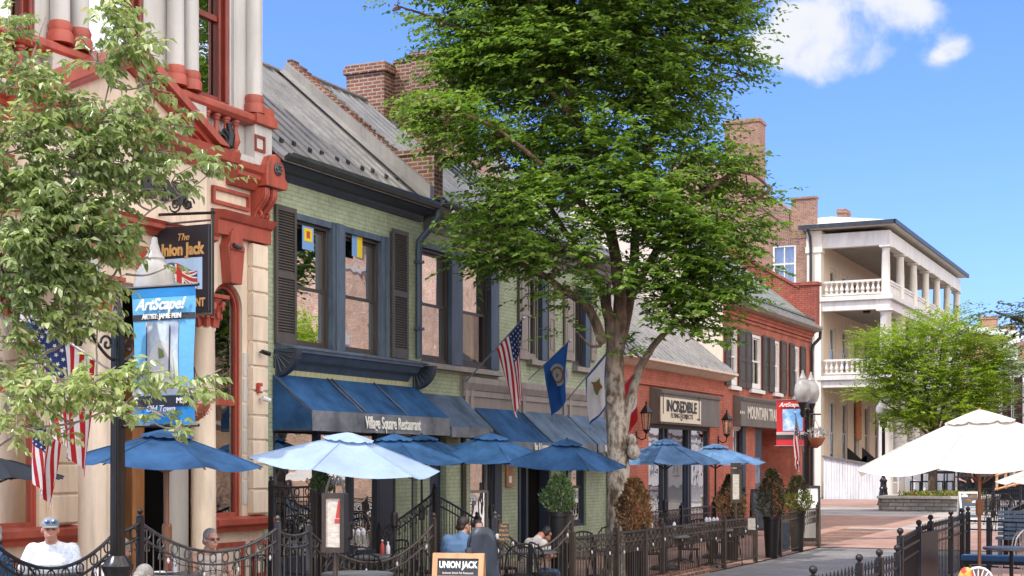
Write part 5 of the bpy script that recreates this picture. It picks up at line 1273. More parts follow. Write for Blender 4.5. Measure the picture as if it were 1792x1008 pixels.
def banner(label, lamp, p_tl, p_br, field, words, sub, scheme):
    t = thing('street_banner', label, 'banner', (lamp.x, lamp.y, p_br.z), 'art banners on street lamps')
    Y = lamp.y; x0, x1, z0, z1 = p_tl.x, p_br.x, p_br.z, p_tl.z; w, h = x1-x0, z1-z0
    def wob(u, v): return Y+.035*math.sin(u*4+v*3)*math.sin(v*PI)
    def panel(name, u0, u1, v0, v1, mat, lift):
        mb = MB(); n, m = 10, 14; vs = []
        for i in range(n+1):
            for j in range(m+1):
                u, v = u0+(u1-u0)*i/n, v0+(v1-v0)*j/m
                vs.append((x0+w*u, wob(u,v)-lift, z0+h*v))
        mb.add(vs, [(i*(m+1)+j,(i+1)*(m+1)+j,(i+1)*(m+1)+j+1,i*(m+1)+j+1) for i in range(n) for j in range(m)])
        return mb.build(name, mat, t, smooth=True)
    panel('cloth', 0, 1, 0, 1, field, 0)
    lx = x0 if abs(x0-lamp.x) < abs(x1-lamp.x) else x1
    for zz in (z1-.01, z0+.01): mb = MB(); mb.tube([(lamp.x, Y, zz), (x1+.04 if lx == x0 else x0-.04, Y, zz)], .016, 6); mb.build('banner_arm', M['black'], t)
    if scheme == 'blue':
        panel('header', 0, 1, .92, 1, M['bandeep'], .004)
        panel('artist_strip', 0, 1, .755, .80, M['ink'], .006)
        panel('painting', .22, .77, .27, .745, M['banart'], .006)
        panel('lower_white', 0, 1, .225, .27, M['flagwhite'], .006)
        panel('lower_black', 0, 1, .14, .22, M['ink'], .007)
        panel('lower_blue', 0, 1, 0, .14, M['bandeep'], .008)
        # simple painted shapes: pale lily cups, stalks, a grey arch
        art = MB(); yy = Y-.03
        def cup(u, v, r):
            art.mi = 0; art.poly([(x0+w*(u-r),yy-.012,z0+h*v),(x0+w*(u+r),yy-.012,z0+h*v),(x0+w*(u+r*.25),yy-.012,z0+h*(v-.09)),(x0+w*(u-r*.15),yy-.012,z0+h*(v-.09))])
            art.mi = 1; art.poly([(x0+w*(u-r*.15),yy-.013,z0+h*(v-.09)),(x0+w*(u+r*.25),yy-.013,z0+h*(v-.09)),(x0+w*(u+r*.2),yy-.013,z0+h*.28),(x0+w*(u-r*.1),yy-.013,z0+h*.28)])
        art.mi = 3; pts = [(x0+w*(.5+.2*math.cos(k*PI/12)),yy-.008,z0+h*(.44+.16*math.sin(k*PI/12))) for k in range(13)]
        art.poly(pts+[(x0+w*.3,yy-.008,z0+h*.3),(x0+w*.7,yy-.008,z0+h*.3)])
        cup(.44,.46,.12); cup(.62,.38,.09)
        art.mi = 2
        for u in (.27, .63): art.poly([(x0+w*(u-.012),yy-.011,z0+h*.34),(x0+w*(u+.012),yy-.011,z0+h*.34),(x0+w*(u+.02),yy-.011,z0+h*.70),(x0+w*(u+.004),yy-.011,z0+h*.72)])
        art.mi = 1; art.poly([(x0+w*.46,yy-.0125,z0+h*.56),(x0+w*.54,yy-.0125,z0+h*.54),(x0+w*.56,yy-.0125,z0+h*.49),(x0+w*.47,yy-.0125,z0+h*.48)])
        art.build('flower_shapes', [M['flagwhite'], M['sealgreen'], M['ink'], M['pale']], t)
        text('ArtScape!', w*.2, (x0+w*.49, Y-.045, z0+h*.862), '-y', M['letterwhite'], t, shear=.35, sx=.95, bold=.004)
        text('ARTIST: JAMIE PEIN', w*.085, (x0+w*.52, Y-.045, z0+h*.778), '-y', M['letterwhite'], t, sx=.85, bold=.002)
        text('Old Town', w*.12, (x0+w*.5, Y-.045, z0+h*.125), '-y', M['letterwhite'], t, shear=.25, sx=.9)
        text('f', w*.17, (x0+w*.12, Y-.045, z0+h*.19), '-y', M['letterwhite'], t, bold=.004)
        text('MSV', w*.1, (x0+w*.84, Y-.045, z0+h*.18), '-y', M['letterwhite'], t)
    else:
        panel('painting', .22, .93, .33, .80, M['banartblue'], .006)
        panel('lower_white', 0, 1, .25, .31, M['flagwhite'], .006)
        panel('lower_black', 0, 1, .15, .245, M['ink'], .007)
        text('ArtScape!', w*.2, (x0+w*.5, Y-.045, z0+h*.89), '-y', M['letterwhite'], t, shear=.35, sx=.95, bold=.005)
    return t
banner('pale blue vertical banner with white ArtScape script and a painting of lilies', Vector((LL.x,LL.y,0)), aty(231,503,LL.y), aty(342,746,LL.y), M['bansky'], '', '', 'blue')
banner('red vertical banner with white ArtScape script and a blue sky painting', Vector((L2.x,L2.y,0)), aty(1358.5,700,L2.y), aty(1409,781,L2.y), M['banred'], '', '', 'red')
flag('us_flag', 'United States flag hanging from the street lamp beside the red banner', (L2.x-.05,L2.y-.1,L2.z if False else att(1405,790,37.3).z), att(1391,722,36.9), 'us', 1.05, gather=.5, hoist=.5)
f0 = att(200,640,14.5); flag('us_flag', 'large United States flag hanging by the tall lamp behind dogwood leaves', att(196,650,14.6), att(40,545,14.3), 'us', 1.15, gather=.5, hoist=.76, gctr=.75)
flag('us_flag', 'folded red and white striped end of a flag drooping low behind the dogwood', att(100,765,15.4), att(42,715,15.3), 'us', .72, gather=.5, hoist=.45)
flag('union_flag', 'union flag hanging high behind the dogwood leaves', att(70,540,16.4), att(38,408,16.2), 'uk', .9, gather=.3, hoist=.7)

def basket(label, c, r, pm, hang, gm='leafdog'):
    t = thing('hanging_basket', label, 'flower basket', c, 'hanging flower baskets')
    mb = MB(); mb.lathe([(r*.25,-r*.9),(r*.7,-r*.55),(r,0),(r*1.03,.03)], c, 14); mb.build('bowl', M['terracot'], t, smooth=True)
    mb = MB()
    for k in range(3):
        a_ = k*2*PI/3; mb.tube([(c.x+r*math.cos(a_),c.y+r*math.sin(a_),c.z),(c.x,c.y,c.z+hang)], .006, 4)
    mb.build('chain', M['black'], t)
    return t
LEAVES = []   # (parent, name, material, kwargs) filled now, grown by the leaf builder below
c = att(1426,768,37.6); b_ = basket('terracotta basket of white flowers hanging from the lamp with the red banner', c, .26, None, .5)
LEAVES.append((b_, 'flowers', M['petalwhite'], c+Vector((0,0,.13)), (.33,.33,.15), 420, .05))
mb = MB(); mb.tube([(L2.x,L2.y,c.z+.62),(c.x+.15,c.y,c.z+.62)], .02, 5); mb.tube([(c.x,c.y,c.z+.62),(c.x,c.y,c.z+.5)], .01, 4); mb.build('hanger', M['black'], b_)
c = att(340,712,15.2); b_ = basket('pink flower basket hanging beside the pale blue banner', c, .16, None, .4)
LEAVES.append((b_, 'flowers', M['petalpink'], c+Vector((0,0,.02)), (.17,.17,.14), 160, .05))
mb = MB(); mb.tube([(LL.x,LL.y,c.z+.4),(c.x,c.y,c.z+.4)], .014, 5); mb.build('hanger', M['black'], b_)

# ================================================================ UMBRELLAS
def umbrella(label, px, py_top, t_, width, drop, mat, pole='black', sides=8, tilt=(0,0), vent=True, rot=0.2, gzv=0.0, inner=None):
    top = att(px, py_top, t_); r = width/2
    t = thing('patio_umbrella', label, 'umbrella', (top.x, top.y, gzv), 'patio umbrellas')
    T = Matrix.Translation(top) @ Matrix.Rotation(tilt[0], 4, Vector((-ST,CT,0))) @ Matrix.Rotation(tilt[1], 4, Vector((CT,ST,0)))
    def Q(a, f, dz=0.0, bulge=0.0):
        # f 0..1 from apex to rim; panels sag between ribs
        z = -drop*(f**1.12)-bulge
        return T @ Vector((r*f*math.cos(a), r*f*math.sin(a), z+dz))
    def canopy(f0, f1, dz, n=6, scal=0.0):
        mb = MB(); m = 6
        for s_ in range(sides):
            a0, a1 = rot+2*PI*s_/sides, rot+2*PI*(s_+1)/sides
            rows = []
            for i in range(n+1):
                f = f0+(f1-f0)*i/n; row = []
                for j in range(m+1):
                    u = j/m; p0, p1 = Q(a0,f,dz), Q(a1,f,dz); p = p0.lerp(p1, u); k = math.sin(u*PI)
                    p = p+Vector((0,0,-.055*k*f*(r/1.1)))
                    c_ = Vector((top.x, top.y, p.z)); p = p+(c_-p)*(.035*k*f)
                    if i == n: p.z -= scal*(1-abs(2*((u*2) % 1)-1))
                    row.append(p)
                rows.append(row)
            for i in range(n):
                for j in range(m):
                    mb.poly([rows[i][j],rows[i+1][j],rows[i+1][j+1],rows[i][j+1]])
        return mb
    mb = canopy(.0 if not vent else .12, 1, 0); cn = mb.build('canopy', mat, t)
    bm = bmesh.new(); bm.from_mesh(cn.data); bmesh.ops.remove_doubles(bm, verts=bm.verts, dist=.002); bm.to_mesh(cn.data); bm.free()
    if vent:
        mb = canopy(0, .27, .05, 4, .02); vn = mb.build('vent_cap', mat, t)
        bm = bmesh.new(); bm.from_mesh(vn.data); bmesh.ops.remove_doubles(bm, verts=bm.verts, dist=.002); bm.to_mesh(vn.data); bm.free()
    mb = MB()
    for s_ in range(sides):
        a = rot+2*PI*s_/sides; mb.tube([Q(a,.2,.004), Q(a,.6,.004), Q(a,1.0,.002)], .006*r, 4)
    mb.build('seams', mat, t)
    pm = M['black'] if pole == 'black' else M['pole']
    pr = .02 if pole == 'black' else .026
    bot = Vector((top.x, top.y, gzv))
    mb = MB(); mb.tube([bot, T @ Vector((0,0,.03))], pr, 10); mb.sphere(T @ Vector((0,0,.045)), .022, 8, 6); mb.build('pole', pm, t, smooth=True)
    mb = MB(); mb.lathe([(.045,0),(.055,.03),(.055,.2),(.045,.23)], (bot.x+(top.x-bot.x)*.45, bot.y, gzv+(top.z-gzv)*.45), 10); mb.build('crank_housing', M['black'] if pole == 'black' else pm, t)
    for s_ in range(sides):
        a = rot+2*PI*s_/sides
        mb = MB(); mb.tube([Q(a,.05,-.03), Q(a,.5,-.035), Q(a,.98,-.03)], .009, 5); mb.tube([Q(a,.5,-.035), T @ Vector((0,0,-drop*1.35))], .007, 4); mb.build('rib', pm, t)
    mb = MB(); mb.lathe([(.28,0),(.28,.05),(.22,.09),(.05,.12),(.04,.35)], (bot.x,bot.y,gzv), 16); mb.build('stand', M['black'], t)
    return t
umbrella('navy umbrella in front of the bank door beneath the pale blue banner', 292, 758, 16.5, 2.15, .33, M['umbnavy'], 'wood', 6, rot=.55, gzv=.1, tilt=(.05,.02))
umbrella('blue umbrella coloured pale to show strong sunlight, over the table behind the menu case', 610, 763, 18.5, 2.42, .36, M['umblight'], 'black', 6, rot=.75, tilt=(.10,.07))
umbrella('blue umbrella just behind the pale sunlit one', 690, 765, 21.5, 2.1, .36, M['umbblue'], 'black', 6, rot=.3)
umbrella('dark blue umbrella half hidden behind the two umbrellas under the long awning', 738, 765, 24, 2.1, .36, M['umbnavy'], 'black', 6, rot=.5)
umbrella('wide navy umbrella below the narrow grey awning', 860, 763, 24.3, 2.25, .36, M['umbblue'], 'black', 6, rot=.2, tilt=(.04,.06))
umbrella('navy umbrella by the green juniper and the mottled trunk', 992, 773, 23.6, 2.1, .38, M['umbnavy'], 'black', 4, rot=.75, tilt=(.04,.05))
umbrella('faded blue umbrella dappled with leaf shade in front of the Incredible sign', 1164, 772, 28, 2.1, .40, M['umbfade'], 'black', 8, rot=.15)
umbrella('faded blue umbrella against the red pier between the shops', 1252, 780, 31.5, 2.1, .36, M['umbfade'], 'black', 8, rot=.2)
umbrella('large cream white umbrella with a wooden pole over the fenced bar patio', 1714, 722, 22, 3.9, .78, M['umbwhite'], 'wood', 8, rot=.62, gzv=0, tilt=(-.045,.0))
umbrella('smaller cream white umbrella beyond the large one', 1832, 812, 33, 2.2, .4, M['umbwhite'], 'wood', 8)
umbrella('black umbrella by the far bank window', -6, 800, 16.6, 1.5, .22, M['umbblack'], 'black', 8, gzv=.1, vent=False)

# ================================================================ FENCES
def pt(px, w, z): 
    p = atx(px, HY, w); return Vector((p.x, p.y, z))
def scallop_fence(label, A, B, zA, zB, sag, zbase, mat, rings=True, postA=True, postB=True, gap=.095, fin=True, scroll=True):
    """iron panel whose double top rail hangs in a curve between two posts"""
    A, B = Vector((A.x, A.y, 0)), Vector((B.x, B.y, 0)); L = (B-A).length; d = (B-A)/L
    t = thing('iron_fence', label, 'fence', (A.x, A.y, zbase), 'curved iron fence panels round the patios')
    top = lambda s_, off=0.0: A+d*(L*s_)+Vector((0,0,zA+(zB-zA)*s_-sag*4*s_*(1-s_)-off))
    n = 22
    def both(off, r_, nm):
        mb = MB(); mb.tube([top(i/n, off) for i in range(n+1)], r_, 6); mb.build(nm, mat, t, smooth=True)
    both(.06, .018, 'top_rail'); both(.2, .013, 'mid_rail')
    mb = MB(); mb.tube([A+Vector((0,0,zbase+.1)), B+Vector((0,0,zbase+.1))], .015, 6); mb.build('bottom_rail', mat, t)
    mb = MB(); m = int(L/gap)
    for k in range(1, m):
        s_ = k/m; p = top(s_, .07); mb.tube([(p.x,p.y,zbase+.1), p], .008, 4)
    mb.build('picket_infill', mat, t)
    if rings:
        mb = MB(); nr = max(2, int(L/(gap*2)))
        ang = math.atan2(d.y, d.x)
        for k in range(nr):
            s_ = (k+.5)/nr; c = top(s_, .13); pts = []
            for j in range(12):
                a = 2*PI*j/12; pts.append(c+d*(.052*math.cos(a))+Vector((0,0,.052*math.sin(a))))
            mb.tube(pts, .008, 5, True)
            if scroll:
                for sg in (-1, 1):
                    mb.tube([c+d*sg*.005+Vector((0,0,-.08)), c+d*sg*.03+Vector((0,0,-.12)), c+d*sg*.04+Vector((0,0,-.165)), c+d*sg*.02+Vector((0,0,-.18)), c+d*sg*.012+Vector((0,0,-.155))], .006, 4)
        mb.build('ring_frieze', mat, t)
    for on, p, z in ((postA, A, zA), (postB, B, zB)):
        if on:
            mb = MB(); mb.box(p.x-.028,p.x+.028,p.y-.028,p.y+.028,zbase,z); 
            if fin: mb.lathe([(.03,0),(.034,.01),(.018,.025),(.03,.05),(.03,.06),(.004,.085)], (p.x,p.y,z), 10)
            mb.build('post', mat, t)
    return t
def bulbs(label, pts, sagz, per):
    t = thing('string_lights', label, 'string lights', pts[0], 'string lights twined on the fences')
    mb = MB(); g = MB(); path = []
    for a, b in zip(pts, pts[1:]):
        for k in range(12):
            s_ = k/12; p = a.lerp(b, s_); p = p+Vector((.02*math.sin(k*2.1),.02,-sagz*4*s_*(1-s_)+.02*math.sin(k*3.3))); path.append(p)
    path.append(pts[-1]); mb.tube(path, .004, 4); mb.build('cable', M['black'], t)
    for i in range(2, len(path), per):
        p = path[i]; g.lathe([(.005,0),(.012,-.015),(.015,-.033),(.010,-.05),(.002,-.06)], (p.x+.01,p.y,p.z), 7)
    g.build('bulbs', M['whiteplastic'], t)
zl = .12
pA, pB, pC, pD, pE = pt(-95,10.1,0), pt(200,10.05,0), pt(245,10.0,0), pt(486,9.85,0), pt(541,9.75,0)
pF, pG, pH = pt(759,9.25,0), pt(872,9.0,0), pt(1000,8.56,0)
scallop_fence('curved iron fence in front of the man in the grey cap', pA, pB, 1.86, 1.36, .52, zl, M['black'])
scallop_fence('short straight iron fence piece between the tall lamp and the first ball topped post', pB, pC, 1.36, 1.46, .02, zl, M['black'], postA=False)
scallop_fence('curved iron fence with sunlit top rail in front of the woman in sunglasses', pC, pD, 1.46, 1.32, .29, .06, M['iron'], postA=False)
scallop_fence('narrow grey iron gate panel beside the framed menu case', pD, pE, 1.28, 1.26, .05, .02, M['iron'], postA=False)
scallop_fence('curved iron fence between the menu case and the Union Jack chalkboard', pE, pF, 1.26, 1.28, .44, 0, M['bronze'], postA=False)
scallop_fence('curved iron fence in front of the person in the pale striped top', pG, pH, 1.22, 1.24, .37, 0, M['bronze'])
g2 = pt(866,9.02,0); gp = thing('gate_post', 'pale painted gate post wound with white bulbs', 'post', g2)
mb = MB(); mb.box(g2.x-.03,g2.x+.03,g2.y-.03,g2.y+.03,0,1.26); mb.build('post', M['iron'], gp)
mb = MB(); mb.lathe([(.035,0),(.03,.02),(.02,.03),(.035,.06),(.004,.09)], (g2.x,g2.y,1.26), 10); mb.build('finial', M['iron'], gp)
mb = MB()
for z in (.55,.8,1.0): mb.sphere((g2.x+.05,g2.y-.03,z), .03, 8, 6, (1,.7,1.4))
mb.build('bulbs', M['whiteplastic'], gp)
bulbs('string lights along the curved fence with the sunlit rail', [pC+Vector((.03,0,1.2)), pD+Vector((.03,0,1.05))], .3, 3)
bulbs('string lights along the curved fence by the menu case', [pE+Vector((.03,0,1.15)), pF+Vector((.03,0,1.1))], .42, 3)
bulbs('string lights along the curved fence by the striped top', [pG+Vector((.03,0,1.1)), pH+Vector((.03,0,1.12))], .35, 3)
bulbs('string lights sagging across the curved fence by the grey cap', [pA+Vector((.03,0,1.55)), pB+Vector((.03,0,1.1))], .4, 4)
# straight fence along the street
def straight_fence(label, pa, pb, z1, posts, mat, spear=False, zb=0.0, gap=.1, frieze=True, group=None, fin=.05, low=None):
    A, B = Vector((pa.x,pa.y,0)), Vector((pb.x,pb.y,0)); L = (B-A).length; d = (B-A)/L
    t = thing('iron_fence', label, 'fence', (A.x,A.y,zb), group)
    z = lambda s_: zb+gz(A.y+(B.y-A.y)*s_)
    def rail(h, r_, nm):
        mb = MB(); a, b = A+Vector((0,0,z(0)+h)), B+Vector((0,0,z(1)+h)); nrm = Vector((-d.y,d.x,0))*r_
        mb.add([a-nrm, a+nrm, b+nrm, b-nrm, a-nrm+Vector((0,0,r_*1.6)), a+nrm+Vector((0,0,r_*1.6)), b+nrm+Vector((0,0,r_*1.6)), b-nrm+Vector((0,0,r_*1.6))], [(0,3,2,1),(4,5,6,7),(0,1,5,4),(1,2,6,5),(2,3,7,6),(3,0,4,7)]); mb.build(nm, mat, t)
    rt = z1 if not spear else z1-.1
    rail(rt-.035, .02, 'top_rail'); rail(rt-.19, .016, 'mid_rail'); rail(.08, .018, 'bottom_rail')
    mb = MB(); m = int(L/gap)
    for k in range(1, m):
        s_ = k/m; p = A+d*(L*s_); zz = z(s_)
        mb.tube([(p.x,p.y,zz+.08),(p.x,p.y,zz+(z1 if spear else z1-.02))], .0085, 4)
        if spear: mb.lathe([(.008,0),(.02,.02),(.014,.035),(.016,.05),(.002,.11)], (p.x,p.y,zz+z1-.04), 6)
    mb.build('picket_infill', mat, t)
    if frieze:
        mb = MB(); m2 = int(L/.2)
        for k in range(m2):
            c = A+d*(L*(k+.5)/m2)+Vector((0,0,z((k+.5)/m2)+rt-.115)); pts = [c+d*(.055*math.cos(2*PI*j/10))+Vector((0,0,.055*math.sin(2*PI*j/10))) for j in range(10)]
            mb.tube(pts, .008, 4, True)
            for sg in (-1, 1):
                q_ = c+Vector((0,0,-.12)); mb.tube([q_+d*sg*.02+Vector((0,0,.03)), q_+d*sg*.06, q_+d*sg*.05+Vector((0,0,-.1)), q_+d*sg*.02+Vector((0,0,-.12)), q_+d*sg*.015+Vector((0,0,-.09))], .007, 4)
        mb.build('scroll_frieze', mat, t)
    for s_ in posts:
        p = A+d*(L*s_); zz = z(s_); mb = MB(); mb.box(p.x-.04,p.x+.04,p.y-.04,p.y+.04,zz,zz+z1+.06)
        if fin: mb.lathe([(.045,0),(.045,.012),(.02,.02),(.02,.04)], (p.x,p.y,zz+z1+.06), 8); mb.sphere((p.x,p.y,zz+z1+.06+.04+fin*.8), fin, 10, 7)
        mb.build('post', mat, t)
    return t
fa, fb = pt(1002,8.56,0), pt(1159,8.53,0); gB = 'straight iron fence runs along the street'
straight_fence('brown iron fence with scrolls in front of the orange dying shrub', fa, fb, .93, (0,.45,.78,1), M['bronze'], fin=.02, group=gB)
fc = pt(1322,8.53,0); straight_fence('brown iron fence with scrolls beside the two faded blue umbrellas', fb, fc, .93, (.62,1), M['bronze'], fin=.02, group=gB)
fd, fe = pt(1365,8.53,0), pt(1431,8.53,0); straight_fence('brown iron fence end piece in front of the yellow green shrub', fd, fe, .93, (0,.5,1), M['bronze'], fin=.02, group=gB)
bulbs('string lights along the fence by the orange shrub', [fa+Vector((.04,0,.78)), fb+Vector((.04,0,.75))], .15, 2)
bulbs('string lights along the fence by the faded umbrellas', [fb+Vector((.04,0,.78)), fc+Vector((.04,0,.75))], .15, 2)
# stone kerb under the fence, back rail of the patio
kb = MB(); kb.box(-8.62, -8.42, fb.y-3, (fb.y+fc.y)/2-.5, -.05, .12); tag(kb.build('patio_kerb', M['brickdark']), kind='structure')
ia, ib = pt(1128,11.2,0), pt(1300,11.2,0); straight_fence('black iron fence close to the red shop fronts behind the patio tables', ia, ib, .95, (0,.33,.66,1), M['black'], fin=.02)
ic, id_ = pt(474,12.3,0), pt(548,11.4,0); 
scallop_fence('black iron railing beside the restaurant window near the bank corner', ic, id_, 1.75, 1.75, .02, .35, M['black'])
scallop_fence('black stair railing rising to the restaurant door with ball finials', pt(663,11.3,0), pt(760,11.4,0), 1.05, 1.6, .03, .0, M['black'])
scallop_fence('black stair railing descending beside the green brick pier', pt(762,11.5,0), pt(834,11.5,0), 1.55, 1.1, -.02, .0, M['black'], rings=False)
# patio fence on the near side of the street
gC = 'black spear topped fence round the bar patio'
n1, n2, n3 = att(1399,990,15.0), att(1573,960,19.2), att(1694,915,28.0)
n0 = Vector((-3.75, 11.5, 0)); n1 = Vector((n1.x,n1.y,0)); n2 = Vector((n2.x-.02,n2.y,0)); n3 = Vector((n3.x,n3.y,0)); n25 = att(1608,930,22.4); n25 = Vector((n25.x,n25.y,0))
straight_fence('spear topped black fence with ball posts cut by the bottom of the view', n0, n2, .78, (.45,.72,.86,1), M['black'], True, 0, .17, False, gC, .045)
straight_fence('spear topped black fence between the low run and the dark screen', n2, n25, .98, (.12,1), M['black'], True, 0, .17, False, gC, .045)
straight_fence('spear topped black fence run ending by the white food board', n25, n3, 1.02, (.2,.6,.85,1), M['black'], True, 0, .17, False, gC, .045)
n4 = att(1800,905,27.0); straight_fence('black cross fence under the cream umbrella pole', n3, Vector((n4.x,n4.y,0)), .95, (.35,1), M['black'], False, 0, .22, False, gC, 0)
mb = MB(); mb.box(n25.x-.06,n25.x+.02,n25.y,n25.y+1.6,.1,.95); sc_ = thing('dark_screen', 'dark mesh screen panel on the bar patio fence', 'screen', (n25.x,n25.y,.1)); mb.build('panel', M['black'], sc_)
n5, n6 = att(1735,880,33), att(1800,872,38); straight_fence('solid black fence of the bar patio beyond the cream umbrella pole', Vector((n3.x+.2,n3.y+4,0)), Vector((n6.x,n6.y,0)), 1.0, (0,.5,1), M['black'], False, 0, .06, False, gC, 0)

# ================================================================ MENU CASE, BOARDS
mc0, mc1 = att(565,915,16.6), att(605,915,16.6)
mcs = thing('menu_case', 'weathered wooden menu case with a scrolled iron top on a post', 'menu case', (mc1.x,mc1.y,0))
# built square to the street corner, then turned
ex = Vector((CT, ST, 0)); ey = Vector((-ST, CT, 0)); mo = att(583,912,16.7); mo.z = 0
rot_ = math.radians(14)
ex = Vector((math.cos(rot_), math.sin(rot_),0)); ey = Vector((-math.sin(rot_), math.cos(rot_),0))
def obx(mb, x0,x1,y0,y1,z0,z1, o=mo, ex=ex, ey=ey):
    vs = [o+ex*x+ey*y+Vector((0,0,z)) for x,y,z in ((x0,y0,z0),(x1,y0,z0),(x1,y1,z0),(x0,y1,z0),(x0,y0,z1),(x1,y0,z1),(x1,y1,z1),(x0,y1,z1))]
    mb.add(vs, [(0,3,2,1),(4,5,6,7),(0,1,5,4),(1,2,6,5),(2,3,7,6),(3,0,4,7)])
sc = 16.7/FOC; cz1 = EYE-(863-HY)*sc; cz0 = EYE-(967-HY)*sc; hw = 20*sc
mb = MB(); obx(mb,-hw,hw,0,.16,cz0,cz1); mb.build('cabinet', M['black'], mcs, bevel=.008)
mb = MB(); obx(mb,-hw,-hw+.045,-.02,0,cz0,cz1); obx(mb,hw-.045,hw,-.02,0,cz0,cz1); obx(mb,-hw+.045,hw-.045,-.02,0,cz1-.06,cz1); obx(mb,-hw+.045,hw-.045,-.02,0,cz0,cz0+.06); mb.build('door_frame', M['bronze'], mcs)
mb = MB(); obx(mb,-hw+.045,hw-.045,-.006,-.002,cz0+.06,cz1-.06); mn = mb.build('menu_sheet', M['paper'], mcs)
mb = MB(); obx(mb,.02,hw-.05,-.009,-.0065,cz1-.34,cz1-.29)
o2 = mo; mb.add([mo+ex*a+ey*-.009+Vector((0,0,z)) for a,z in ((.03,cz1-.28),(.1,cz1-.28),(.11,cz1-.07),(.06,cz1-.09))], [(0,1,2,3)]); mb.build('printed_flag', M['red'], mn)
mb = MB(); mb.tube([mo+ey*.08, mo+ey*.08+Vector((0,0,cz0))], .03, 8); mb.build('post', M['bronze'], mcs)
mb = MB()
for sg in (-1, 1):
    pts = [(-hw*.85*sg, 0), (-hw*.7*sg, .08), (-hw*.45*sg, .17), (-hw*.2*sg, .19), (-hw*.06*sg,.14), (-hw*.14*sg,.09),(-hw*.28*sg,.11),(-hw*.22*sg,.15)]
    mb.tube([mo+ex*a+ey*.08+Vector((0,0,cz1+b)) for a, b in pts], .016, 6)
mb.build('scroll_top', M['iron'], mcs)
# A board by the gate
def aboard(label, o, rz, w_, h_, frame, face, name='a_board', lean=.2):
    t = thing(name, label, 'sandwich board', o, 'sandwich boards')
    e1 = Vector((math.cos(rz), math.sin(rz), 0)); e2 = Vector((-math.sin(rz), math.cos(rz), 0))
    def pl(sgn, x0,x1,z0,z1,d0,d1, nm, mat):
        mb = MB(); vs = []
        for d_ in (d0, d1):
            for x, z in ((x0,z0),(x1,z0),(x1,z1),(x0,z1)):
                off = sgn*(lean*(1-z/h_)); vs.append(o+e1*x-e2*(off+sgn*d_)+Vector((0,0,z)))
        mb.add(vs, [(0,1,2,3),(7,6,5,4),(0,4,5,1),(1,5,6,2),(2,6,7,3),(3,7,4,0)]); return mb.build(nm, mat, t)
    for sgn, nm in ((1,'front'),(-1,'rear')):
        b = .055
        mb = MB()
        pl(sgn,-w_/2,-w_/2+b,0,h_,0,.03,'leg',frame); pl(sgn,w_/2-b,w_/2,0,h_,0,.03,'leg',frame)
        pl(sgn,-w_/2+b,w_/2-b,h_-b,h_,0,.03,'rail',frame)
        pl(sgn,-w_/2+b,w_/2-b,.14,.14+b,0,.03,'rail',frame)
        pl(sgn,-w_/2+b,w_/2-b,.19,h_-b,.008,.014,'board',face)
    return t, e1, e2, lambda x,z,d: o+e1*x-e2*(lean*(1-z/h_)+d)+Vector((0,0,z))
o = att(803,1000,16.0); o.z = 0; zt_ = EYE-(968-HY)*16/FOC
RZ = math.radians(16)
t, e1, e2, at_ = aboard('oak framed chalkboard lettered Union Jack beside the patio gate', o, RZ, .56, zt_, M['woodframe'], M['chalk'])
lean_rot = Euler((R(90)-math.atan2(.2, zt_), 0, RZ))
hd = MB(); a_, b_ = zt_-.07, zt_-.3
hd.poly([at_(-.2,b_,.018),at_(.2,b_,.018),at_(.2,a_,.018),at_(-.2,a_,.018)]); hd.build('header_panel', M['signblack'], t)
text('UNION JACK', .098, at_(0,zt_-.125,.02), mat=M['letterwhite'], parent=t, sx=.72, bold=.004, extrude=.001, rot=lean_rot)
text('Authentic British Pub Restaurant', .034, at_(0,zt_-.21,.02), mat=M['letterwhite'], parent=t, sx=.75, extrude=.001, rot=lean_rot)
mb = MB(); mb.poly([at_(-.23,zt_-.27,.02),at_(.23,zt_-.27,.02),at_(.23,zt_-.24,.02),at_(-.23,zt_-.24,.02)]); mb.build('divider', M['woodframe'], t)
text('& Jesse', .12, at_(.02,zt_-.37,.02), mat=M['signsky'], parent=t, shear=.3, sx=.8, extrude=.001, rot=lean_rot)
mb = MB(); q_ = at_(.12,zt_,.0); mb.box(q_.x-.03,q_.x+.04,q_.y-.02,q_.y+.03,q_.z-.01,q_.z+.06); mb.build('top_clip', M['iron'], t)
# white board with food pictures
o = att(1695,903,46); o.z = gz(o.y); hh = 56*46/FOC
t, e1, e2, at_ = aboard('white framed sandwich board with pictures of plates of food', o, .45, .62, hh, M['white'], M['navy'], lean=.25)
mb = MB()
for (x, z, r_, mi) in ((-.14,.86,.11,0),(.12,.84,.12,1),(-.05,.7,.13,1),(.15,.68,.08,0)):
    mb.mi = mi; c_ = at_(x, z*hh, .02); mb.poly([c_+e1*(r_*math.cos(k*PI/6))+Vector((0,0,r_*.7*math.sin(k*PI/6))) for k in range(12)])
mb.build('food_pictures', [M['letterwhite'], M['seal']], t)
mb = MB()
for k in range(6): z = hh*(.3+.045*k); mb.poly([at_(-.2+.02*(k%3),z,.02),at_(.2-.03*(k%2),z,.02),at_(.2-.03*(k%2),z+.018,.02),at_(-.2+.02*(k%3),z+.018,.02)])
mb.build('menu_lines', M['letterwhite'], t)
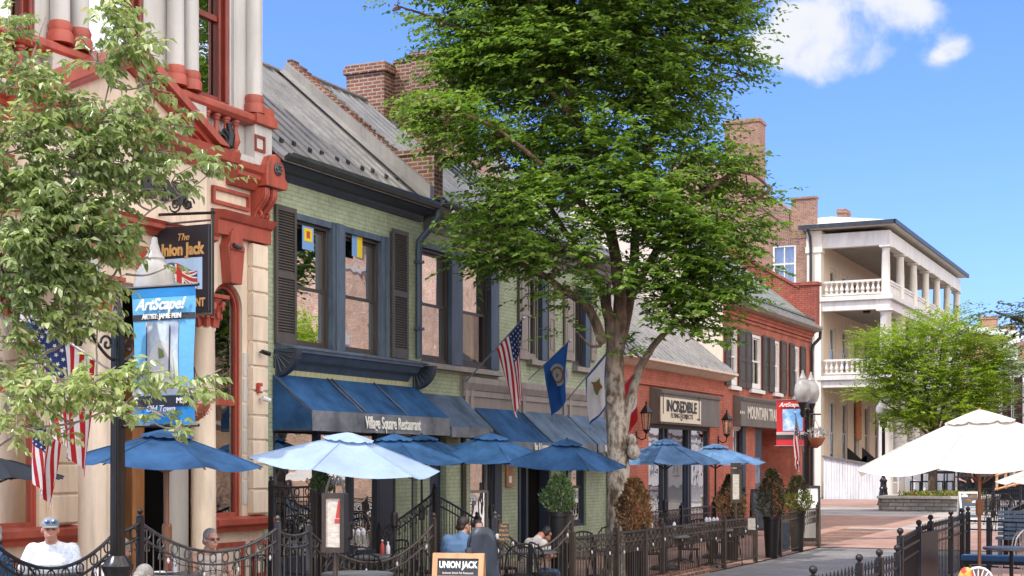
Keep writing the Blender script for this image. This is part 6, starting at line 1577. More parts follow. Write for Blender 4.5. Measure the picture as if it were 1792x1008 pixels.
# slate by the red doorway, dark framed menu stand, white boards by the fence end
o = att(1333,905,40); o.z = gz(o.y); t, *_ = aboard('tall dark slate sandwich board in front of the recessed red doorway', o, .5, .6, 1.25, M['black'], M['chalk'])
o = att(1413,955,35.6); o.z = gz(o.y); hh = 105*35.6/FOC
t, e1, e2, at_ = aboard('white sandwich board reading ALL at the end of the straight fence', o, .3, .6, hh, M['black'], M['white'], lean=.22)
text('ALL', .26, at_(0,hh*.78,.02), mat=M['ink'], parent=t, sx=.8, bold=.004, extrude=.002, rot=Euler((R(90)-.14,0,.3)))
mst = thing('menu_stand', 'dark framed menu stand with a cream sheet among brown shrubs', 'menu stand', att(1288,900,30.5))
mo2 = att(1288,900,30.3); mo2.z = 0; s2_ = 30.3/FOC
def ob2(mb, *a): obx(mb, *a, o=mo2, ex=Vector((.966,.259,0)), ey=Vector((-.259,.966,0)))
mb = MB(); ob2(mb,-.11,.11,0,.05,EYE-68*s2_,EYE-8*s2_); ob2(mb,-.11,.11,0,.05,EYE-6*s2_,EYE+2*s2_); mb.build('frame', M['bronze'], mst)
mb = MB(); ob2(mb,-.065,.065,-.006,-.001,EYE-62*s2_,EYE-18*s2_); mb.build('sheet', M['paper'], mst)
mb = MB(); mb.tube([mo2, mo2+Vector((0,0,EYE-68*s2_))], .025, 6); mb.build('post', M['bronze'], mst)
# small notices wired to the fences
def notice(label, px0, px1, py0, py1, t_, mat, lines=None, mat2=None, rz=.25):
    a = att((px0+px1)/2,(py0+py1)/2,t_); s_ = t_/FOC; w_, h_ = (px1-px0)*s_, (py1-py0)*s_
    t = thing('fence_notice', label, 'notice', a, 'notices on the fences'); e1 = Vector((math.cos(rz),math.sin(rz),0)); e2 = Vector((-math.sin(rz),math.cos(rz),0))
    mb = MB(); obx(mb,-w_/2,w_/2,-.01,.0,a.z-h_/2,a.z+h_/2,o=Vector((a.x,a.y,0)),ex=e1,ey=e2); mb.build('plate', mat, t)
    if lines:
        for i, l in enumerate(lines):
            p = Vector((a.x,a.y,a.z+h_*.36-h_*.72*i/(len(lines)-1)))-e2*.012
            text(l, h_*.17, p, mat=mat2, parent=t, sx=.85, extrude=.001, rot=Euler((R(90),0,rz)))
notice('small brown notice with gold lettering on the gate', 872.5, 891.5, 916, 948, 18.4, M['bronze'], ['Please','Wait To','Be Seated','Thank You'], M['gold'])
notice('small white notice on the fence post by the gap', 1309, 1322, 907, 927, 27.6, M['paper'])
notice('grey slate notice leaning on the fence end piece', 1369, 1382, 915, 962, 31.2, M['chalk'], None, None, .3)
t = thing('wall_plaque', 'small pointed wooden plaque on the green brick pier', 'plaque', atx(892,840,12.95)); a, b = atx(886.5,852,12.96), atx(899,815,12.96)
mb = MB(); mb.prism([(a.y,a.z),(b.y,a.z),(b.y,b.z),((a.y+b.y)/2,b.z+.12),(a.y,b.z)], 'x', XF+.003, XF+.04); mb.build('board', M['wood'], t)
mb = MB(); mb.box(XF+.041,XF+.046,a.y+.1,b.y-.1,a.z+.08,a.z+.22); mb.build('card', M['letterwhite'], t)
# ================================================================ TABLES AND CHAIRS
def make_chair(label, loc, rz, mat=None, arch=False):
    m = mat or M['black']
    t = thing('patio_chair', label, 'chair', (0,0,0), 'metal patio chairs')
    mb = MB(); mb.lathe([(.2,.43),(.21,.44),(.21,.455),(.2,.46)], (0,0,0), 14); mb.build('seat', m, t, smooth=True)
    mb = MB(); pts = [(.21*math.cos(a), -.02-.19*math.sin(a)*.9, z) for a, z in ((0,.46),(0.05,.6),(.2,.75),(.6,.84),(1.1,.88),(PI/2,.89),(PI-1.1,.88),(PI-.6,.84),(PI-.2,.75),(PI-.05,.6),(PI,.46))]
    mb.tube(pts, .013, 6)
    for k in range(7):
        a = .55+(PI-1.1)*k/6; zt = .84+.045*math.sin(a); mb.tube([(.2*math.cos(a),-.02-.17*math.sin(a),.46),(.21*math.cos(a),-.02-.17*math.sin(a),zt)], .008, 4)
    mb.build('backrest', m, t)
    for sx in (-1, 1):
        for sy in (-1, 1):
            mb = MB(); mb.tube([(.15*sx,.15*sy,.44),(.2*sx,.2*sy,0)], .012, 5); mb.build('leg', m, t)
    t.location = loc; t.rotation_euler = (0,0,rz); W[t.name] = Vector(loc)
    return t
CH = None
def chair(px, py, t_, rz, label, z=0.0, mat=None):
    global CH
    p = att(px, py, t_); loc = (p.x, p.y, z)
    if mat is not None: return make_chair(label, loc, rz, mat)
    if CH is None: CH = make_chair(label, loc, rz); return CH
    return dup(CH, loc, rz, label)
TB = None
def table(px, t_, label, z=0.0, r=.42, mat=None):
    global TB
    p = att(px, 900, t_)
    if TB is None:
        t = thing('patio_table', label, 'table', (0,0,0), 'round patio tables')
        mb = MB(); mb.lathe([(r-.02,.70),(r,.71),(r,.735),(r-.01,.74)], (0,0,0), 22); mb.build('tabletop', M['plastic'], t, smooth=True)
        mb = MB(); mb.tube([(0,0,.03),(0,0,.7)], .03, 8); mb.build('pedestal', M['black'], t)
        for k in range(4):
            a = k*PI/2+.4; mb = MB(); mb.tube([(0,0,.1),(.3*math.cos(a),.3*math.sin(a),.02)], .018, 5); mb.build('foot', M['black'], t)
        TB = t; t.location = (p.x,p.y,z); W[t.name] = Vector((p.x,p.y,z)); return t
    return dup(TB, (p.x,p.y,z), .3, label)
table(70, 14.75, 'round dark patio table in front of the man in the grey cap', .2)
table(160, 14.4, 'round dark patio table behind the tall lamp post', .1)
table(293, 16.4, 'round patio table with condiments across from the woman in sunglasses', .05)
table(625, 17.2, 'round patio table behind the menu case under the pale umbrella', .0)
table(655, 20.5, 'round patio table laid with glasses under the blue umbrella', .0)
table(845, 21.3, 'round patio table between the man in the blue shirt and his companion', .0)
table(925, 21.6, 'round patio table near the dark cafe doorway', .0)
table(1040, 25.6, 'round patio table close behind the mottled trunk', .0)
table(1165, 26.2, 'round patio table with wrapped napkins under the dappled umbrella', .0)
table(1245, 28.8, 'round patio table with a row of napkin glasses under the farther faded umbrella', .0)
table(1190, 30.0, 'round patio table next to the shop railing', .0)
table(1770, 22.5, 'grey patio table with a blue bench behind it near the cream umbrella pole', 0)
chair(438, 965, 18.0, .6, 'black patio chair behind the sunlit fence rail by the bank corner')
chair(470, 960, 18.3, .2, 'black patio chair at the base of the rusticated bank pier')
chair(560, 960, 17.8, 2.2, 'black patio chair partly behind the framed menu case')
chair(640, 950, 18.6, .4, 'black patio chair under the pale umbrella facing the street')
chair(700, 940, 20.0, 1.2, 'black patio chair below the stair railing')
chair(735, 945, 19.6, -2.0, 'black patio chair behind the curved fence, turned to the stair')
chair(690, 930, 21.6, 3.0, 'black patio chair against the restaurant glass')
chair(905, 930, 20.8, 1.0, 'black patio chair beside the dark doorway table')
chair(950, 930, 21.0, -1.4, 'black patio chair near the juniper with its back to the street')
chair(1015, 930, 24.6, .7, 'black patio chair between juniper and mottled trunk')
chair(1055, 925, 26.6, 2.6, 'black patio chair behind the mottled trunk')
chair(1140, 920, 25.8, .5, 'black patio chair beside the orange dying shrub')
chair(1205, 915, 27.2, -1.2, 'black patio chair with round back under the dappled umbrella')
chair(1225, 910, 30.2, .4, 'black patio chair before the shop railing')
chair(1275, 910, 29.6, 2.4, 'black patio chair beside the menu stand')
chair(520, 930, 20.0, .9, 'black patio chair inside the railing by the restaurant glass')
chair(600, 940, 20.6, 2.6, 'black patio chair behind the glasses table, back to the shopfront')
chair(755, 940, 21.4, .3, 'black patio chair at the foot of the stair railing')
chair(880, 935, 22.2, -.6, 'black patio chair under the wide blue umbrella by the plaque')
chair(165, 985, 15.0, 2.6, 'black patio chair between the cap wearer and the lamp post', .15)
chair(40, 985, 14.2, .0, 'black patio chair at the table edge closest to the flags', .2)
chair(1770, 935, 25, 1.8, 'pale grey patio chair beyond the cream umbrella pole', 0, M['steel'])
# white hoop backed seat at the bottom of the view with a bright bag on it
p = att(1712, 1010, 15.2); t = thing('hoop_chair', 'chair with a white spoked hoop back at the patio fence', 'chair', (p.x,p.y,0))
mb = MB(); zc = EYE-(1017-HY)*15.2/FOC; rr = 25*15.2/FOC
e1 = Vector((.95,.3,0))
mb.tube([Vector((p.x,p.y,zc))+e1*(rr*math.cos(a*PI/14))+Vector((0,0,rr*.95*math.sin(a*PI/14))) for a in range(15)], .012, 6)
for a in range(1, 8): mb.tube([Vector((p.x,p.y,zc-.06)), Vector((p.x,p.y,zc))+e1*(rr*math.cos(a*PI/8))+Vector((0,0,rr*.95*math.sin(a*PI/8)))], .007, 4)
mb.build('backrest', M['white'], t)
mb = MB(); mb.lathe([(.2,.43),(.2,.46)], (p.x,p.y+.15,0), 14); mb.build('seat', M['white'], t)
for s_ in (-1,1):
    for y_ in (0,.3):
        mb = MB(); mb.tube([(p.x+.16*s_,p.y+y_,.44),(p.x+.18*s_,p.y+y_,0)], .012, 5); mb.build('leg', M['white'], t)
    mb = MB(); mb.tube([(p.x+.18*s_,p.y,.44),Vector((p.x,p.y,zc))+e1*rr*s_], .012, 5); mb.build('upright', M['white'], t)
q_ = att(1691, 1003, 15.0); t = thing('bright_bag', 'red and yellow bag against the white hoop chair', 'bag', q_)
mb = MB(); mb.lathe([(.05,-.25),(.075,-.2),(.08,-.03),(.05,.04),(.02,.06)], (q_.x,q_.y,q_.z), 10, sy=.7); mb.build('bag', M['redthing'], t, smooth=True)
p = att(1752, 975, 24); t = thing('blue_bench', 'bench with a bright blue cushion inside the bar patio', 'bench', (p.x,p.y,0))
mb = MB(); mb.box(p.x-.6,p.x+.6,p.y-.2,p.y+.2,.44,.52); mb.build('cushion', M['blueseat'], t)
mb = MB(); mb.box(p.x-.6,p.x+.6,p.y-.18,p.y+.18,.38,.437); mb.box(p.x-.55,p.x-.48,p.y-.15,p.y+.15,0,.38); mb.box(p.x+.48,p.x+.55,p.y-.15,p.y+.15,0,.38); mb.build('frame', M['black'], t)
p = att(1792, 880, 31); t = thing('blue_bench', 'blue slatted bench deeper inside the bar patio by the dark fence', 'bench', (p.x,p.y,0))
mb = MB()
for k in range(6): mb.box(p.x-.55,p.x+.55,p.y+.2,p.y+.23,.5+.09*k,.57+.09*k)
mb.build('backrest', M['navy'], t)
mb = MB(); mb.box(p.x-.55,p.x+.55,p.y-.2,p.y+.2,.42,.47); mb.box(p.x-.5,p.x-.45,p.y-.18,p.y+.18,0,.42); mb.box(p.x+.45,p.x+.5,p.y-.18,p.y+.18,0,.42); mb.build('seat', M['navy'], t)
# tableware
def glassware(px, py, t_, label, z):
    p = att(px, py, t_); t = thing('napkin_glass', label, 'glass', (p.x,p.y,z), 'water glasses with napkins on the patio tables')
    mb = MB(); mb.lathe([(.03,0),(.035,.1),(.04,.14)], (p.x,p.y,z), 10); mb.build('tumbler', M['lampglass'], t, smooth=True)
    mb = MB(); mb.lathe([(.022,.01),(.028,.12),(.035,.19),(.012,.235)], (p.x,p.y,z), 7); mb.build('napkin', M['napkin'], t)
for i, px in enumerate((1140,1158,1180)): glassware(px, 905, 26.1+.1*i, ['white napkin in a glass, on the dappled umbrella table by the shrub','white napkin in a glass, middle of the dappled umbrella table','white napkin in a glass, on the dappled umbrella table away from the shrub'][i], .74)
for i, px in enumerate((1236,1242,1249,1255)): glassware(px, 905, 28.7, 'white napkin glass in the close row on the farther faded umbrella table', .74)
for i, px in enumerate((606,616,627,636)): glassware(px, 905, 20.4+.1*(i%2), 'white napkin glass in the cluster seen beside the menu case', .88)
def bottle(px, t_, label, mat, h=.2, z=.76, cap=None):
    p = att(px, 900, t_); t = thing('condiment_bottle', label, 'bottle', (p.x,p.y,z), 'condiments on the patio tables')
    mb = MB(); mb.lathe([(.028,0),(.03,.02),(.03,h*.6),(.012,h*.78),(.012,h*.9)], (p.x,p.y,z), 10); mb.build('bottle', mat, t, smooth=True)
    mb = MB(); mb.lathe([(.015,h*.9),(.015,h),(.012,h)], (p.x,p.y,z), 8); mb.build('cap', cap or M['letterwhite'], t)
bottle(669, 20.4, 'red sauce bottle on the table laid with glasses', M['red'], .2, .76)
bottle(679, 20.5, 'white sauce bottle next to the red one', M['whiteplastic'], .17, .76)
bottle(306, 16.3, 'red topped bottle on the table across from the sunglasses', M['whiteplastic'], .2, .8, M['red'])
bottle(333, 16.5, 'dark bottle with white cap in front of the oak door', M['seal'], .24, .8)
bottle(298, 16.5, 'brown bottle beside the red topped one', M['terradark'], .2, .8)
p = att(292,900,16.35); t = thing('dinner_plate', 'white oval plate on the table across from the sunglasses', 'plate', (p.x,p.y,.8)); mb = MB(); mb.lathe([(.09,.0),(.15,.015),(.16,.022),(.1,.01)], (p.x,p.y,.795), 20); mb.build('plate', M['whiteplastic'], t, smooth=True)

# ================================================================ PEOPLE
def caps(mb, a, b, ra, rb, n=10):
    a, b = Vector(a), Vector(b); d = b-a
    mb.sphere(a, ra, n, 7); mb.sphere(b, rb, n, 7); mb.tube([a, b], [ra, rb], n)
def remeshed(name, mb, mat, parent, voxel, smooth=2):
    me = bpy.data.meshes.new(name+'_raw'); me.from_pydata(mb.v, [], mb.f); me.update()
    o = bpy.data.objects.new(name+'_raw', me); COL.objects.link(o)
    bm = bmesh.new(); bm.from_mesh(me); bmesh.ops.recalc_face_normals(bm, faces=bm.faces); bm.to_mesh(me); bm.free()
    r = o.modifiers.new('r', 'REMESH'); r.mode = 'VOXEL'; r.voxel_size = voxel
    if smooth:
        s_ = o.modifiers.new('s', 'SMOOTH'); s_.iterations = smooth; s_.factor = .5
    dg = bpy.context.evaluated_depsgraph_get(); dg.update()
    m2 = bpy.data.meshes.new_from_object(o.evaluated_get(dg)); m2.name = name
    bpy.data.objects.remove(o); bpy.data.meshes.remove(me)
    m2.materials.clear(); m2.materials.append(mat); m2.polygons.foreach_set('use_smooth', [True]*len(m2.polygons))
    ob = bpy.data.objects.new(name, m2); _link(ob, parent); return ob
def person(label, loc, rz, skin, shirt, trousers, hair, lean=.0, arms=None, head_turn=0.0, stand=False, sleeve=.55, collar=True, extras=(), build=1.0, bald=0.0, head_down=0.0, longhair=False, tanktop=False):
    """local frame: facing +y, seat height .45"""
    t = thing('person', label, 'person', (0,0,0))
    B = build
    if stand: hz = .93; hip = Vector((0,0,hz)); kn = [Vector((s*.1,.02,.5)) for s in (-1,1)]; an = [Vector((s*.11,-.02,.08)) for s in (-1,1)]
    else: hz = .53; hip = Vector((0,0,hz)); kn = [Vector((s*.14,.43,.52)) for s in (-1,1)]; an = [Vector((s*.14,.38,.09)) for s in (-1,1)]
    sn, cs = math.sin(lean), math.cos(lean)
    up = lambda h, f=0.0, x=0.0: hip+Vector((x, sn*h+f, cs*h))
    chest = up(.36,.01); nb = up(.53,.0); nt_ = up(.60,.03)
    hc = up(.685,.05-head_down*.02)+Vector((0,head_down*.1,-head_down*.06))
    sh = [up(.475,-.01,s*(.15+.035*B)) for s in (-1,1)]
    if arms is None: arms = [((-.27,.16,.27),(-.14,.42,.25)),((.27,.16,.27),(.14,.42,.25))]
    el = [hip+Vector(arms[0][0]), hip+Vector(arms[1][0])]; wr = [hip+Vector(arms[0][1]), hip+Vector(arms[1][1])]
    b = MB()
    caps(b, up(.02,0,-.08*B), up(.02,0,.08*B), .125*B, .125*B); caps(b, up(.02), up(.25,.01), .14*B, .135*B); caps(b, up(.34,.0,-.08*B), up(.34,.0,.08*B), .12*B, .12*B); caps(b, up(.46,-.01,-.12*B), up(.46,-.01,.12*B), .075, .075)
    caps(b, nb, nt_, .066, .062); caps(b, up(.535), sh[0], .062, .05); caps(b, up(.535), sh[1], .062, .05)
    for i, s in enumerate((-1,1)):
        caps(b, sh[i], el[i], .058*B, .043*B); caps(b, el[i], wr[i], .043*B, .028)
        caps(b, hip+Vector((s*.09,0,-.02)), kn[i], .088*B, .06*B); caps(b, kn[i], an[i], .056, .04); caps(b, an[i]+Vector((0,-.03,-.04)), an[i]+Vector((0,.16,-.055)), .035, .028)
        # hand: palm, four fingers, thumb
        d = (wr[i]-el[i]).normalized(); side = d.cross(Vector((0,0,1))); side = side.normalized() if side.length > .1 else Vector((1,0,0)); dn = side.cross(d).normalized()
        if dn.z > 0: dn = -dn
        pc = wr[i]+d*.05
        for k in range(4):
            o_ = side*(.03-.02*k); L_ = (.036,.042,.038,.03)[k]
            k1 = wr[i]+d*.085+o_; caps(b, wr[i]+o_*.6, k1, .014, .0115, 7); k2 = k1+d*L_*.8+dn*L_*.5; caps(b, k1, k2, .0105, .0095, 6); k3 = k2+d*L_*.25+dn*L_*.75; caps(b, k2, k3, .0095, .008, 6)
        ts = side*(-s); k1 = wr[i]+d*.03+ts*.03; k2 = k1+d*.035+ts*.02+dn*.01; caps(b, wr[i]+d*.015+ts*.012, k1, .014, .012, 6); caps(b, k1, k2, .012, .0095, 6); caps(b, k2, k2+d*.025, .0095, .008, 6)
    Rm = Euler((-head_down*.6, 0, head_turn)).to_matrix()
    hp = lambda x, y, z: hc+Rm @ Vector((x, y, z))
    b.sphere(hc+Rm @ Vector((0,-.012,.03)), .092, 14, 10, (.84,1.04,1.0)); b.sphere(hp(0,.022,-.035), .072, 12, 8, (.88,.95,1.0)); b.sphere(hp(0,.05,-.078), .033, 10, 7, (1.05,1,.8))
    caps(b, hp(0,.088,.022), hp(0,.106,-.018), .010, .016, 8); caps(b, hp(-.02,.088,-.05), hp(.02,.088,-.05), .0085, .0085, 6); caps(b, hp(-.02,.085,-.06), hp(.02,.085,-.06), .0085, .0085, 6); caps(b, hp(-.035,.078,.028), hp(.035,.078,.028), .012, .012, 6)
    for s in (-1,1): b.sphere(hp(s*.08,-.01,-.005), .026, 8, 6, (.4,.8,1.15))
    body = remeshed('body', b, skin, t, .0075, 2)
    e = MB()
    for s in (-1,1): e.sphere(hp(s*.031,.083,.012), .0105, 8, 6, (1,.6,.8))
    e.build('eyes', M['hairdark'], body)
    # clothes follow the same joints, a little fuller
    c = MB(); g = .018
    caps(c, up(.0,0,-.08*B), up(.0,0,.08*B), .125*B+g, .125*B+g); caps(c, up(.02), up(.25,.01), .14*B+g, .135*B+g); caps(c, up(.34,.0,-.08*B), up(.34,.0,.08*B), .12*B+g, .12*B+g); caps(c, up(.455,-.01,-.13*B), up(.455,-.01,.13*B), .072+g, .072+g)
    if collar:
        caps(c, up(.5,-.005), up(.545,.005), .09, .074)
        for i in range(2): caps(c, up(.52), sh[i], .07, .066)
    if not tanktop:
        for i in range(2): caps(c, sh[i], sh[i].lerp(el[i], sleeve if sleeve < 1 else 1), .058*B+g*1.3, (.058-(.012*min(1,sleeve)))*B+g*1.3)
        if sleeve > 1:
            for i in range(2): caps(c, el[i], el[i].lerp(wr[i], .9), .045*B+g, .03+g)
    remeshed('shirt', c, shirt, t, .011, 2)
    c = MB()
    caps(c, hip+Vector((-.08*B,0,-.01)), hip+Vector((.08*B,0,-.01)), .13*B+.012, .13*B+.012)
    for i, s in enumerate((-1,1)): caps(c, hip+Vector((s*.09,0,-.02)), kn[i], .088*B+.016, .06*B+.016); caps(c, kn[i], kn[i].lerp(an[i],.9), .058+.016, .045+.014)
    remeshed('trousers', c, trousers, t, .013, 2)
    if bald < .9:
        h = MB(); h.sphere(hp(0,-.02,.045), .098, 14, 10, (.86,1.02,.96))
        if longhair: caps(h, hp(0,-.06,.02), hp(0,-.09,-.12), .075, .05)
        else: caps(h, hp(-.03,-.07,-.02), hp(.03,-.07,-.02), .045, .045)
        ho = remeshed('hair', h, hair, t, .011, 1)
        bm = bmesh.new(); bm.from_mesh(ho.data); inv = Rm.inverted()
        dl = [v for v in bm.verts if ((inv @ (v.co-hc)).y > .052 and (inv @ (v.co-hc)).z < .085) or ((inv @ (v.co-hc)).y > .0 and (inv @ (v.co-hc)).z < -.0)]
        bmesh.ops.delete(bm, geom=dl, context='VERTS'); bm.to_mesh(ho.data); bm.free()
    for ex_ in extras:
        if ex_ == 'cap':
            h = MB(); h.sphere(hp(0,-.01,.05), .104, 16, 10, (.88,1.05,.86)); co = remeshed('cap', h, M['capgrey'], t, .011, 1)
            bm = bmesh.new(); bm.from_mesh(co.data); inv = Rm.inverted(); bmesh.ops.delete(bm, geom=[v for v in bm.verts if (inv @ (v.co-hc)).z < .048], context='VERTS'); bm.to_mesh(co.data); bm.free()
            br = MB(); vs = []
            for k in range(9):
                a = -1.15+2.3*k/8; vs.append(hp(.088*math.sin(a), .09*math.cos(a)-.01, .052)); 
            for k in range(9):
                a = -1.15+2.3*k/8; vs.append(hp(.085*math.sin(a), .09*math.cos(a)+.075*math.cos(a*.9), .035))
            br.add(vs, [(k,k+1,10+k,9+k) for k in range(8)]); br.build('brim', M['capgrey'], co)
            gl = MB(); gl.sphere(hp(-.032,.092,.09), .026, 10, 6, (1.1,.45,.75)); gl.sphere(hp(.032,.092,.09), .026, 10, 6, (1.1,.45,.75)); gl.build('sunglasses', M['lens'], co)
        if ex_ == 'glasses':
            gl = MB()
            for s in (-1,1): gl.sphere(hp(s*.033,.096,.012), .024, 10, 6, (1.1,.3,.8)); gl.tube([hp(s*.058,.09,.016), hp(s*.082,.0,.014)], .004, 4)
            gl.tube([hp(-.01,.1,.016), hp(.01,.1,.016)], .004, 4); gl.build('sunglasses', paint('brown_lens',(.10,.04,.035),.15,.1,5,0), t)
    t.location = loc; t.rotation_euler = (0,0,rz); W[t.name] = Vector(loc)
    return t
def seat(px, py_head, t_, htop=.83):
    """ground point so that the crown of the head (seat .53 + htop) shows at px, py_head"""
    p = att(px, py_head, t_); return Vector((p.x, p.y, p.z-(.53+htop-.03)))
toc = lambda px: math.atan2(-(att(px,900,1).x), -(att(px,900,1).y))  # heading back to the eye
def face(px, off): # yaw so that local +y points to the viewer, turned by off
    d = -Vector((att(px,900,1).x, att(px,900,1).y, 0)); return math.atan2(d.y, d.x)-PI/2+off
person('seated man in a grey cap and white checked shirt, sunglasses on his cap', seat(94,903,15.0,.85), face(95,-.25), M['skintan'], M['shirtwhite'], M['khaki'], M['hairgrey'], .12, [((-.29,.14,.2),(-.2,.40,.22)),((.30,.16,.19),(.12,.40,.22))], .3, extras=('cap',), build=1.08, bald=1)
person('seated woman with short grey hair, sunglasses and a white sleeveless top', seat(360,926,17.0,.83), face(360,.55), M['skin'], M['shirtcream'], M['denim'], M['hairgrey'], .1, [((-.24,.2,.24),(-.1,.48,.27)),((.27,.1,.2),(.12,.36,.25))], -.05, extras=('glasses',), build=.88, tanktop=True, collar=False)
person('man in a plain blue shirt seated with his back to the street', seat(804,905,20.4,.83), face(804,PI-.35), M['skin'], M['shirtblue'], M['denim'], M['hairdark'], .18, None, -.45, build=1.22, sleeve=.7)
person('dark haired man facing the street across from the blue shirt', seat(834,911,21.6,.83), face(834,.2), M['skin'], M['shirtdark'], M['denim'], M['hairdark'], .08, [((-.26,.12,.25),(-.05,.3,.48)),((.27,.16,.22),(.14,.42,.25))], .2, build=1.0, sleeve=1.2)
person('dark haired person in a pale striped top bending over behind the gate fence', seat(922,918,22.2,.76), face(922,PI-1.0), M['skintan'], M['shirtcream'], M['denim'], M['hairdark'], .38, None, .1, build=1.0, head_down=1.0, sleeve=.6)
person('person in blue sitting at the same table as the cap wearer, mostly hidden', seat(4,915,14.0,.83), face(4,-1.4), M['skintan'], M['umbblue'], M['denim'], M['hairgrey'], .1, [((-.26,.16,.24),(-.1,.42,.3)),((.27,.2,.3),(.08,.36,.5))], 0, build=1.0, sleeve=.5)
person('person in a white shirt with blue print seated behind the lamp post', seat(232,982,14.9,.83), face(224,2.4), M['skin'], M['shirtpattern'], M['khaki'], M['hairgrey'], .05, None, 0, build=1.0, head_down=1.0)
person('person in pale clothes sitting between the cap wearer and the lamp', seat(182,938,16.2,.83), face(182,1.9), M['skin'], M['shirtcream'], M['khaki'], M['hairgrey'], .15, None, 0, build=.95, head_down=.6)
p = att(1689, 826, 62); person('person in dark clothes standing at the outdoor bar beyond the food board', Vector((p.x,p.y,gz(p.y)-.12)), face(1689,.5), M['skintan'], M['shirtdark'], M['shirtdark'], M['hairdark'], .05, [((-.26,.05,.25),(-.2,.25,.2)),((.27,.05,.25),(.2,.25,.2))], 0, stand=True, build=1.05)
# jacket and bag on the chair behind the blue shirt
p = att(845, 945, 18.6); t = thing('draped_jacket', 'navy jacket hung over a rounded chair back beside the blue shirt', 'jacket', (p.x,p.y,0))
mb = MB(); s_ = 18.6/FOC
zt = EYE-(921-HY)*s_; hw = 27*s_
vs = []; n = 16
ex3 = Vector((.94,.34,0))
for i in range(n+1):
    a = PI*i/n; x = -hw*math.cos(a)*1.0; z = zt-.3+.3*math.sin(a)**.7
    for j in range(6): vs.append(Vector((p.x,p.y,0))+ex3*(x*(1+.04*j))+Vector((-.34,.94,0))*(-.06-.02*math.sin(j*1.4+i))+Vector((0,0,z-(z-.45)*(j/5)**1.2 if j else z)))
mb.add(vs, [(i*6+j,(i+1)*6+j,(i+1)*6+j+1,i*6+j+1) for i in range(n) for j in range(5)])
jk = mb.build('cloth', M['navydark'], t, smooth=True); so = jk.modifiers.new('thick','SOLIDIFY'); so.thickness = .03
chair(845, 945, 18.75, face(845,PI), 'black patio chair carrying the navy jacket')

# ================================================================ LEAF AND TREE BUILDERS
def leaf_mesh(name, mat, parent, C_, D_, N_, Lr, wid=.42, fold=.25, six=False):
    """C_: (n,3) leaf bases, D_: unit direction of each leaf, N_: approx normal; Lr: lengths"""
    n = len(C_); D_ = D_/np.linalg.norm(D_,axis=1,keepdims=True)
    Sd = np.cross(D_, N_); Sd /= np.linalg.norm(Sd,axis=1,keepdims=True)+1e-9; Nn = np.cross(Sd, D_)
    L = Lr[:,None]
    if six:
        pts = [C_, C_+D_*L*.35+Sd*L*wid*.5+Nn*L*fold*.3, C_+D_*L*.7+Sd*L*wid*.36-Nn*L*.02, C_+D_*L-Nn*L*.16, C_+D_*L*.7-Sd*L*wid*.36-Nn*L*.02, C_+D_*L*.35-Sd*L*wid*.5+Nn*L*fold*.3]
        V = np.stack(pts,1).reshape(-1,3); k = 6; loops = np.array([[0,1,2,3],[0,3,4,5]])
    else:
        pts = [C_, C_+D_*L*.45+Sd*L*wid*.5+Nn*L*fold*.2, C_+D_*L-Nn*L*.1, C_+D_*L*.45-Sd*L*wid*.5+Nn*L*fold*.2]
        V = np.stack(pts,1).reshape(-1,3); k = 4; loops = np.array([[0,1,2,3]])
    F = (np.arange(n)[:,None,None]*k+loops[None]).reshape(-1)
    me = bpy.data.meshes.new(name); nf = n*len(loops)
    me.vertices.add(len(V)); me.vertices.foreach_set('co', V.astype(np.float32).ravel())
    me.loops.add(len(F)); me.loops.foreach_set('vertex_index', F.astype(np.int32))
    me.polygons.add(nf); me.polygons.foreach_set('loop_start', np.arange(0,nf*4,4,dtype=np.int32)); 
    try: me.polygons.foreach_set('loop_total', np.full(nf,4,dtype=np.int32))
    except Exception: pass
    me.update(calc_edges=True); me.validate()
    me.materials.append(mat)
    o = bpy.data.objects.new(name, me); return _link(o, parent)
def unit(v): return v/(np.linalg.norm(v,axis=1,keepdims=True)+1e-9)
def sprays(ells, total, axis_pt, up=.15, K=12, Ls=.5, shell=.55, flat=.6):
    """twigs inside ellipsoids (centre, radii, weight); each is a list of leaf bases, growing outward and drooping"""
    cs = np.array([e[0] for e in ells],float); rs = np.array([e[1] for e in ells],float)
    w = np.array([e[2] if len(e) > 2 else 1 for e in ells])*np.prod(rs,axis=1)**.75; w = w/w.sum()
    idx = RNG.choice(len(ells), total, p=w)
    u = unit(RNG.normal(size=(total,3))); rad = (shell+(1-shell)*RNG.random(total))[:,None]*np.where(RNG.random(total) < .8,1,.55)[:,None]
    P_ = cs[idx]+u*rs[idx]*rad
    ax = np.array(axis_pt,float)
    out = P_-np.stack([np.full(total,ax[0]),np.full(total,ax[1]),P_[:,2]-.5],1); out = unit(out); out[:,2] *= .35
    dr = unit(out*.75+u*np.array([1,1,flat])*.45+RNG.normal(size=(total,3))*np.array([.35,.35,.14])+np.array([0,0,up]))
    return P_, dr
def leaves_on(P_, dr, K, Ls, leaf, spread=.95, droop=.25, hang=.3, jitter=.3):
    n = len(P_); s_ = (np.arange(K)+.5)/K
    L_ = Ls*(.6+.8*RNG.random(n))
    bend = np.stack([np.zeros((n,K)),np.zeros((n,K)),-droop*(s_[None]**2)*L_[:,None]],2)
    base = P_[:,None,:]+dr[:,None,:]*(s_[None,:,None]*L_[:,None,None])+bend
    side = np.cross(dr, np.array([0,0,1.])); side = unit(side)
    sg = np.where(np.arange(K) % 2 == 0, 1, -1)[None,:,None]
    d = dr[:,None,:]*(1-spread*.4)+side[:,None,:]*sg*spread+RNG.normal(size=(n,K,3))*jitter; d[:,:,2] -= hang
    N_ = np.array([0,0,1.])+RNG.normal(size=(n,K,3))*.45
    Lf = leaf*(.65+.6*RNG.random((n,K)))
    return base.reshape(-1,3), unit(d.reshape(-1,3)), N_.reshape(-1,3), Lf.reshape(-1)
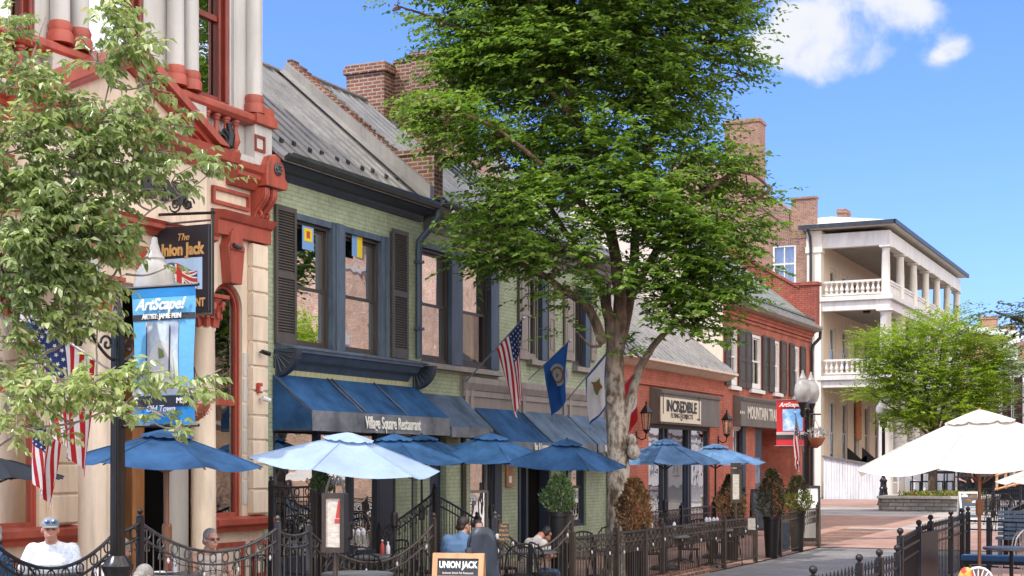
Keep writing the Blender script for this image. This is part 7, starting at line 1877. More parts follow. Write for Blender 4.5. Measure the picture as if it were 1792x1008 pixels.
def limb(mb, pts, r0, r1, seg=8, wob=.0):
    pts = [Vector(p) for p in pts]; out = []
    for i in range(len(pts)-1):
        for k in range(5):
            s_ = k/5; p0 = pts[max(i-1,0)]; p1, p2 = pts[i], pts[i+1]; p3 = pts[min(i+2,len(pts)-1)]
            q_ = .5*((2*p1)+(p2-p0)*s_+(2*p0-5*p1+4*p2-p3)*s_*s_+(3*p1-p0-3*p2+p3)*s_**3)
            out.append(q_+Vector((random.uniform(-wob,wob),random.uniform(-wob,wob),0)))
    out.append(pts[-1]); n = len(out)
    mb.tube(out, [r0+(r1-r0)*(i/(n-1))**.85 for i in range(n)], seg)
    return out
# ---- the big street tree
tT = 26.0; SC = tT/FOC
def E(px, py, rx, ry, w=1.0, dt=0.0, dep=.8):
    c = att(px, py, tT+dt); return ((c.x,c.y,c.z), (rx*SC*(.9 if dep > .5 else .8), max(rx*SC*dep,.35), ry*SC), w)
base = att(1085, 940, tT); big = thing('street_tree', 'tall leafy street tree with a mottled grey trunk in the patio fence', 'tree', (base.x, base.y, 0))
T0 = lambda px, py, dt=0.0: att(px, py, tT+dt)
tr = MB()
b0 = Vector((base.x, base.y, -.1))
main = limb(tr, [b0, T0(1083,880), T0(1081,780), T0(1077,690), T0(1076,610)], .235, .155, 14, .008)
tr.lathe([(.40,-.1),(.34,.05),(.29,.2),(.25,.45)], (base.x,base.y,0), 14)
for q_, r_ in ((T0(1108,790,-.15),.13),(T0(1104,772,-.1),.11),(T0(1068,700,-.2),.07)): tr.sphere(q_, r_, 9, 7, (1,1,1.2))
trunk_mb = tr; tr = MB()
limb(tr, [T0(1082,800), T0(1090,750), T0(1104,695), T0(1122,640), T0(1150,598,-.3), T0(1190,560,-.5), T0(1240,520,-.6)], .12, .03, 9, .01)
limb(tr, [T0(1076,620), T0(1066,560), T0(1050,500), T0(1015,440,.3), T0(985,400,.5), T0(950,340,.6), T0(880,240,.9)], .12, .03, 9, .012)
limb(tr, [T0(1056,600), T0(1030,540,-.2), T0(990,510,-.5), T0(930,470,-.9), T0(860,440,-1.3), T0(800,432,-1.5)], .1, .02, 8, .01)
limb(tr, [T0(1078,615), T0(1085,540), T0(1075,440), T0(1050,330), T0(1010,200,.2), T0(960,60,.3), T0(930,-100,.3)], .14, .035, 10, .012)
limb(tr, [T0(1080,615), T0(1100,530,.2), T0(1110,450,.3), T0(1120,340,.3), T0(1150,200,.2), T0(1190,60,0), T0(1230,-60,0)], .12, .03, 10, .012)
limb(tr, [T0(1105,520,.2), T0(1160,420,-.2), T0(1230,340,-.5), T0(1300,300,-.6), T0(1350,330,-.6)], .08, .02, 7, .01)
limb(tr, [T0(1060,400), T0(960,300,-.6), T0(860,220,-1), T0(760,185,-1.2)], .07, .015, 7, .01)
limb(tr, [T0(1000,200,.2), T0(900,100,.2), T0(780,40,.1), T0(690,8,0)], .07, .012, 7, .01)
ells = [E(790,195,50,44,1.4,-1,.7),E(752,190,26,26,.6,-1,.7),E(780,230,50,26,.9,-1,.6),E(850,110,110,80,1,.3),E(960,90,190,140,1.2,.4),E(1110,60,160,140,1.1,.2),E(1260,75,70,85,.8,0),E(1240,10,90,40,.8,0),E(1040,270,170,90,1.1,.2),E(860,240,90,60,.8,-.4),
  E(930,350,110,55,.9,-.7),E(880,395,90,40,.8,-1),E(830,440,60,20,.5,-1.5),E(900,450,90,35,.8,-1.2),E(980,440,90,50,.8,-.8),E(1110,360,110,80,1,-.7),E(1230,300,90,80,1,-.2),E(1310,345,50,30,.5,-.4),E(1200,420,120,70,1,-.7),E(1290,400,65,40,.6,-.6),E(1310,465,45,30,.45,-.6),
  E(1240,500,80,45,1.0,-.7),E(1150,490,70,40,.9,-.8),E(1180,520,80,35,.7,-.5),E(1290,520,40,26,.4,-.6),E(1190,560,90,32,.75,-.9),E(1230,590,55,20,.3,-.9),E(1000,520,70,22,.45,-1.1),E(1010,580,55,12,.3,-1.2),E(1100,610,40,18,.25,-.9),E(1080,500,60,30,.4,-.8),E(780,20,90,26,.5,.2),E(700,4,40,12,.2,0),E(1345,-4,25,12,.15,0),E(1300,130,28,25,.2,0),
  E(1000,-120,260,170,1.2,.3),E(1180,-140,160,140,.8,0),E(880,-60,160,90,.8,.3),E(1150,170,130,80,.9,.1)]
P_, dr = sprays(ells, 10500, (base.x,base.y), .12, shell=.35, flat=.45)
tw = MB(); hubs = [Vector(e[0]) for e in ells]
allp = [Vector(v) for v in tr.v[::7]]
for h in hubs:
    nr_ = min(allp, key=lambda q: (q-h).length+max(0,q.z-h.z)*.8)
    mid = nr_.lerp(h,.5)+Vector((random.uniform(-.15,.15),random.uniform(-.15,.15),-.12)); limb(tr, [nr_, mid, h], .035, .012, 6, .01)
for i in range(0, len(P_), 9):
    p_ = Vector(P_[i]); h = min(hubs, key=lambda q: (q-p_).length); mid = h.lerp(p_,.5)+Vector((0,0,.06)); tw.tube([h.lerp(p_,.12), mid, p_, p_+Vector(dr[i])*.35], [.012,.009,.006,.003], 4)
trunk_mb.build('trunk', M['bark'], big, smooth=True); tr.build('limbs', M['bark'], big, smooth=True)
tw.build('twigs', M['barkdark'], big)
leaf_mesh('crown', M['leafbig'], big, *leaves_on(P_, dr, 13,  .56, .128, spread=.9, droop=.25, hang=.28), wid=.46)
# ---- dogwood close by
dT = 11.2; DS = dT/FOC
def ED(px, py, rx, ry, w=1.0, dt=0.0):
    c = att(px, py, dT+dt); return ((c.x,c.y,c.z),(rx*DS*.85, max(rx*DS*.8,.2), ry*DS), w)
D0 = lambda px, py, dt=0.0: att(px, py, dT+dt)
db = D0(-70, 900); dog = thing('dogwood_tree', 'young dogwood with drooping sunlit leaves in front of the bank', 'tree', (db.x,db.y,0))
tr = MB()
limb(tr, [Vector((db.x,db.y,-.05)), D0(-60,900), D0(-30,800,.2), D0(0,745,.3), D0(40,660,.3)], .05, .022, 9, .006)
limb(tr, [D0(0,745,.3), D0(20,690,.3), D0(70,625,.4), D0(110,600,.4), D0(130,540,.3), D0(150,420,.3), D0(165,300,.3), D0(190,150,.2), D0(215,20,.1)], .02, .005, 7, .006)
limb(tr, [D0(40,660,.3), D0(30,560,.2), D0(60,430,.2), D0(140,330,.2), D0(230,300,.1), D0(310,240,.1), D0(335,225,.1)], .02, .004, 7, .006)
limb(tr, [D0(130,540,.3), D0(200,480,.2), D0(250,380,.1), D0(320,340,.05), D0(385,290,.0)], .012, .003, 6, .005)
limb(tr, [D0(-30,800,.2), D0(40,755,.1), D0(130,740,0), D0(200,715,-.2), D0(280,720,-.3), D0(330,760,-.4)], .014, .003, 6, .004)
limb(tr, [D0(-20,780,.2), D0(60,690,.1), D0(150,660,0), D0(240,655,-.2), D0(360,690,-.3)], .014, .003, 6, .004)
limb(tr, [D0(20,600,.3), D0(-20,450,.3), D0(0,300,.3), D0(40,150,.2), D0(80,30,.2)], .018, .005, 6, .006)
limb(tr, [D0(40,520,.2), D0(100,500,.2), D0(170,500,.2), D0(220,480,.1)], .010, .003, 6, .004)
ells = [ED(20,40,40,30,.5),ED(40,140,60,50,.7),ED(0,100,40,50,.5),ED(190,35,50,40,.7),ED(225,90,60,40,.8),ED(170,110,50,40,.6),ED(255,150,38,28,.5),ED(110,190,50,40,.7),ED(200,210,80,50,1),ED(60,240,80,50,1),ED(280,220,50,30,.6),ED(340,205,22,16,.25),ED(150,280,90,60,1.2),ED(40,330,80,60,1.2),ED(250,270,60,40,.8),ED(345,280,40,24,.4),ED(300,320,50,22,.5),ED(385,300,20,14,.2),ED(225,335,55,32,.6),
  ED(120,370,90,50,1.2),ED(60,430,100,60,1.3),ED(180,420,70,45,1),ED(190,395,34,25,.4),ED(40,510,70,40,.8),ED(130,500,70,40,.9),ED(178,500,30,22,.4),ED(20,590,50,40,.8),ED(90,560,60,36,.8),ED(170,555,50,24,.5),ED(30,640,60,24,.5),ED(100,460,90,40,.8),ED(290,470,16,8,.08),
  ED(60,690,90,40,1,-.3),ED(160,680,80,32,.9,-.4),ED(240,660,60,22,.6,-.4),ED(330,680,48,22,.5,-.5),ED(210,720,60,26,.5,-.5),ED(270,740,50,22,.45,-.5),ED(30,750,50,26,.5,-.3),ED(310,770,26,18,.2,-.5),ED(90,760,40,16,.25,-.3),ED(-40,300,60,250,.9),ED(-60,620,60,120,.6)]
P_, dr = sprays(ells, 2000, (db.x,db.y), .12, shell=.3, flat=.7)
hubs = [Vector(e[0]) for e in ells]; allp = [Vector(v) for v in tr.v[::5]]
for h in hubs:
    nr_ = min(allp, key=lambda q: (q-h).length+max(0,q.z-h.z)*.8); limb(tr, [nr_, nr_.lerp(h,.5)+Vector((0,0,-.03)), h], .010, .005, 5, .004)
for i in range(0, len(P_), 3):
    p_ = Vector(P_[i]); h = min(hubs, key=lambda q: (q-p_).length); tr.tube([h, h.lerp(p_,.6)+Vector((0,0,.02)), p_+Vector(dr[i])*.14], [.007,.005,.003], 4)
tr.build('trunk', M['barkgrey'], dog, smooth=True)
leaf_mesh('crown', M['leafdog'], dog, *leaves_on(P_, dr, 8, .15, .074, spread=.8, droop=.2, hang=.8, jitter=.4), wid=.44, fold=.4, six=True)
# ---- tree in the stone planter
rT = 58.5; RS = rT/FOC
def ER(px, py, rx, ry, w=1.0):
    c = att(px, py, rT); return ((c.x,c.y,c.z),(rx*RS*.9, rx*RS*.75, ry*RS), w)
R0 = lambda px, py, dt=0.0: att(px, py, rT+dt)
rb = R0(1632, 868); rtree = thing('planter_tree', 'round bright green tree growing in the stone planter', 'tree', (rb.x,rb.y,gz(rb.y)))
tr = MB(); limb(tr, [Vector((rb.x,rb.y,.3)), R0(1632,820), R0(1634,775), R0(1640,730)], .19, .13, 9, .01)
for tx, ty in ((1560,640),(1600,600),(1650,580),(1700,610),(1740,650),(1590,690),(1690,690),(1510,680)): limb(tr, [R0(1634,770), R0((1634*2+tx)/3,(770+ty)/2+10), R0(tx,ty)], .08, .02, 6, .02)
tr.build('trunk', M['barkdark'], rtree, smooth=True)
ells = [ER(1560,620,65,50),ER(1640,590,75,45),ER(1720,620,60,50),ER(1600,660,90,50),ER(1690,670,80,50),ER(1750,650,40,40,.6),ER(1540,690,45,20,.5),ER(1490,685,24,12,.25),ER(1640,720,100,35),ER(1590,740,50,22,.6),ER(1730,700,50,28,.6),ER(1605,760,26,14,.3),ER(1680,555,30,18,.25),ER(1610,565,30,18,.3),ER(1520,600,30,24,.35)]
P_, dr = sprays(ells, 4300, (rb.x,rb.y), .25, shell=.45, flat=.6)
leaf_mesh('crown', M['leafright'], rtree, *leaves_on(P_, dr, 10, .6, .15, spread=.8, droop=.2, hang=.15), wid=.4)
dup(rtree, (5.6, 47.0, 0), .8, 'bright green tree across the street, mirrored in the first restaurant pane', 'street trees mirrored in windows')
# ---- overhanging grey-green tree at the edge
gT = 31.0; GS = gT/FOC
def EG(px, py, rx, ry, w=1.0):
    c = att(px, py, gT); return ((c.x,c.y,c.z),(rx*GS*.9, rx*GS*.8, ry*GS), w)
gb = att(1900, 900, gT); gtree = thing('overhanging_tree', 'grey green tree reaching in from the bar patio side', 'tree', (gb.x,gb.y,0))
tr = MB(); limb(tr, [Vector((gb.x,gb.y,0)), att(1898,760,gT), att(1880,660,gT), att(1820,580,gT), att(1740,545,gT)], .14, .02, 8, .01); limb(tr, [att(1890,700,gT), att(1840,680,gT), att(1780,700,gT)], .05, .015, 6, .01); tr.build('trunk', M['barkdark'], gtree, smooth=True)
ells = [EG(1745,540,36,12,.4),EG(1785,560,30,26,.6),EG(1830,560,60,40),EG(1860,640,70,60),EG(1790,610,16,20,.3),EG(1785,690,22,40,.4),EG(1900,560,80,70),EG(1780,650,14,20,.2)]
P_, dr = sprays(ells, 620, (gb.x,gb.y), .1, shell=.4)
leaf_mesh('crown', M['leafdark'], gtree, *leaves_on(P_, dr, 10, .4, .12, hang=.3), wid=.4)
# ---- conical shrubs in pots
def shrub(label, px, py_top, py_bot, t_, wpx, mat, pot=True, mat2=None, zb=0.0, n=2600, leaf=.05):
    top = att(px, py_top, t_); bot = att(px, py_bot, t_); r = wpx/2*t_/FOC
    t = thing('conical_shrub', label, 'shrub', (bot.x,bot.y,zb), 'conical shrubs in tubs')
    h = top.z-bot.z
    s_ = RNG.random(n)**.8; a = RNG.random(n)*2*PI; lump = 1+.2*np.sin(a*3+s_*9)+.15*np.sin(a*7+s_*17)+.16*np.maximum(0,RNG.normal(size=n)); rr = r*np.minimum(1,(1-s_)*1.7+.12)**.75*lump*(.65+.4*RNG.random(n)**.5)
    rr = rr*np.where(s_ < .12, .6+s_*3, 1)
    C_ = np.stack([bot.x+rr*np.cos(a), bot.y+rr*np.sin(a), bot.z+h*s_],1)
    D_ = np.stack([np.cos(a)*.7,np.sin(a)*.7,np.full(n,.75)],1)+RNG.normal(size=(n,3))*.35
    N_ = np.stack([np.cos(a),np.sin(a),np.full(n,.4)],1)+RNG.normal(size=(n,3))*.5
    Lr = leaf*(.7+.8*RNG.random(n))
    if mat2 is None: leaf_mesh('foliage', mat, t, C_, D_, N_, Lr, .45)
    else:
        lo = (s_ < .5) & (np.cos(a+1.2) > -.2); leaf_mesh('foliage', mat, t, C_[~lo], D_[~lo], N_[~lo], Lr[~lo], .45); leaf_mesh('lower_foliage', mat2, t, C_[lo], D_[lo], N_[lo], Lr[lo]*1.2, .5)
    mb = MB(); mb.tube([(bot.x,bot.y,zb),(bot.x,bot.y,bot.z+h*.7)], [.03,.015], 6); mb.build('stem', M['barkdark'], t)
    if pot:
        mb = MB(); z1 = bot.z+.02; mb.lathe([(r*.55,zb),(r*.75,z1-.08),(r*.82,z1-.07),(r*.82,z1),(r*.7,z1)], (bot.x,bot.y,0), 14); mb.build('tub', M['black'], t, smooth=True)
shrub('green juniper by the curved fence near the dark doorway', 978, 832, 898, 22.4, 44, M['leafshrub'])
shrub('orange brown dying shrub beside the mottled trunk', 1110, 840, 930, 24.6, 48, M['leafbrown'], leaf=.06)
shrub('two toned shrub, bronze above and tan below, behind the menu stand', 1280, 832, 905, 30.8, 40, M['leafdim'], mat2=M['leafbrown'])
shrub('tall bronze green arborvitae in a dark tub by the gap in the fence', 1350, 822, 905, 31.6, 38, M['leafdim'])
shrub('arborvitae with yellow green lower leaves at the end of the fence', 1395, 834, 895, 33.6, 38, M['leafdim'], mat2=M['leafyel'])
shrub('small green plant on the patio behind the railing beside the menu case', 563, 828, 862, 18.6, 26, M['leafshrub'], n=600)
for (o_, nm, m_, c_, r_, n_, lf) in LEAVES:
    u = unit(RNG.normal(size=(n_,3))); C_ = np.array(c_)+u*np.array(r_)*(.6+.4*RNG.random((n_,1))); leaf_mesh(nm, m_, o_, C_, u+RNG.normal(size=(n_,3))*.4, u+RNG.normal(size=(n_,3))*.5, lf*(.7+.6*RNG.random(n_)), .8)
# ---- stone planter with bedding flowers
pl0, pl1 = att(1556,880,57.5), att(1700,880,57.5); g_ = gz(57)
plt = thing('stone_planter', 'low stacked stone planter wall with flowers round the bright green tree', 'planter', (pl0.x,pl0.y,g_))
zc = EYE-(866-HY)*57.5/FOC
xa, xb, ya, yb = pl0.x, pl1.x+.8, pl0.y, pl0.y+3.2
ya = 56.2
mb = MB(); mb.box(xa,xb,ya,ya+.3,g_-.05,zc-.1); mb.box(xa,xa+.3,ya+.3,yb,g_-.05,zc-.1); mb.box(xb-.3,xb,ya+.3,yb,g_-.05,zc-.1); mb.box(xa+.3,xb-.3,yb-.3,yb,g_-.05,zc-.1); mb.build('wall', M['stonewall'], plt)
mb = MB(); mb.box(xa-.06,xb+.06,ya-.06,ya+.36,zc-.098,zc); mb.box(xa-.06,xa+.36,ya+.362,yb,zc-.098,zc); mb.box(xb-.36,xb+.06,ya+.362,yb,zc-.098,zc); mb.build('cap', M['stonecap'], plt, bevel=.01)
mb = MB(); mb.box(xa+.3,xb-.3,ya+.3,yb-.3,g_,zc-.12); mb.build('soil', M['barkdark'], plt)
n = 2600; C_ = np.stack([RNG.uniform(xa+.6,xb-.4,n),RNG.uniform(ya+.4,yb-.4,n),np.full(n,zc-.1)+RNG.random(n)*.2],1); D_ = RNG.normal(size=(n,3))*.5+np.array([0,0,.8])
lf = leaf_mesh('bedding_flowers', M['petalmix'], plt, C_, D_, RNG.normal(size=(n,3)), .1*(.6+.8*RNG.random(n)), .5); tag(lf, kind='stuff')
# ---- outdoor bar clutter far behind
def stool(px, t_, label):
    p = att(px, 850, t_); z = gz(p.y)+.15; t = thing('bar_stool', label, 'stool', (p.x,p.y,z), 'black high stools by the hotel wall')
    mb = MB(); mb.box(p.x-.25,p.x+.25,p.y-.22,p.y+.22,z+.72,z+.78); mb.build('seat', M['black'], t)
    mb = MB(); mb.box(p.x-.25,p.x+.25,p.y+.2,p.y+.25,z+1.1,z+1.22); mb.box(p.x-.25,p.x-.2,p.y+.2,p.y+.25,z+.78,z+1.1); mb.box(p.x+.2,p.x+.25,p.y+.2,p.y+.25,z+.78,z+1.1); mb.build('backrest', M['black'], t)
    for sx in (-.22,.22):
        for sy in (-.2,.2):
            mb = MB(); mb.box(p.x+sx-.025,p.x+sx+.025,p.y+sy-.025,p.y+sy+.025,z,z+.72); mb.build('leg', M['black'], t)
for i, px in enumerate((1604,1620,1647,1660)): stool(px, 66, ['black high stool closest to the white handrail','black high stool next to the planter tree trunk, hotel side','black high stool next to the planter tree trunk, bar side','black high stool closest to the white post'][i])
p0 = att(1592,845,68); hr = thing('white_handrail', 'thin white handrail beside the hotel steps', 'handrail', p0)
mb = MB(); z = gz(66); q0, q1 = att(1572,824,67), att(1601,842,67); mb.tube([Vector((q0.x,q0.y,z)), q0, q1, Vector((q1.x,q1.y,z))], .03, 6); q2 = att(1613,842,67); mb.tube([q1, q2, Vector((q2.x,q2.y,z))], .03, 6); mb.build('rail', M['white'], hr)
# white board wall of the bar behind the planter
wa, wb = att(1584,815,74), att(1672,815,74)
bw_ = thing('bar_wall', 'white board wall with posts behind the black stools', 'wall', (wa.x,wa.y,gz(70)))
mb = MB(); n = 9
for k in range(n): xa = wa.x+(wb.x-wa.x)*k/n; mb.box(xa+.01, wa.x+(wb.x-wa.x)*(k+1)/n-.01, wa.y, wa.y+.05, .3, 3.1)
mb.build('boards', M['whitecool'], bw_)
mb = MB()
for px in (1617,1668): q_ = att(px,830,73.6); mb.box(q_.x-.09,q_.x+.09,q_.y-.09,q_.y+.09,.3,3.3)
mb.build('posts', M['white'], bw_)
bar = thing('outdoor_bar', 'black outdoor bar canopy and counter with dark furniture behind the food board', 'bar', att(1740,870,52))
c0, c1 = att(1676,850,70), att(1830,850,70)
mb = MB(); mb.box(c0.x,c1.x,c0.y,c0.y+2.5,gz(60),1.35); mb.build('counter', M['black'], bar)
mb = MB(); mb.box(c0.x-.1,c1.x,c0.y-.1,c0.y+.5,1.352,1.42); mb.build('countertop', M['navydark'], bar)
for px in (1678,1708,1740,1775):
    q_ = att(px,840,69); mb = MB(); mb.box(q_.x-.06,q_.x+.06,q_.y-.06,q_.y+.06,gz(60),2.6); mb.build('post', M['black'], bar)
mb = MB(); mb.box(c0.x-.2,c1.x,c0.y-1.2,c0.y+2.5,2.6,2.72); mb.build('canopy', M['black'], bar)
f0_, f1_ = att(1690,880,50), att(1835,868,50); straight_fence('dark low fence along the far edge of the bar patio', Vector((f0_.x,f0_.y,0)), Vector((f1_.x,f1_.y,0)), 1.0, (0,.33,.66,1), M['black'], False, 0, .07, False, gC, 0)
for i,(px,tt) in enumerate(((1715,47),(1738,45),(1760,49),(1778,44),(1752,41),(1730,50))):
    chair(px, 880, tt, 1.0+i*1.3, ['black chair in the bar patio just past the food board','black chair behind the umbrella pole at the bar','black chair by the bar patio middle table','black chair near the wooden tray at the bar','black chair on the bar patio closest to the cross fence','black chair farthest back in the bar patio'][i], gz(45))
p = att(1772,843,38); t = thing('wooden_highchair', 'pale wooden slatted rack beside the dark bar fence', 'rack', p)
mb = MB(); e1 = Vector((.9,.44,0)); 
for k in range(5): q_ = p+e1*(k*.22-.4)+Vector((0,0,.1*k*.5)); mb.box(q_.x-.03,q_.x+.03,q_.y-.02,q_.y+.02,q_.z-.22,q_.z+.2)
mb.tube([p-e1*.45+Vector((0,0,.16)), p+e1*.5+Vector((0,0,.42))], .03, 5); mb.tube([p-e1*.45+Vector((0,0,-.2)), p+e1*.5+Vector((0,0,.04))], .03, 5); mb.build('slats', M['woodframe'], t)

# ================================================================ GROUND, SKY, SUN, CAMERA
def paving(name, c1, c2, mortar, bw, bh, ms, var=.25, bump=.3, rough=.75):
    m, nt, b = _nt(name); p = _pos(nt)
    t = nt.nodes.new('ShaderNodeTexBrick'); nt.links.new(p, t.inputs['Vector']); t.inputs['Scale'].default_value = 1; t.inputs['Brick Width'].default_value = bw; t.inputs['Row Height'].default_value = bh; t.inputs['Mortar Size'].default_value = ms
    t.inputs['Color1'].default_value = (*c1,1); t.inputs['Color2'].default_value = (*c2,1); t.inputs['Mortar'].default_value = (*mortar,1)
    n = _noise(nt, .7, 8, p, .68); r = _ramp(nt, n.outputs['Fac'], [(.3,(1-var,)*3),(.7,(1.12,)*3)]); c = _mixc(nt, 1, t.outputs['Color'], r.outputs[0], 'MULTIPLY')
    n2 = _noise(nt, 30, 4, p); r2 = _ramp(nt, n2.outputs['Fac'], [(.35,(.82,)*3),(.65,(1.06,)*3)]); c = _mixc(nt, 1, c, r2.outputs[0], 'MULTIPLY')
    nt.links.new(c, b.inputs['Base Color']); b.inputs['Roughness'].default_value = rough; _bump(nt, b, n2.outputs['Fac'], bump, .01); return m
M['paver'] = paving('grey_street_pavers', (.225,.21,.195), (.175,.165,.155), (.11,.105,.10), .6, .3, .010, .4)
M['redpaver'] = paving('red_brick_pavers', (.42,.245,.18), (.34,.185,.13), (.27,.20,.165), .21, .105, .008, .35)
M['concrete'] = paving('pale_concrete_band', (.42,.365,.32), (.38,.335,.29), (.24,.21,.19), 1.5, 1.5, .014, .35)
def sheet(name, x0, x1, y0, y1, lift, mat, ny=30):
    mb = MB(); vs = []; ys = [y0+(y1-y0)*k/ny for k in range(ny+1)]
    for y in ys: vs += [(x0,y,gz(y)+lift),(x1,y,gz(y)+lift)]
    mb.add(vs, [(2*k,2*k+1,2*k+3,2*k+2) for k in range(ny)]); return tag(mb.build(name, mat), kind='structure')
sheet('ground', -900, 900, -300, 1500, -.02, M['paver'], 900)
sheet('street', -8.4, 9.5, -8, 34.6, 0.0, M['paver'], 60)
sheet('patio_paving', -13, -8.5, 8, 52, .004, M['redpaver'], 60)
sheet('brick_paving', -9.8, -2, 34.8, 43.5, .004, M['redpaver'], 20)
sheet('cross_street', -30, 9, 43.6, 62, .002, M['concrete'], 20)
sheet('concrete_band', -9.8, 4, 43.2, 44.0, .008, M['concrete'], 6)
sheet('plaza_walk', -16, 4, 54.5, 66, .006, M['concrete'], 12)
sheet('brick_apron', -19, -12.4, 60, 69.5, .010, M['redpaver'], 12)
sheet('bar_patio_paving', -3.9, 9, 8, 34.6, .004, M['redpaver'], 30)

SUN = Vector((-.40,-.45,.80)).normalized()
w = bpy.data.worlds.new('World'); S.world = w; w.use_nodes = True; nt = w.node_tree
bg = nt.nodes['Background']; sky = nt.nodes.new('ShaderNodeTexSky'); sky.sky_type = 'NISHITA'; sky.sun_disc = False
sky.sun_elevation = math.asin(SUN.z); sky.sun_rotation = math.atan2(SUN.x, SUN.y); sky.air_density = 1.0; sky.dust_density = 1.0; sky.ozone_density = 2.2
geo = nt.nodes.new('ShaderNodeTexCoord'); dirv = geo.outputs['Generated']
def vmath(op, a, b=None):
    n = nt.nodes.new('ShaderNodeVectorMath'); n.operation = op
    for i, v in enumerate((a, b)):
        if v is None: continue
        if isinstance(v, (tuple, Vector)): n.inputs[i].default_value = tuple(v)
        else: nt.links.new(v, n.inputs[i])
    return n
def math2(op, a, b, clamp=False):
    n = nt.nodes.new('ShaderNodeMath'); n.operation = op; n.use_clamp = clamp
    for i, v in enumerate((a, b)):
        if isinstance(v, (int, float)): n.inputs[i].default_value = v
        else: nt.links.new(v, n.inputs[i])
    return n.outputs[0]
# clouds stand in fixed compass directions: each is a soft patch round a direction, torn by noise
nz = nt.nodes.new('ShaderNodeTexNoise'); nz.inputs['Scale'].default_value = 24; nz.inputs['Detail'].default_value = 9; nz.inputs['Roughness'].default_value = .58; nz.inputs['Distortion'].default_value = .35
mpn = nt.nodes.new('ShaderNodeMapping'); nt.links.new(dirv, mpn.inputs['Vector']); mpn.inputs['Location'].default_value = (3.1,.7,1.9); nt.links.new(mpn.outputs[0], nz.inputs['Vector'])
def cdir(px, py): return (att(px,py,1)-Vector((0,0,EYE))).normalized()
dens = None
for (px, py, rx, ry, amp) in ((1420,25,95,45,.95),(1540,0,70,38,1.0),(1600,15,45,30,.7),(1475,65,85,50,1.0),(1520,110,48,36,.9),(1440,135,42,30,.95),(1335,85,48,34,.9),(1390,100,42,28,.7),(1682,78,38,24,1.1),(1648,98,30,15,.9)):
    c = cdir(px, py); e1 = Vector((CT,ST,0)); e1 = (e1-c*e1.dot(c)).normalized(); e2 = c.cross(e1)
    if e2.z < 0: e2 = -e2
    a_ = math2('MULTIPLY', vmath('DOT_PRODUCT', dirv, e1).outputs['Value'], FOC/rx); b_ = math2('MULTIPLY', vmath('DOT_PRODUCT', dirv, e2).outputs['Value'], FOC/ry)
    r2 = math2('ADD', math2('MULTIPLY', a_, a_), math2('MULTIPLY', b_, b_)); f = math2('MULTIPLY', math2('POWER', 2.718, math2('MULTIPLY', r2, -1.0)), amp)
    f = math2('MULTIPLY', f, math2('GREATER_THAN', vmath('DOT_PRODUCT', dirv, c).outputs['Value'], 0))
    dens = f if dens is None else math2('MAXIMUM', dens, f) if False else (f if dens is None else math2('ADD', dens, f))
d2 = math2('ADD', math2('MULTIPLY', math2('MINIMUM', dens, 1.15), .72), math2('MULTIPLY', math2('SUBTRACT', nz.outputs['Fac'], .5), 2.3))
rp = nt.nodes.new('ShaderNodeValToRGB'); rp.color_ramp.elements[0].position = .22; rp.color_ramp.elements[1].position = 1.05 if False else 1.0; rp.color_ramp.elements[0].color = (0,0,0,1); rp.color_ramp.elements[1].color = (1,1,1,1); rp.color_ramp.interpolation = 'EASE'
nt.links.new(d2, rp.inputs['Fac'])
cl = math2('MULTIPLY', rp.outputs['Color'], math2('MINIMUM', math2('MULTIPLY', dens, 3.0), 1.0))
tint = nt.nodes.new('ShaderNodeMix'); tint.data_type = 'RGBA'; tint.blend_type = 'MULTIPLY'; tint.inputs[0].default_value = 1; nt.links.new(sky.outputs[0], tint.inputs[6]); tint.inputs[7].default_value = (.86,1.13,1.95,1)
mx = nt.nodes.new('ShaderNodeMix'); mx.data_type = 'RGBA'; nt.links.new(cl, mx.inputs[0]); nt.links.new(tint.outputs[2], mx.inputs[6]); mx.inputs[7].default_value = (6.0,6.15,6.5,1)
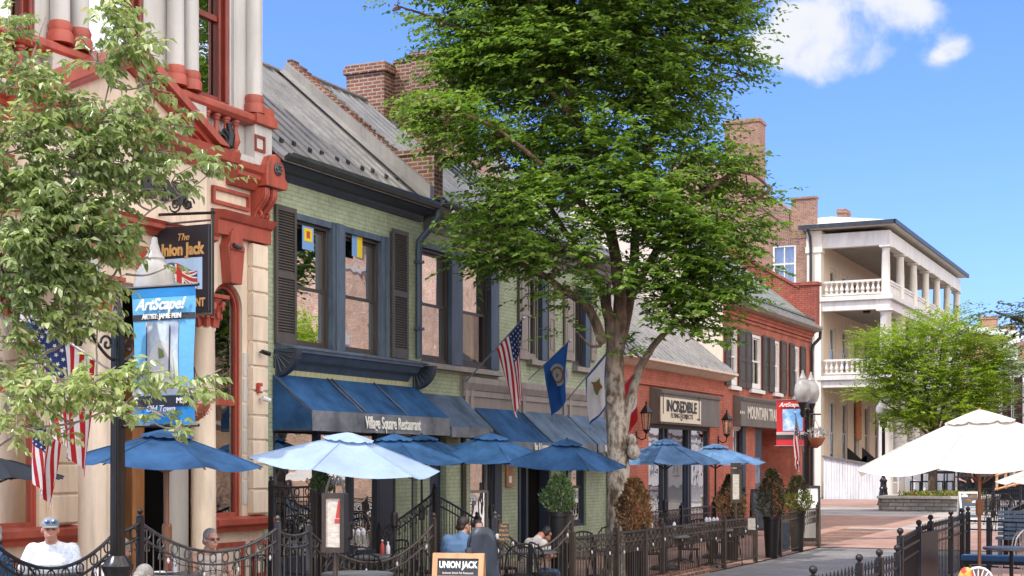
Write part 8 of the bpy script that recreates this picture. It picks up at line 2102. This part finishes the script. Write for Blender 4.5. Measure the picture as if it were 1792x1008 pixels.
# unseen bright cumulus behind the viewer, added to fill the shaded street fronts
fill_cloud_d = Vector((.80,-.25,.55)).normalized()
mr = nt.nodes.new('ShaderNodeMapRange'); mr.interpolation_type = 'SMOOTHSTEP'; nt.links.new(vmath('DOT_PRODUCT', dirv, fill_cloud_d).outputs['Value'], mr.inputs[0]); mr.inputs[1].default_value = .25; mr.inputs[2].default_value = .6
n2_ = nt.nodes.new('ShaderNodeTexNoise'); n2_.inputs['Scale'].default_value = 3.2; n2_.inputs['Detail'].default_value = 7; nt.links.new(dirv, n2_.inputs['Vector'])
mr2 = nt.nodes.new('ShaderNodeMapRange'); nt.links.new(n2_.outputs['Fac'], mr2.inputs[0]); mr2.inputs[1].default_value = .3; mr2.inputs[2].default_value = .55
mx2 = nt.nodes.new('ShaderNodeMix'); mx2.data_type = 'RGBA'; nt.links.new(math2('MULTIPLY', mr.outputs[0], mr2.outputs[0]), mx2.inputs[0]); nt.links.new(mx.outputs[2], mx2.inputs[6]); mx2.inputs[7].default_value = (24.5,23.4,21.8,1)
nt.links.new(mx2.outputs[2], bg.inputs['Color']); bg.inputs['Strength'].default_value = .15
sl = bpy.data.lights.new('sun', 'SUN'); sl.energy = 4.8; sl.angle = R(.53); sl.color = (1,.94,.84); so = bpy.data.objects.new('sun', sl); COL.objects.link(so); so.rotation_euler = (-SUN).to_track_quat('-Z','Y').to_euler(); so.location = (0,0,40)
cam = bpy.data.cameras.new('camera'); co = bpy.data.objects.new('camera', cam); COL.objects.link(co); S.camera = co
cam.sensor_width = 36; cam.lens = 36*FOC/1792; cam.shift_y = (HY-504)/1792; cam.clip_end = 4000; cam.clip_start = .1
co.location = (0,0,EYE); co.rotation_euler = (R(90),0,TH)
S.view_settings.view_transform = 'Standard'; S.view_settings.look = 'None'; S.view_settings.exposure = 0; S.view_settings.gamma = 1
S.render.engine = 'CYCLES'; S.cycles.use_denoising = True; S.cycles.max_bounces = 8; S.cycles.transparent_max_bounces = 12; S.cycles.caustics_reflective = False; S.cycles.caustics_refractive = False
S.cycles.sample_clamp_indirect = 6
